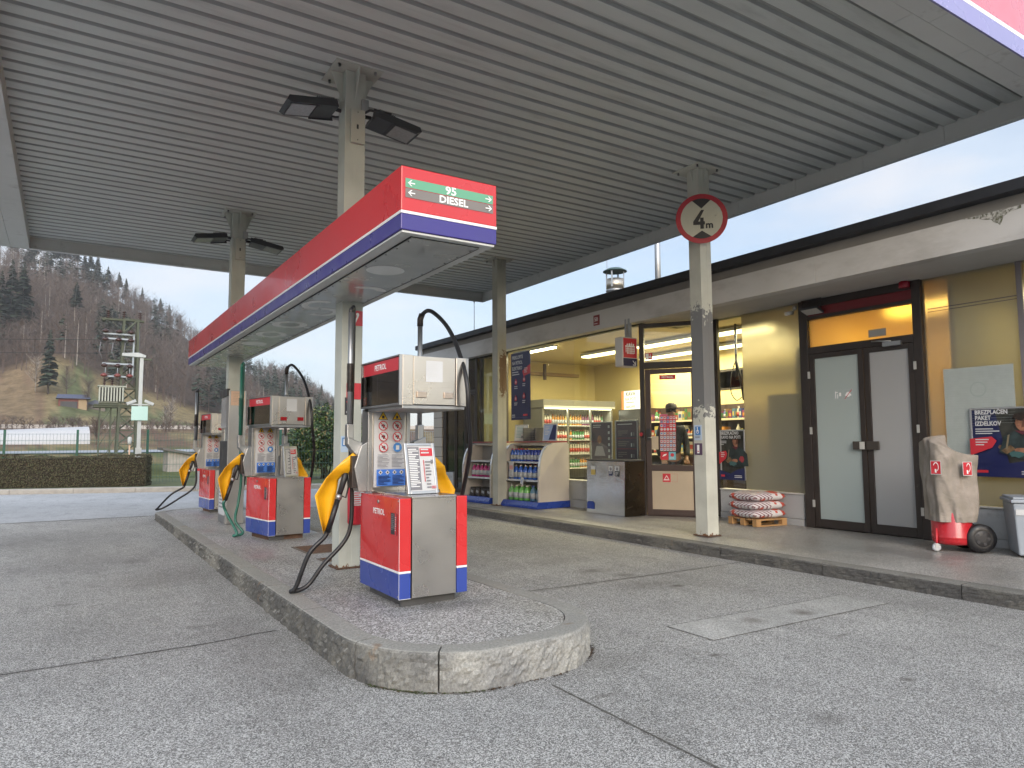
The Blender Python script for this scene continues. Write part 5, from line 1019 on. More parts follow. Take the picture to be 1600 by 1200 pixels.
# house number
wallposter('number_plate', 'small dark red house number plate reading 50 on the fascia', 8.118, 10.02, 3.47, .17, .19, [('r', 0, 0, .17, .19, mat('plate_red', (.22, .03, .03), .4)), ('t', '50', .075, .11, .10, letter, 'CENTER', .001), ('l', .02, .03, .11, 1, .02, letter)], cat='house number')
# projecting basket sign
t = thing('projecting_sign', 'small double-sided hanging sign with a white basket on red by the entrance', 'sign', (7.90, 9.0, 2.625))
mb = MB(); mb.box(0, 0, 0, .34, .2, .505, mat('sign_case', (.55, .53, .5), .4)); mb.build('case', t, bevel=.02, seg=3)
its = [('r', .015, .145, .31, .345, paper), ('r', .022, .152, .296, .331, signred), ('r', .015, .012, .31, .13, mat('sign_navy', (.02, .02, .07), .4)), ('p', [(.22, .1), (.275, .045), (.285, .055), (.23, .11)][::-1], letter), ('r', .225, .025, .07, .013, letter), ('r', .282, .025, .013, .07, letter),
       ('r', .06, .335, .22, .022, letter)]
for i in range(7): its.append(('p', [(.068 + .031 * i, .215 if i in range(1, 6) else .24), (.082 + .031 * i, .215 if i in range(1, 6) else .24), (.082 + .031 * i, .33), (.068 + .031 * i, .33)], letter))
for j in range(3): its.append(('r', .075 + .004 * (3 - j), .225 + .035 * j, .185, .009, letter))
its += [('p', [(.08, .36), (.12, .36), (.10, .40)], letter), ell(.15, .375, .022, .024, letter), ('p', [(.175, .36), (.21, .36), (.2, .42)], letter), ell(.235, .373, .018, .02, letter), ('r', .166, .42, .004, .03, signred)]
panel(its, -.0005, .0006).build('printed_face', t)
mb = MB(); mb.box(.215, .05, .505, .26, .1, .84, grey); mb.box(.215, .14, .505, .26, .18, .84, grey); mb.build('hanger', t)
# small devices over the doors
t = thing('wall_lamp', 'small LED lamp on the soffit above the left corner of the double door', 'lamp', (8.98, 6.16, 3.20)); M = Matrix.Rotation(R(20), 4, 'Y')
mb = MB(); mb.box(-.09, -.14, 0, .09, .14, .03, lampk, M); mb.build('housing', t, bevel=.006); mb = MB(); mb.box(-.075, -.125, -.004, .075, .125, -.0005, offw, M); mb.build('lens', t); mb = MB(); mb.tube([(.0, -.15, .015), (.0, -.15, .18)], .008, blk, 6); mb.tube([(.0, .15, .015), (.0, .15, .18)], .008, blk, 6); mb.tube([(0, -.15, .17), (0, .15, .17)], .008, blk, 6); mb.build('bracket', t)
t = thing('alarm_beacon', 'small red alarm beacon on the soffit above the right corner of the double door', 'alarm beacon', (9.02, 4.85, 3.30)); mb = MB(); mb.lathe([(.06, 0), (.065, .02), (.065, .07), (.05, .084)], mat('beacon_red', (.3, .01, .03), .25), n=16); mb.build('housing', t)
t = thing('security_camera', 'small white camera on the frosted pane beside the double door', 'camera', (9.02, 6.50, 3.24)); mb = MB(); mb.tube([(0, 0, 0), (-.12, .03, -.02)], .03, offw, 10); mb.lathe([(.035, .0), (.03, .05)], offw, (.05, 0, .05), 10); mb.tube([(.04, 0, .06), (.0, 0, .01)], .012, offw); mb.build('housing', t)
t = thing('door_intercom', 'small round red button unit on the left jamb of the entrance', 'button', (8.235, 8.93, 1.47)); mb = MB(); mb.box(0, -.04, -.05, .03, .05, .06, blk); mb.lathe([(.03, -.02), (.03, 0)], signred, (0, .005, .01), 14, ax='x'); mb.build('housing', t)
# roof things
def roofthing(name, label, cat, x, y, z, fn): t = thing(name, label, cat, (x, y, z)); fn(t); return t
def chim(t):
    mb = MB(); mb.lathe([(.22, -.2), (.22, .95), (.235, .96), (.235, .99), (.22, 1.0)], stz, n=20); mb.build('flue', t)
    mb = MB(); mb.lathe([(.22, 1.0), (.22, 1.27)], steel('chimney_steel', (.5, .45, .38), .35), n=20)
    for k in range(4): mb.box(-.02, -.235, 1.05, .02, -.222, 1.47, stz, Matrix.Rotation(R(90 * k + 30), 4, 'Z'))
    mb.build('upper_flue', t); mb = MB(); mb.lathe([(.30, 1.46), (.30, 1.475), (.18, 1.54), (.01, 1.57)], mat('cowl_dark', (.05, .09, .09), .5), n=20); mb.build('cowl', t)
roofthing('chimney', 'short round metal chimney with conical cowl on the flat roof', 'chimney', 11.5, 13.33, 4.14, chim)
roofthing('roof_mast', 'thick pale mast rising from the roof behind the column with the round sign', 'mast', 11.5, 11.82, 3.93, lambda t: MB().tube([(0, 0, 0), (0, 0, 3.4)], [.075, .06], stz, 14).build('pole', t))
roofthing('roof_antenna', 'thin whip antenna at the far end of the roof', 'antenna', 9.0, 16.07, 3.93, lambda t: (MB().tube([(0, 0, 0), (0, 0, 1.12)], .008, blk, 6).build('rod', t), MB().lathe([(.01, 0), (.03, .04), (.025, .09), (.01, .12)], blk, (0, 0, 1.1), 8).build('tip', t)))
roofthing('roof_rod', 'thin lightning rod beside the metal chimney', 'rod', 11.6, 13.75, 3.93, lambda t: MB().tube([(0, 0, 0), (0, 0, 2.3)], .008, stz, 6).build('rod', t))
# ================================================================== things on the pavement
rackm = mat('rack_beige', (.46, .43, .40), .4, var=.05); rackin = mat('rack_inner', (.26, .25, .24), .55); rblue = mat('rack_blue', (.02, .05, .28), .25, var=.1); edge = mat('rack_edge', (.62, .64, .66), .25, metal=.5)
PR = [(0, .10), (0, .60), (.015, .78), (.05, .95), (.11, 1.08), (.20, 1.17), (.32, 1.21), (.70, 1.22), (.74, 1.18), (.74, .10)]
def rack(label, x, y, rz, L_):
    t = thing('display_rack', label, 'display rack', (x, y, .13), rz, 'curved display racks by the window')
    for y0 in (0, L_ - .045):
        p = MB().prism(PR, (y0, y0 + .045), rackm).build('side_panel', t, bevel=.004)
        e = MB(); c = [(a - .004, b) for a, b in PR[1:7]]
        vs = [(a, yy, b) for a, b in c for yy in (y0 - .002, y0 + .047)] + [(a + .022, yy, b - (.018 if i > 2 else 0)) for i, (a, b) in enumerate(c) for yy in (y0 - .0025, y0 + .0475)]; n = len(c)
        fs = [(2 * i, 2 * i + 1, 2 * i + 3, 2 * i + 2) for i in range(n - 1)] + [(2 * i, 2 * i + 2, 2 * n + 2 * i + 2, 2 * n + 2 * i) for i in range(n - 1)] + [(2 * i + 1, 2 * n + 2 * i + 1, 2 * n + 2 * i + 3, 2 * i + 3) for i in range(n - 1)]
        e.add(vs, fs, edge).build('edge_trim', p)
    MB().prism([(-.07, 0.0), (-.07, .05), (-.01, .125), (.755, .125), (.755, 0.0)], (-.01, L_ + .01), rblue).build('blue_base', t, bevel=.006)
    MB().box(.50, .045, .125, .53, L_ - .045, 1.16, rackin).box(.30, .045, 1.17, .70, L_ - .045, 1.21, rackm).build('back_panel', t)
    for z, x0 in ((.50, .06), (.84, .10)): MB().box(x0, .046, z, .50, L_ - .046, z + .018, offw).box(x0 - .008, .046, z - .012, x0 - .001, L_ - .046, z + .022, edge).build('shelf', t)
    MB().box(.24, .02, 1.222, .72, L_ - .02, 1.245, mat('rack_top_red', (.26, .05, .06), .5)).build('top_strip', t); return t
rack('curved beige display rack nearer the entrance, stocked with blue and green bottles', 7.41, 10.80, R(5), 1.20)
rack('curved beige display rack on a blue base behind the rusting column, with pink bottles', 7.27, 12.30, R(5), 1.05)
bl1 = mat('screenwash_blue', (.03, .10, .42), .2, var=.1); bl2 = mat('screenwash_deep', (.02, .04, .25), .2); gn = mat('screenwash_green', (.12, .35, .08), .2); pk = mat('screenwash_pink', (.32, .03, .14), .2)
def rk(x, y, o=(7.41, 10.80)): c, s = math.cos(R(5)), math.sin(R(5)); return o[0] + x * c - y * s, o[1] + x * s + y * c
def onrack(o, xs, ys, z, me, label, group, name='bottle'):
    for i, yy in enumerate(ys):
        for j, xx in enumerate(xs):
            X, Y = rk(xx, yy, o); place(name, me, X, Y, .13 + z, rnd.uniform(-.2, .2), label, 'bottle', group)
A = (7.41, 10.80); Bq = (7.27, 12.30)
onrack(A, (.20, .33), [.12 + .105 * i for i in range(6)], .858, bottle(bl2, .25, .042, 2), 'dark blue yellow-capped bottle on the nearer rack top shelf', 'yellow capped bottles on the nearer rack')
onrack(A, (.20, .33), [.76 + .10 * i for i in range(4)], .858, bottle(bl1, .25, .042, 0), 'blue red-capped bottle on the nearer rack top shelf', 'red capped bottles on the nearer rack')
onrack(A, (.16,), [.14 + .15 * i for i in range(7)], .518, bottle(bl1, .27, .06, 9), 'large blue white-capped bottle on the nearer rack middle shelf', 'large blue bottles on the nearer rack')
onrack(A, (.32,), [.2 + .15 * i for i in range(6)], .518, bottle(bl2, .29, .055, 0), 'large dark blue bottle at the back of the middle rack shelf', 'dark blue bottles in the second row')
onrack(A, (.12,), [.14 + .17 * i for i in range(2)], .127, bottle(7, .29, .065, 4), 'large teal bottle on the nearer rack bottom shelf', 'teal bottles at the bottom of the nearer rack')
onrack(A, (.12, .3), [.50 + .16 * i for i in range(4)], .127, bottle(gn, .28, .068, 9), 'large green bottle on the nearer rack bottom shelf', 'green bottles on the nearer rack')
onrack(Bq, (.18,), [.14 + .14 * i for i in range(6)], .518 + .0, bottle(pk, .27, .06, 9), 'pink white-capped bottle on the farther rack shelf', 'pink bottles on the farther rack')
chm = mat('charcoal_pack', (.04, .035, .03), .7, var=.3, vscale=20)
for i in range(4):
    X, Y = rk(.2, .2 + .2 * i, Bq); mb = MB(); mb.box(-.12, -.075, 0, .12, .075, .15, chm, Matrix.Rotation(R(12), 4, 'X')); mb.box(-.121, -.05, .05, -.12, .05, .1, grey, Matrix.Rotation(R(12), 4, 'X'))
    tag(mb.build('charcoal_pack', loc=(X, Y, .27)), 'small dark pack at the bottom of the farther rack', 'pack', 'dark packs at the bottom of the farther rack')
def leaflet_items(k): return [('r', .018, .018, .264, .30, paper)] + ([('p', [(.02, .02), (.13, .02), (.21, .31), (.02, .31)], mat('leaf_blue', (.28, .38, .6), .5)), ('p', [(.13, .02), (.28, .02), (.28, .31), (.21, .31)], navy), ('l', .04, .27, .12, 6, .03, paper)] if k else [('l', .04, .28, .2, 8, .03, mat('leaf_teal', (.2, .35, .4), .5)), ('r', .16, .06, .04, .05, ink), ('r', .21, .07, .03, .06, MATS['leaf_teal'])])
X, Y = rk(.4, 1.05); framed('small silver framed leaflet on the far end of the nearer display rack', X, Y, 1.378, R(-62), .30, .336, R(10), None, leaflet_items(0))
X, Y = rk(.45, .22); framed('small silver framed blue and white sheet on the near end of the nearer display rack', X, Y, 1.378, R(-62), .30, .336, R(10), None, leaflet_items(1))
t = thing('wire_basket', 'dark wire basket on the display rack between the two framed sheets', 'basket', (*rk(.42, .62), 1.378), R(5)); mb = MB()
for i in range(10): mb.box(-.16, -.2 + i * .043, 0, -.157, -.197 + i * .043, .26, ink); 
for i in range(8): mb.box(-.161, -.2, .02 + i * .033, -.158, .19, .023 + i * .033, ink)
mb.box(-.15, -.2, 0, .15, .19, .01, darkgrey); mb.box(.14, -.2, .01, .15, .19, .26, darkgrey); mb.box(-.15, .18, .01, .14, .19, .26, darkgrey); mb.box(-.15, -.2, .01, .14, -.19, .26, darkgrey); mb.build('wires', t)
t = thing('price_tag', 'small framed price card on a thin stand in front of the nearer display rack', 'price card', (7.40, 11.72, .13)); MB().tube([(0, 0, 0), (0, 0, .55)], .005, stz, 6).lathe([(.07, 0), (.07, .008)], stz, n=12).build('stand', t)
mb = MB(); mb.box(-.012, -.075, .55, 0, .075, .86, frm); mb.build('frame', t, bevel=.003); mb = panel([('r', -.065, .56, .13, .29, paper), ('r', -.06, .70, .12, .08, mat('tagpink', (.6, .3, .3), .5)), ('l', -.05, .67, .1, 5, .022, ink)]); mb.xf(TM(-.0125, 0, 0, FX)); mb.build('card', t)
tag(panel([('r', -.05, 0, .10, .14, paper), ('p', [(-.03, .03), (0, .03), (.03, .11), (.0, .11)], MATS['leaf_blue'])]).xf(TM(0, 0, 0, FX @ Matrix.Rotation(R(12), 4, 'Y'))).build('price_slip', loc=(7.385, 11.35, .56)), 'tilted white paper slip hanging in front of the middle shelf of the nearer rack', 'paper slip')
# stainless waste cabinet
t = thing('waste_cabinet', 'polished steel waste cabinet with stickers standing by the entrance', 'waste bin', (7.80, 8.90, .13)); mirror = steel('mirror_steel', (.85, .86, .87), .16, (1, 1, 4)); bsteel = steel('bronze_steel', (.13, .105, .075), .25)
mb = MB(); mb.prism([(0, 0), (.02, .9), (.44, .9), (.44, 0)][::1], (.004, 1.0), mirror); mb.build('body', t, bevel=.004)
MB().prism([(0.0, 0), (.02, .9), (.44, .9), (.44, 0)], (-.006, .003), bsteel).build('side_panel', t); MB().box(.0, -.01, .903, .46, 1.01, .925, darkgrey).build('lid', t, bevel=.005)
for its in ([('r', .60, .66, .10, .16, paper), ('r', .60, .66, .10, .07, navy), ('c', .65, .77, .03, ink), ('l', .61, .71, .08, 2, .02, paper)], [('r', .76, .65, .11, .17, paper), ('r', .76, .65, .11, .09, inkd), ('c', .815, .775, .03, ink), ('l', .77, .71, .08, 3, .02, paper)], [('r', .12, .66, .12, .09, mat('sticker_ochre', (.5, .38, .1), .5)), ('r', .12, .75, .12, .06, paper)]):
    mb = panel(its, -.002, .0008); mb.xf(Matrix.Shear('XY', 4, (0, 0)) if False else TM(0, 1.0, 0, FX)); mb.v = [(x + .0223 * z - .0015, y, z) for x, y, z in mb.v]; mb.build('sticker', t)
mb = panel([('p', [(0, 0), (.2, 0), (.2, .1), (.16, .13), (.04, .13), (0, .1)], rblue)], -.002); mb.xf(TM(0, .98, .07, FX)); mb.build('blue_sticker', t)
# pallet with three sacks
t = thing('pallet', 'small wooden pallet under the stacked bags', 'pallet', (8.74, 7.03, .13), R(-8)); pw = mat('pallet_wood', (.42, .24, .10), .7, var=.2, vscale=6, stretch=(1, 8, 1), bump=.15); W2 = .29
for yy in (-.29, -.04, .21):
    MB().box(-W2, yy, 0, W2, yy + .08, .018, pw).build('bottom_board', t); 
for xx in (-.29, .20):
    for yy in (-.29, -.04, .21): MB().box(xx, yy, .0185, xx + .09, yy + .08, .085, pw).build('block', t)
for i in range(5): MB().box(-W2, -.29 + i * .124, .0855, W2, -.29 + i * .124 + .09, .104, pw).build('deck_board', t)
sackm, tt, bb = tree_of('printed_sack'); n = tt.nodes.new; l = tt.links.new; c = n('ShaderNodeTexCoord').outputs['Object']
wv = n('ShaderNodeTexWave'); wv.wave_type = 'BANDS'; wv.bands_direction = 'DIAGONAL'; wv.inputs['Scale'].default_value = 9; wv.inputs['Distortion'].default_value = .8; l(c, wv.inputs['Vector'])
r1 = n('ShaderNodeValToRGB'); r1.color_ramp.interpolation = 'CONSTANT'; r1.color_ramp.elements[0].color = (.12, .04, .06, 1); e_ = r1.color_ramp.elements.new(.16); e_.color = (.42, .28, .30, 1); r1.color_ramp.elements[2].position = .45; r1.color_ramp.elements[2].color = (.62, .6, .62, 1); l(wv.outputs[0], r1.inputs[0])
nz3 = n('ShaderNodeTexNoise'); nz3.inputs['Scale'].default_value = 4.5; nz3.inputs['Detail'].default_value = 2; l(c, nz3.inputs['Vector']); r3 = n('ShaderNodeMapRange'); r3.inputs[1].default_value = .56; r3.inputs[2].default_value = .57; l(nz3.outputs[0], r3.inputs[0])
k1 = n('ShaderNodeMix'); k1.data_type = 'RGBA'; k1.inputs[7].default_value = (.5, .07, .04, 1); l(r3.outputs[0], k1.inputs[0])
sp = n('ShaderNodeSeparateXYZ'); l(c, sp.inputs[0]); ab = n('ShaderNodeMath'); ab.operation = 'LESS_THAN'; l(sp.outputs[0], ab.inputs[0]); ab.inputs[1].default_value = .02; k0 = n('ShaderNodeMix'); k0.data_type = 'RGBA'; k0.inputs[6].default_value = (.64, .63, .63, 1); l(ab.outputs[0], k0.inputs[0]); l(r1.outputs[0], k0.inputs[7]); l(k0.outputs[2], k1.inputs[6]); l(k1.outputs[2], bb.inputs['Base Color']); bb.inputs['Roughness'].default_value = .35
def sack(label, x, y, z, rz, seed):
    q = random.Random(seed); NX, NY = 26, 20; hx, hy, th = .32, .29, .074; v = []
    for s in (1, -1):
        for i in range(NX + 1):
            for j in range(NY + 1):
                u, w_ = -1 + 2 * i / NX, -1 + 2 * j / NY
                e = max(0, 1 - abs(u) ** 5) ** .5 * max(0, 1 - abs(w_) ** 5) ** .5
                k = mnoise.noise(Vector((u * 3 + seed, w_ * 3, s))) * .18 + mnoise.noise(Vector((u * 9, w_ * 9, s + seed))) * .07 + .03 * math.sin(w_ * 26) * abs(u) ** 6
                px = u * hx * (1 - .05 * abs(w_) ** 3) + .01 * k; py = w_ * hy * (1 - .05 * abs(u) ** 3)
                v.append((px, py, s * th * e * (1 + k) * (1.0 if s > 0 else .85) + .01 * math.sin(w_ * 22 + seed) * (abs(u) > .9)))
    m_ = (NX + 1) * (NY + 1); f = []
    for i in range(NX):
        for j in range(NY):
            a = i * (NY + 1) + j; f.append((a, a + NY + 1, a + NY + 2, a + 1)); f.append((m_ + a, m_ + a + 1, m_ + a + NY + 2, m_ + a + NY + 1))
    o = MB().add(v, f, sackm, True).build('sack', loc=(x, y, z)); o.rotation_euler = (0, 0, rz)
    w_ = o.modifiers.new('weld', 'WELD'); w_.merge_threshold = .0015
    return tag(o, label, 'sack', 'printed sacks stacked on the pallet')
sack('printed white sack lying directly on the pallet, lowest of three', 8.74, 7.03, .295, R(-8), 1)
sack('printed white sack in the middle of the stack of three', 8.735, 7.035, .418, R(-9), 2)
sack('printed white sack with red print on top of the stack of three', 8.745, 7.03, .542, R(-6), 3)
# wheeled extinguisher under a cloth cover
t = thing('wheeled_extinguisher', 'wheeled red extinguisher under a beige cloth cover with red hose pictograms', 'fire extinguisher', (8.42, 4.14, .13), R(-38))
mb = MB(); mb.lathe([(.15, .075), (.185, .09), (.20, .13), (.20, .15), (.205, .155), (.20, .165), (.20, .9), (.1, 1.0)], mat('tank_red', (.5, .02, .03), .3, var=.05, coat=.3), n=32); mb.build('tank', t)
cl, tt, bb = tree_of('beige_canvas'); bb.inputs['Base Color'].default_value = (.33, .29, .25, 1); bb.inputs['Roughness'].default_value = .75
n = tt.nodes.new; l = tt.links.new; c = n('ShaderNodeTexCoord').outputs['Object']; z1 = n('ShaderNodeTexNoise'); z1.inputs['Scale'].default_value = 5; z1.inputs['Detail'].default_value = 6; l(c, z1.inputs['Vector']); r_ = n('ShaderNodeValToRGB'); r_.color_ramp.elements[0].position = .35; r_.color_ramp.elements[1].position = .7; r_.color_ramp.elements[0].color = (.24, .215, .18, 1); r_.color_ramp.elements[1].color = (.38, .33, .29, 1); l(z1.outputs[0], r_.inputs[0]); l(r_.outputs[0], bb.inputs['Base Color'])
wz = n('ShaderNodeTexNoise'); wz.inputs['Scale'].default_value = 9; wz.inputs['Detail'].default_value = 3; wz.inputs['Distortion'].default_value = 1.5; l(c, wz.inputs['Vector']); wb = n('ShaderNodeBump'); wb.inputs['Strength'].default_value = .6; wb.inputs['Distance'].default_value = .02; l(wz.outputs[0], wb.inputs['Height'])
wf = n('ShaderNodeTexNoise'); wf.inputs['Scale'].default_value = 400; l(c, wf.inputs['Vector']); wc = n('ShaderNodeBump'); wc.inputs['Strength'].default_value = .3; wc.inputs['Distance'].default_value = .002; l(wf.outputs[0], wc.inputs['Height']); l(wb.outputs[0], wc.inputs['Normal']); l(wc.outputs[0], bb.inputs['Normal'])
NA, NZ = 96, 60; v = []; f = []
for k in range(NZ + 1):
    u = k / NZ
    for a in range(NA):
        an = 2 * math.pi * a / NA; cx_, sx_ = math.cos(an), math.sin(an); p = 4.2
        rr = 1 / ((abs(cx_) ** p + abs(sx_) ** p) ** (1 / p)); top = 1.115 + .085 * -(cx_) + .03 * math.cos(2 * an)
        if u < .72: z = .33 + (top - .33) * (u / .72); w_ = 1 + .02 * math.sin(u * 9)
        else: q = (u - .72) / .28; z = top + (.03 + .02 * -cx_) * math.sin(q * 1.57); w_ = math.cos(q * 1.5)
        low = .86 + .14 * min(1, u * 1.6)
        n1 = mnoise.noise(Vector((cx_ * 2.2, sx_ * 2.2, z * 3.2))) * .016 - abs(mnoise.noise(Vector((cx_ * 1.9, sx_ * 1.9, z * 2.6 + cx_ * 2)))) * .05 - abs(mnoise.noise(Vector((cx_ * 5, sx_ * 5, z * 3 + cx_ * 5)))) * .014
        fold = .012 * math.sin(an * 5 + z * 9) * (1 - u)
        R0 = (.245 * rr * low + n1 + fold) * w_; seam = -.006 if abs(((an + math.pi / 2 + .35) % (2 * math.pi))) < .08 else 0
        v.append(((R0 + seam) * cx_ * 1.06, (R0 + seam) * sx_, z))
for k in range(NZ):
    for a in range(NA): b = (a + 1) % NA; f.append((k * NA + a, k * NA + b, (k + 1) * NA + b, (k + 1) * NA + a))
co = MB().add(v, f, cl, True).build('cover', t); sm = co.modifiers.new('s', 'SUBSURF'); sm.levels = sm.render_levels = 1
# pictograms sit just proud of the cloth
def picto(an, z, R0):
    its = [('r', -.055, 0, .11, .15, paper), ('r', -.049, .006, .098, .138, signred), ('p', [(-.01, .02), (.008, .02), (.005, .06), (-.012, .06)], letter)]
    for i in range(10):
        a0, a1 = R(-80 + 24 * i), R(-80 + 24 * (i + 1)); its.append(('p', [(.005 + .026 * math.cos(a0) * .8, .085 + .04 * math.sin(a0)), (.005 + .034 * math.cos(a0) * .8, .085 + .05 * math.sin(a0)), (.005 + .034 * math.cos(a1) * .8, .085 + .05 * math.sin(a1)), (.005 + .026 * math.cos(a1) * .8, .085 + .04 * math.sin(a1))], letter))
    mb = panel(its, 0, .001); mb.xf(Matrix.Rotation(an + R(90), 4, 'Z') @ TM(0, -R0, z)); mb.build('pictogram', co)
picto(R(-138), .85, .312); picto(R(-78), .84, .285)
mb = MB(); mb.tube([(.0, 0, .10)] * 1 + [(-.20, 0, .10)], .02, signred) if False else None
for s, (wx, wy) in (('wheel', (.21, -.17)),('wheel', (.21, .17))):
    mb = MB(); mb.lathe([(.10, -.045), (.148, -.04), (.155, -.02), (.155, .02), (.148, .04), (.10, .045)], rub, (wx, wy, .157), 28, ax='y'); mb.build('wheel', t)
    w3 = bpy.data.objects[-1]; 
for wy in (-.17, .17):
    mb = MB(); mb.lathe([(.098, -.035), (.085, -.046), (.03, -.05)], blk, (.21, wy, .157), 20, ax='y')
    for k in range(5): a = k * 1.2566; mb.lathe([(.018, -.052), (.018, -.04)], inkd, (.21 + .058 * math.cos(a), wy, .157 + .058 * math.sin(a)), 8, ax='y')
    mb.build('hub', t)
mb = MB(); mb.tube([(-.19, -.06, .25), (-.20, -.07, .12), (-.20, -.07, .08)], .012, signred); mb.build('castor_bracket', t); mb = MB(); mb.lathe([(.02, -.018), (.043, -.016), (.045, 0), (.043, .016), (.02, .018)], mat('castor_grey', (.5, .52, .54), .3), (-.205, -.07, .045), 18, ax='y'); mb.box(-.225, -.095, .045, -.185, -.045, .085, offw); mb.build('castor', t)
MB().box(.12, -.2, .1, .3, .2, .18, blk).build('axle_box', t, bevel=.01)
# grey bin at the right edge
t = thing('plastic_bin', 'grey plastic box bin with a clasp at the right edge beside the covered extinguisher', 'bin', (8.425, 3.52, .13), R(34)); gb = mat('bin_grey', (.34, .38, .43), .45, var=.05)
def taper(mb, x0, y0, x1, y1, z0, z1, s, m): 
    vs = []
    for z, q in ((z0, s), (z1, 0)): vs += [(x0 + q, y0 + q, z), (x1 - q, y0 + q, z), (x1 - q, y1 - q, z), (x0 + q, y1 - q, z)]
    return mb.add(vs, [(3, 2, 1, 0), (4, 5, 6, 7), (0, 1, 5, 4), (1, 2, 6, 5), (2, 3, 7, 6), (3, 0, 4, 7)], m)
taper(MB(), 0, -.62, .5, 0, .02, .56, .035, gb).build('body', t, bevel=.015); MB().box(-.02, -.64, .565, .52, .02, .60, gb).box(0, -.62, .60, .5, 0, .625, gb).build('lid', t, bevel=.01)
mb = MB(); mb.box(-.03, -.30, .47, -.005, -.24, .60, offw); mb.box(-.04, -.32, .52, -.03, -.22, .54, offw); mb.tube([(-.02, -.36, .6), (-.02, -.36, .64), (-.02, -.14, .64), (-.02, -.14, .6)], .01, gb); mb.build('clasp', t); MB().box(-.004, -.13, .44, -.001, -.02, .50, paper).build('label', t)

# ------------------------------------------------------------------ a person standing just inside the entrance
def skinned(name, pts, edges, m, parent=None, sub=1):
    me = bpy.data.meshes.new(name); me.from_pydata([p[:3] for p in pts], edges, []); o = bpy.data.objects.new(name, me); COL.objects.link(o); o.parent = parent
    sk = o.modifiers.new('skin', 'SKIN'); sk.use_smooth_shade = True; L_ = me.skin_vertices[0].data
    for i, p in enumerate(pts): r_ = p[3]; L_[i].radius = r_ if isinstance(r_, tuple) else (r_, r_)
    L_[0].use_root = True; su = o.modifiers.new('sub', 'SUBSURF'); su.levels = su.render_levels = sub; me.materials.append(m); return o
ps = mat('skin_tone', (.30, .16, .11), .55); jk = mat('dark_jacket', (.018, .022, .032), .8, var=.2); tr_ = mat('dark_trousers', (.02, .02, .03), .8); capm = mat('grey_cap', (.13, .12, .12), .8)
pt = thing('person', 'person in a dark jacket and a cap standing behind the glass of the entrance door', 'person', (8.98, 8.98, .14), R(-32))
body = [(0, 0, .95, (.15, .10)), (0, 0, 1.12, (.14, .09)), (0, 0, 1.32, (.16, .10)), (0, 0, 1.47, (.09, .07)), (0, 0, 1.56, .055), (0, -.01, 1.66, (.075, .09)), (0, -.01, 1.78, (.08, .10)),
        (.19, 0, 1.44, .055), (.25, -.02, 1.16, .042), (.22, -.14, .95, .033), (.20, -.20, .90, .03), (-.19, 0, 1.44, .055), (-.25, -.02, 1.16, .042), (-.22, -.14, .95, .033), (-.20, -.20, .90, .03),
        (.10, 0, .88, .095), (.10, -.01, .5, .06), (.10, .02, .10, .045), (.10, -.10, .04, .035), (-.10, 0, .88, .095), (-.10, -.01, .5, .06), (-.10, .02, .10, .045), (-.10, -.10, .04, .035)]
be = [(0, 1), (1, 2), (2, 3), (3, 4), (4, 5), (5, 6), (2, 7), (7, 8), (8, 9), (9, 10), (2, 11), (11, 12), (12, 13), (13, 14), (0, 15), (15, 16), (16, 17), (17, 18), (0, 19), (19, 20), (20, 21), (21, 22)]
fing = []
for s in (1, -1):
    root = 10 if s > 0 else 14
    for i, (dx, ln) in enumerate(((-.03, .065), (-.01, .075), (.01, .07), (.03, .055), (-.045 * s, .05))):
        b0 = len(body); body.append((s * .20 + dx, -.235, .885, .010)); body.append((s * .20 + dx * 1.1, -.26 - ln * .3, .86 - (.02 if i < 4 else 0), .009)); body.append((s * .20 + dx * 1.1, -.26 - ln * .3, .835, .008)); be += [(root, b0), (b0, b0 + 1), (b0 + 1, b0 + 2)]
skinned('body', body, be, ps, pt, 2)
j = [(p[0], p[1], p[2], tuple(q + .022 for q in (p[3] if isinstance(p[3], tuple) else (p[3],) * 2))) for p in body[:4] + body[7:10] + body[11:14]]
skinned('jacket', j, [(0, 1), (1, 2), (2, 3), (2, 4), (4, 5), (5, 6), (2, 7), (7, 8), (8, 9)], jk, pt, 2)
skinned('trousers', [(0, 0, .97, (.165, .115)), (.10, 0, .86, .11), (.10, -.01, .5, .08), (.10, .02, .12, .065), (-.10, 0, .86, .11), (-.10, -.01, .5, .08), (-.10, .02, .12, .065)], [(0, 1), (1, 2), (2, 3), (0, 4), (4, 5), (5, 6)], tr_, pt, 2)
mb = MB(); mb.lathe([(.097, 0), (.102, .03), (.09, .075), (.05, .10), (.005, .11)], capm, (0, -.005, 1.79), 18, sy=1.12); mb.prism([(-.07, 0), (.07, 0), (.07, .008), (-.07, .008)], (-.19, -.09), capm, TM(0, 0, 1.795)); mb.build('cap', pt)
mb = MB(); mb.prism([(-.012, 1.70), (.012, 1.70), (.006, 1.745), (-.006, 1.745)], (-.135, -.10), ps); mb.build('nose', pt, bevel=.004)
mb = MB(); 
for s in (-1, 1): mb.lathe([(.011, -.006), (.011, .004)], inkd, (s * .032, -.103, 1.752), 8, ax='y')
mb.box(-.025, -.112, 1.668, .025, -.10, 1.676, mat('lips', (.25, .08, .07), .5)); mb.build('eyes_and_mouth', pt)
mb = MB(); mb.lathe([(.088, -.06), (.095, 0)], mat('dark_hair', (.02, .015, .01), .8), (0, .012, 1.785), 16, sy=1.1); mb.build('hair', pt)

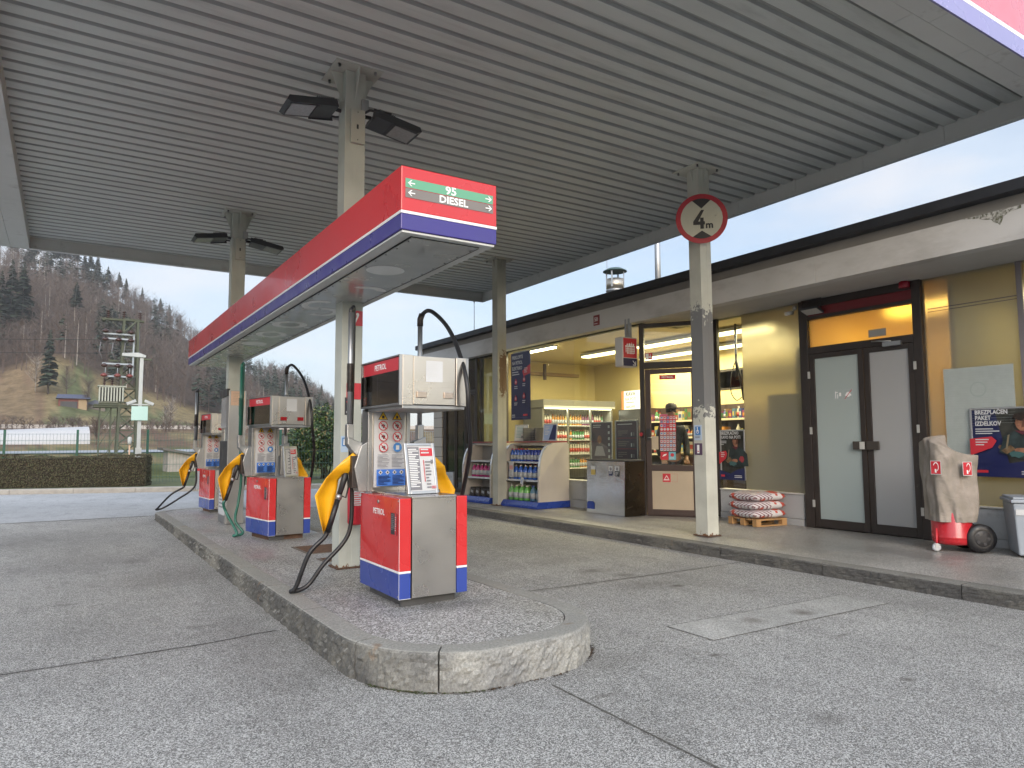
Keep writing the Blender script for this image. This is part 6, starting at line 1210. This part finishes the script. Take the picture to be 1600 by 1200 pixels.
# ================================================================== beyond the forecourt
def leafmass(mb, n, fn, size, mats, seed=1, up=.3):
    """n small leaf faces; fn(rng) gives a point and an outward direction"""
    q = random.Random(seed)
    for i in range(n):
        p, d = fn(q); p = Vector(p); d = (Vector(d) + Vector((q.gauss(0, .6), q.gauss(0, .6), q.gauss(up, .6)))).normalized(); a = d.orthogonal().normalized(); a.rotate(Matrix.Rotation(q.random() * 6.28, 3, d)); b = d.cross(a); s = size * q.uniform(.6, 1.35)
        mb.add([p - a * s, p - b * s * .42, p + a * s, p + b * s * .42], [(0, 1, 2, 3)], q.choice(mats))
hm = [mat('hedge_twig', (.085, .068, .042), .9), mat('hedge_leaf', (.068, .075, .034), .8), mat('hedge_dark', (.06, .052, .032), .9), mat('hedge_olive', (.095, .085, .045), .85)]
t = thing('hedge', 'long clipped brown-green hedge in front of the wire fence', 'hedge', (2.35, 24.55, .1), math.atan2(.34, -.94))
def hedge_pt(q):
    x = q.uniform(0, 17); f = q.random(); hh = .93 + .03 * math.sin(x * 2.1) + .02 * math.sin(x * 7)
    if f < .5: y, z, d = -.0 + abs(q.gauss(0, .035)), q.uniform(0.02, hh), (0, 1, .2)
    elif f < .95: y, z, d = -q.uniform(0, .7), hh - abs(q.gauss(0, .04)), (0, 0, 1)
    else: x, y, z, d = abs(q.gauss(0, .04)), -q.uniform(0, .7), q.uniform(0, hh), (-1, 0, .2)
    return (x, -y if f < .5 else -y, z), d
def hedge_pt2(q):
    p, d = hedge_pt(q); return (p[0], .0 + p[1] * 1, p[2]), d
mb = MB(); leafmass(mb, 46000, lambda q: (lambda p: ((p[0][0], (.72 - abs(p[0][1]) if p[1][1] else abs(p[0][1])), p[0][2]), (p[1][0], p[1][1], p[1][2])))(hedge_pt(q)), .025, hm, 3)
mb.box(.06, .06, 0, 17, .66, .86, mat('hedge_core', (.028, .024, .015), 1)); mb.build('foliage', t)
mb = MB(); q = random.Random(4)
for i in range(60): x = q.uniform(.2, 16.5); mb.tube([(x, .5, 0), (x + q.uniform(-.1, .1), .66, .5), (x + q.uniform(-.2, .2), .7, .9)], [.008, .005, .002], hm[0], 4)
mb.build('stems', t)
# green wire fence: the long side behind the hedge
fg = mat('fence_green', (.015, .09, .06), .5); fw = mat('fence_wire', (.06, .12, .10), .5)
t = thing('wire_fence', 'green wire mesh fence with square green posts behind the hedge', 'fence', (2.35, 26.3, -.02)); dx, dy = -.94, .34; 
for i in range(-4, 9):
    s = i * 2.1; MB().box(-.035 + dx * s, -.035 + dy * s, 0, .035 + dx * s, .035 + dy * s, 1.86, fg).build('post', t)
mb = MB()
for i in range(-84, 168): s = i * .1; mb.box(dx * s - .0035, dy * s - .0035 - .04, .05, dx * s + .0035, dy * s + .0035 - .04, 1.74, fw)
for z in [.08, .3, .32, .7, .72, 1.1, 1.12, 1.5, 1.52, 1.72]:
    a, b = Vector((dx * -8.4, dy * -8.4 - .045, z)), Vector((dx * 16.8, dy * 16.8 - .045, z)); mb.tube([a, b], .005, fw, 4)
mb.build('wire_mesh', t)
t = thing('railing_fence', 'thin grey mesh railing far beyond the gable end of the shop', 'fence', (9.0, 23.0, .0)); mb = MB()
for i in range(64): mb.box(i * .09, 0, .05, i * .09 + .012, .012, 1.78, grey)
for z in (.1, .9, 1.76): mb.box(0, -.004, z, 5.8, .016, z + .02, grey)
mb.build('bars', t)
for i in range(3): MB().box(i * 2.8, -.03, 0, i * 2.8 + .05, .03, 1.85, grey).build('post', t)
# lamp post with cameras
t = thing('lamp_post', 'white lamp post with short arm, two cameras and pale green box by hedge', 'lamp post', (1.98, 25.0, .1)); wp = mat('pole_white', (.42, .44, .43), .5, var=.08)
MB().box(-.13, -.1, 0, .13, .1, 1.75, wp).build('lower_casing', t, bevel=.008) if False else MB().box(-.085, -.07, 0, .085, .07, 1.15, wp).box(-.052, -.045, 1.15, .052, .045, 4.0, wp).build('pole', t, bevel=.006)
MB().prism([(-.55, 4.0), (.10, 3.98), (.12, 4.05), (-.1, 4.13), (-.55, 4.09)], (-.09, .09), wp).build('lamp_head', t, bevel=.01); MB().box(-.24, -.11, 2.0, .22, -.066, 2.44, mat('pale_green_box', (.42, .6, .54), .5)).build('green_box', t, bevel=.01)
MB().box(-.28, -.06, 2.48, .28, .03, 2.52, wp).build('camera_bracket', t)
for s in (-1, 1):
    cmm = MB(); M = TM(s * .12, -.05, 2.62, Matrix.Rotation(s * R(24), 4, 'Y')); cmm.box(0 if s > 0 else -.28, -.05, -.045, .28 if s > 0 else 0, .05, .045, wp, M); cq = cmm.build('security_camera', t, bevel=.01); MB().box(.281 if s > 0 else -.29, -.04, -.035, .29 if s > 0 else -.281, .04, .035, inkd, M).build('lens', cq)
t = thing('marker_post', 'thin orange and white post with lantern beside the lamp post', 'post', (1.72, 24.8, .1)); MB().box(-.02, -.02, .5, .02, .02, 1.25, mat('pale_orange', (.6, .42, .3), .5)).build('tube', t); MB().lathe([(.05, 0), (.06, .08), (.06, .2), (.03, .24)], wp, (0, 0, 1.25), 10).build('lantern', t); MB().box(-.02, -.02, .48, .26, .02, .5, wp).build('arm', t)
t = thing('service_box', 'small grey service box with red top left of the farthest pump', 'box', (3.30, 21.7, .1)); MB().box(-.12, -.1, 0, .12, .1, .5, grey).build('body', t, bevel=.01); MB().box(-.12, -.1, .5, .12, .1, .72, signred).build('red_top', t, bevel=.01)
# transformer pylon
pg = mat('pylon_green_grey', (.075, .085, .06), .8, var=.2, vscale=2, dirt=(.09, .08, .05), dscale=3); ins = mat('insulator_brown', (.045, .02, .018), .3); alu = mat('switch_grey', (.30, .34, .38), .5); insr = mat('insulator_red', (.17, .045, .04), .35)
t = thing('transformer_pylon', 'lattice steel pylon carrying a grey transformer, switchgear and insulators', 'pylon', (2.75, 42, -.1))
mb = MB(); Hh = 8.0
def lg(sx, sy, z): w_ = .46 - .14 * z / Hh; return Vector((sx * w_, sy * w_, z))
for sx in (-1, 1):
    for sy in (-1, 1): mb.tube([lg(sx, sy, 0), lg(sx, sy, Hh)], .075, pg, 4, smooth=False)
nb = 11
for i in range(nb):
    z0, z1 = Hh * i / nb, Hh * (i + 1) / nb
    for (a, b) in (((-1, -1), (1, -1)), ((1, -1), (1, 1)), ((1, 1), (-1, 1)), ((-1, 1), (-1, -1))):
        if i % 2: a, b = b, a
        mb.tube([lg(*a, z0), lg(*b, z1)], .048, pg, 4, smooth=False); mb.tube([lg(*a, z1), lg(*b, z1)], .028, pg, 4, smooth=False)
mb.build('lattice_tower', t)
mb = MB(); 
for x in (-1.25, -.75): mb.tube([(x, -.3, 0), (x, -.3, 3.4)], .04, pg, 4, smooth=False); mb.tube([(x, .3, 0), (x, .3, 3.4)], .04, pg, 4, smooth=False)
for z in (.4, 1.4, 2.4): mb.tube([(-1.25, -.3, z), (-.75, -.3, z + .9)], .02, pg, 4); mb.tube([(-.75, -.3, z), (-.3, -.3, z + .9)], .02, pg, 4)
mb.box(-1.55, -.45, 3.35, .45, .45, 3.45, pg); mb.box(-1.55, -.5, 3.45, .45, -.45, 3.52, pg); mb.build('platform', t)
mb = MB(); mb.box(-1.32, -.4, 3.6, -.2, .4, 4.42, mat('transformer_grey', (.36, .38, .33), .5, var=.08)); mb.box(-1.4, -.45, 4.42, -.12, .45, 4.47, MATS['transformer_grey'])
mb.box(-1.3, -.41, 3.66, -.22, -.401, 4.38, darkgrey)
for i in range(9): mb.box(-1.34 + i * .13, -.56, 3.66, -1.28 + i * .13, -.41, 4.38, MATS['transformer_grey'])
mb.box(-1.3, -.4, 3.53, -.3, .4, 3.6, pg); mb.build('transformer', t)
def insul(mb, x, y, z, m=ins, n=3, r=.09, d=.11):
    pr = []
    for i in range(n): pr += [(.03, i * d), (r, i * d + d * .35), (.03, i * d + d * .7)]
    mb.lathe(pr + [(.02, n * d)], m, (x, y, z), 10)
for x in (-1.1, -.75, -.4): mb = MB(); insul(mb, x, 0, 4.47, n=4, r=.085); mb.build('bushing', t)
mb = MB(); mb.box(-1.35, -.1, 7.92, .62, .1, 8.02, pg); mb.box(-1.3, -.3, 7.85, -1.2, .3, 7.92, pg); mb.tube([(-.9, 0, 7.92), (-.3, 0, 7.3)], .025, pg, 4); mb.tube([(.55, 0, 7.92), (.3, 0, 7.3)], .02, pg, 4); mb.build('crossarm', t); MB().box(.2, -.12, 5.9, 1.05, .0, 6.0, pg).build('crossarm', t); MB().box(-.95, -.12, 5.75, -.5, .0, 5.85, pg).build('crossarm', t)
for x in (-1.05, -.32, .42): mb = MB(); insul(mb, x, 0, 8.02, n=4, r=.13); mb.build('top_insulator', t)
mb = MB()
for z in (6.9, 7.15, 5.6, 4.95): mb.box(-1.25, -.5, z - .04, .18, -.42, z + .04, alu)
mb.box(.10, -.48, 4.9, .18, -.42, 7.2, alu)
for x in (-1.1, -.55, 0): mb.tube([(x, -.5, 5.0), (x, -.5, 5.6)], .022, alu, 6); mb.tube([(x - .25, -.5, 6.7), (x - .3, -.5, 6.2), (x - .15, -.5, 5.8)], .016, ink, 6)
mb.build('switch_frame', t)
for x in (-1.15, -.55, .0):
    for z, m_ in ((7.18, ins), (6.75, ins), (5.4, ins), (4.9, insr)): mb = MB(); mb.lathe([(.04, 0), (.16, .05), (.16, .12), (.06, .2)], m_, (x, -.52, z), 10); mb.build('switch_insulator', t)
mb = MB(); 
for x in (-1.1, -.75, -.4): mb.tube([(x, 0, 4.8), (x + .1, -.3, 4.95)], .012, ink, 5)
mb.tube([(.42, 0, 7.9), (.45, 0, 5.2)], .012, ink, 5); mb.build('leads', t)
t = thing('power_line', 'pair of thin dark overhead cables running left from the pylon', 'cable', (2.0, 42, 5.8)); 
for k in (0, .7): mb = MB(); mb.tube([(-s * 2.0, s * .9, .3 + k - .02 * s + .0009 * s * s) for s in range(0, 31)], .014, inkd, 5); mb.build('cable', t)
# laurel bushes beside the second pump
lv = [mat('laurel_dark', (.018, .04, .012), .45), mat('laurel_mid', (.035, .075, .018), .4), mat('laurel_light', (.10, .15, .035), .4), mat('laurel_tan', (.22, .17, .07), .5)]
def bush(name, label, x, y, rx, ry, h, n, seed, mats, size=.06):
    t = thing(name, label, 'bush', (x, y, .08), 0, 'evergreen bushes on the far verge'); q = random.Random(seed); lobes = [(q.uniform(-.5, .5) * rx, q.uniform(-.5, .5) * ry, h * q.uniform(.35, .78), q.uniform(.35, .55)) for _ in range(11)]
    def fn(q_):
        lx, ly, lz, lr = q_.choice(lobes); d = Vector((q_.gauss(0, 1), q_.gauss(0, 1), q_.gauss(0, 1))).normalized(); r_ = lr * (q_.random() ** .25) * (1 + .25 * mnoise.noise(d * 2.5 + Vector((lx, ly, lz)))); p = Vector((lx + d.x * r_ * rx, ly + d.y * r_ * ry, lz + d.z * r_ * h * .55)); p.z = max(.05, p.z); return p, d
    mb = MB(); leafmass(mb, n, fn, size, mats[:1] * 3 + mats[1:2] * 3 + mats[2:3] * 2 + mats[3:], seed); mb.build('foliage', t)
    mb = MB()
    for i in range(14):
        lx, ly, lz, lr = q.choice(lobes); mb.tube([(q.uniform(-.2, .2), q.uniform(-.2, .2), 0), (lx * .5, ly * .5, lz * .5), (lx, ly, lz)], [.03, .02, .008], hm[0], 5)
    mb.build('stem', t); return t
bush('laurel_bush', 'broad dark evergreen bush behind the middle fuel pump', 8.0, 25.2, 1.5, 1.2, 2.75, 15000, 11, lv)
bush('laurel_bush', 'evergreen bush half hidden behind the first island column', 9.75, 24.6, 1.15, 1.0, 2.5, 9000, 12, lv)
bush('laurel_bush', 'small low evergreen bush at the left foot of the broad bush', 7.15, 25.6, .8, .8, 2.0, 6000, 13, lv)
# grass on the near verge: real blades
gmats = [mat('grass_a', (.07, .13, .025), .8), mat('grass_b', (.12, .16, .04), .8), mat('grass_c', (.16, .14, .07), .8)]
mb = MB(); q = random.Random(8)
for i in range(12000):
    x = q.uniform(-8, 11); u = q.uniform(0, 3.6); y = (24.1 - .357 * (x + 1.5)) + .35 + u; r_ = math.hypot(x, y); z = relev(math.degrees(math.atan2(x, y)), r_); h = q.uniform(.04, .11); a = q.random() * 3.14; w_ = .008
    mb.add([(x - w_ * math.cos(a), y - w_ * math.sin(a), z), (x + w_ * math.cos(a), y + w_ * math.sin(a), z), (x + q.uniform(-.03, .03), y + q.uniform(-.03, .03), z + h)], [(0, 1, 2)], q.choice(gmats))
tag(mb.build('grass'), 'short rough green grass on the verge behind the far kerb', 'grass', kind='stuff')
# low block shed, barns, plastic tunnel
t = thing('low_shed', 'low grey concrete shed with sloping slab roof behind the wire fence', 'shed', (4.3, 38, -.1)); cw_ = mat('shed_concrete', (.3, .28, .25), .9, var=.15, dirt=(.2, .19, .16), dscale=3)
MB().prism([(0, 0), (2.6, 0), (2.6, .65), (0, 1.15)], (0, 2), cw_).build('wall', t); MB().prism([(-.25, 1.18), (2.8, .60), (2.8, .70), (-.25, 1.30)], (-.2, 2.2), mat('shed_roof', (.12, .11, .10), .9)).build('roof', t)
def pos(az, r): return (math.sin(R(az)) * r, math.cos(R(az)) * r, relev(az, r))
t = thing('barn', 'small red barn with a dark blue roof at the foot of the meadow', 'barn', pos(.42, 205), 0); MB().box(-3, 0, -1, 3.2, 4, 2.2, mat('barn_red', (.16, .05, .04), .9)).build('wall', t); MB().box(1.2, -.06, -.8, 3.1, -.001, 2.0, mat('barn_boards', (.3, .22, .13), .9)).build('boarded_end', t); MB().box(-2.6, -.05, -.6, 1.0, -.002, 1.5, inkd).build('opening', t)
MB().prism([(-3.6, 2.2), (3.8, 2.2), (3.7, 2.45), (-3.5, 2.45)], (-.8, 4.6), mat('barn_roof', (.06, .08, .15), .6)).prism([(-3.5, 2.45), (3.7, 2.45), (3.4, 3.3), (-3.2, 3.3)], (1, 3.6), mat('barn_roof', (.06, .08, .15), .6)).build('roof', t)
t = thing('barn', 'low grey barn half hidden to the right of the red barn', 'barn', pos(1.65, 208), 0); MB().box(-2.2, 0, -1, 2.6, 4, 1.3, mat('barn_grey', (.16, .14, .12), .9)).build('wall', t); MB().prism([(-2.6, 1.2), (3.0, 1.2), (.4, 2.4)], (-.5, 4.4), mat('barn_roof_grey', (.11, .12, .16), .7)).build('roof', t)
t = thing('plastic_tunnel', 'long low white plastic growing tunnel in the field at the left', 'greenhouse', pos(-2.9, 122), R(4)); 
mb = MB(); NN = 10; vs = []
for i in range(9):
    x = -9.5 + 19 * i / 8; hh = 2.3 + (.8 * i / 8)
    for k in range(NN + 1): a = math.pi * k / NN; vs.append((x, 3 - 3 * math.cos(a), -1.2 + hh * 1.25 * math.sin(a) ** .7))
mb.add(vs, [(i * (NN + 1) + k, i * (NN + 1) + k + 1, (i + 1) * (NN + 1) + k + 1, (i + 1) * (NN + 1) + k) for i in range(8) for k in range(NN)] + [tuple(8 * (NN + 1) + k for k in range(NN + 1))], mat('white_plastic', (.42, .43, .45), .5, var=.04)); mb.build('cover', t)
MB().box(-10.2, -.2, -1.5, -9.6, 6, 1, grey).build('end_frame', t)

# ------------------------------------------------------------------ trees
bark = mat('bark', (.10, .08, .065), .9); barkp = mat('pale_bark', (.34, .31, .28), .9); twg = [mat('twig_a', (.11, .08, .068), .95), mat('twig_b', (.08, .062, .052), .95), mat('twig_c', (.135, .10, .075), .95)]
cf = [mat('conifer_a', (.035, .058, .034), .9), mat('conifer_b', (.05, .072, .04), .9), mat('conifer_c', (.025, .042, .028), .9)]
def conifer_mesh(mb, h, r, q, m, x=0, y=0, z=0, n=90, base=.15, lean=0):
    for i in range(n):
        t_ = q.random() ** .8; zz = h * (base + (1 - base) * t_); L_ = r * (1 - t_) ** .75 * q.uniform(.45, 1.15) + .15; a = q.random() * 6.283; ca, sa = math.cos(a), math.sin(a); w_ = L_ * q.uniform(.28, .5); dr = L_ * q.uniform(.1, .45)
        mb.add([(x, y, z + zz + .1), (x + ca * L_ * .6 - sa * w_, y + sa * L_ * .6 + ca * w_, z + zz - dr * .5), (x + ca * L_, y + sa * L_, z + zz - dr), (x + ca * L_ * .6 + sa * w_, y + sa * L_ * .6 - ca * w_, z + zz - dr * .4)], [(0, 1, 2, 3)], q.choice(m))
def bare_mesh(mb, h, q, m, x=0, y=0, z=0, n=40, spread=.32, tw=.06, bw=.12, trunk=None):
    trunk = trunk or m[0]; mb.add([(x - bw, y, z), (x + bw, y, z), (x + bw * .3, y, z + h * .75), (x - bw * .3, y, z + h * .75)], [(0, 1, 2, 3)], trunk); mb.add([(x, y - bw, z), (x, y + bw, z), (x, y + bw * .3, z + h * .75), (x, y - bw * .3, z + h * .75)], [(0, 1, 2, 3)], trunk)
    for i in range(n):
        z0 = h * q.uniform(.25, .8); a = q.random() * 6.283; L_ = h * q.uniform(.15, 1) * spread; up = L_ * q.uniform(.5, 1.5); x1, y1, z1 = x + math.cos(a) * L_, y + math.sin(a) * L_, min(z0 + up, h * 1.02); w_ = tw * q.uniform(.5, 1.3)
        mb.add([(x, y, z + z0), (x - math.sin(a) * w_, y + math.cos(a) * w_, z + z0 + .1), (x1, y1, z + z1)], [(0, 1, 2)], q.choice(m))
        for k in range(2):
            b = q.uniform(.3, .8); px, py, pz = x + (x1 - x) * b, y + (y1 - y) * b, z + z0 + (z1 - z0) * b; a2 = q.random() * 6.283; l2 = L_ * .5; mb.add([(px, py, pz), (px + w_, py + w_, pz), (px + math.cos(a2) * l2 * .7, py + math.sin(a2) * l2 * .7, pz + l2 * q.uniform(.3, 1.1))], [(0, 1, 2)], q.choice(m))
def tree(name, label, az, r, h, kind, seed, group, rad=None):
    x, y, z = pos(az, r); t = thing(name, label, 'tree', (x, y, z - .3), 0, group); q = random.Random(seed)
    if kind == 'c': mb = MB(); mb.tube([(0, 0, 0), (0, 0, h * .95)], [h * .014, .03], bark, 6); mb.build('trunk', t); mb = MB(); conifer_mesh(mb, h, rad or h * .17, q, cf, n=420, base=q.uniform(.12, .3)); mb.build('crown', t)
    elif kind == 'p': mb = MB(); mb.tube([(0, 0, 0), (q.uniform(-.6, .6), 0, h * .6), (0, 0, h * .93)], [h * .013, h * .008, .04], barkp, 6); mb.build('trunk', t); mb = MB(); conifer_mesh(mb, h, rad or h * .15, q, cf[:2], n=260, base=.52); mb.build('crown', t)
    else:
        mb = MB(); mb.tube([(0, 0, 0), (q.uniform(-.3, .3), 0, h * .4), (q.uniform(-.4, .4), 0, h * .8)], [h * .014, h * .009, .03], barkp if kind == 'w' else bark, 6); mb.build('trunk', t)
        mb = MB(); bare_mesh(mb, h, q, twg if kind == 'b' else [barkp, twg[2]], n=150, spread=.3, tw=.05, bw=.03); mb.build('crown', t)
    return t
GR = 'tall trees along the hill crest'
crest = [(-3.4, 'p', 17), (-2.9, 'b', 16), (-2.45, 'c', 20), (-2.1, 'p', 17), (-1.5, 'b', 15), (-1.0, 'p', 16), (-.7, 'p', 18), (-.3, 'p', 17), (.25, 'p', 18), (.75, 'c', 16), (1.1, 'p', 17), (1.55, 'c', 18), (2.2, 'p', 15), (2.5, 'b', 14), (2.9, 'p', 15), (3.35, 'c', 14), (3.9, 'b', 13), (4.4, 'c', 14), (5.0, 'b', 12), (5.6, 'p', 13), (6.2, 'c', 12), (7.0, 'b', 12)]
kn = {'c': 'dense dark spruce', 'p': 'tall thin pine', 'b': 'bare leafless tree'}
for i, (az, k, h) in enumerate(crest): tree({'c': 'spruce', 'p': 'pine', 'b': 'bare_tree'}[k], kn[k] + ' on the crest of the wooded hill', az, 402 + (i % 3) * 5, h * 1.05, k, 100 + i, {'c': 'spruces on the hill crest', 'p': 'pines on the hill crest', 'b': 'bare trees on the hill crest'}[k])
for i, (az, r, h, k, lab) in enumerate([(-2.75, 300, 17, 'c', 'rounded dark spruce standing alone high on the left slope'), (-3.35, 262, 26, 'c', 'large dark spruce at the left edge above the cleared slope'), (-2.7, 258, 25, 'c', 'second large dark spruce above the cleared slope'), (-3.9, 258, 24, 'c', 'large spruce just at the left edge of the view'),
        (.35, 265, 17, 'p', 'pine with curved pale trunk at the upper edge of the meadow'), (-1.05, 214, 17, 'c', 'broad sparse spruce standing by itself left of the red barn'), (-1.75, 216, 11, 'w', 'leaning pale bare trunk left of the sparse spruce'), (.0, 212, 10, 'b', 'bushy bare tree above the red barn'), (1.3, 205, 9, 'b', 'bare tree right of the red barn'),
        (6.55, 172, 7.5, 'w', 'slim white birch at the foot of the meadow'), (6.2, 172, 6, 'w', 'smaller white birch leaning beside the slim one'), (5.3, 262, 9, 'c', 'small dark spruce on the right edge of the meadow'), (1.9, 120, 4.5, 'b', 'small bare tree behind the pylon legs'), (4.9, 257, 8, 'b', 'bare tree at the right end of the meadow edge'),
        (12.6, 395, 11, 'b', 'bare tree crowning the low end of the hill'), (13.4, 398, 12, 'b', 'broad bare tree crowning the low end of the hill'), (14.3, 398, 11, 'b', 'third bare tree crowning the low end of the hill'), (17.2, 396, 9, 'p', 'round-topped pine on the falling right shoulder of the hill'), (18.0, 394, 7, 'p', 'small pine lowest on the falling right shoulder')]):
    tree({'c': 'spruce', 'p': 'pine', 'b': 'bare_tree', 'w': 'birch'}[k], lab, az, r, h, k, 300 + i, None)
# far-off wood covering the hill: one mass
q = random.Random(42); mb = MB(); cnt = 0
while cnt < 3300:
    az = q.uniform(-13, 21); r = q.uniform(232, 425); 
    if lerp(RID, az) < .012: continue
    g = mnoise.noise(Vector((az * .45, r * .018, 1.5))); x, y, z = pos(az, r); cnt += 1
    hs = (.55 + .45 * min(1, lerp(RID, az) / .15))
    if r > 395: hs *= .8
    con = g > .16 or (r > 360 and g > -.05 and az < 7)
    if con and q.random() < .75: conifer_mesh(mb, q.uniform(10, 17) * hs, q.uniform(2, 3) * hs, q, cf, x, y, z, n=34, base=q.choice([.1, .45]))
    else: bare_mesh(mb, q.uniform(9, 15) * hs, q, twg, x, y, z - .5, n=24, spread=.30, tw=.10, bw=.13)
    if q.random() < .05: h_ = q.uniform(7, 12) * hs; mb.add([(x - .1, y - 1, z), (x + .12, y - 1, z), (x + .05, y - 1, z + h_), (x - .02, y - 1, z + h_)], [(0, 1, 2, 3)], barkp)
tag(mb.build('forest'), 'leafless brown woodland with dark conifer patches covering the hillside', 'forest', kind='stuff')
# brush along the field edges
mb = MB(); q = random.Random(77)
for i in range(260):
    az = q.uniform(-6, 14); r = q.uniform(146, 166); x, y, z = pos(az, r)
    bare_mesh(mb, q.uniform(1.0, 3.0), q, twg, x, y, z - .2, n=14, spread=.55, tw=.06, bw=.04)
tag(mb.build('brush'), 'tangled leafless brush along the field edges at the foot of the hill', 'brush', kind='stuff')

# evening haze: one closed box of even thin air round everything, sky outside
hz, tt, bb = tree_of('haze_air'); tt.nodes.remove(bb); pv = tt.nodes.new('ShaderNodeVolumePrincipled'); pv.inputs['Color'].default_value = (.9, .92, .95, 1); pv.inputs['Density'].default_value = .00042; pv.inputs['Anisotropy'].default_value = .2
tt.links.new(pv.outputs[0], [x for x in tt.nodes if x.type == 'OUTPUT_MATERIAL'][0].inputs['Volume'])
tag(MB().box(-920, -920, -2, 920, 920, 130, hz).build('haze'), 'thin pale evening haze over the valley', 'haze', kind='stuff')

# labels: what still shares a label is told apart by its place, counted from the left of the view
bpy.context.view_layer.update()
Mi = cam.matrix_world.inverted(); by = {}
for o in COL.objects:
    if o.parent is None and o.get('label') and o.get('kind') is None: by.setdefault(o['label'], []).append(o)
ORD = 'first second third fourth fifth sixth seventh eighth ninth tenth eleventh twelfth thirteenth fourteenth fifteenth sixteenth seventeenth eighteenth nineteenth twentieth'.split()
for lab, os_ in by.items():
    if len(os_) > 1:
        def px(o): v = Mi @ o.matrix_world.translation; return v.x / -v.z
        for i, o in enumerate(sorted(os_, key=px)): o['label'] = (ORD[i] if i < 20 else '%dth' % (i + 1)) + ' from left, ' + lab
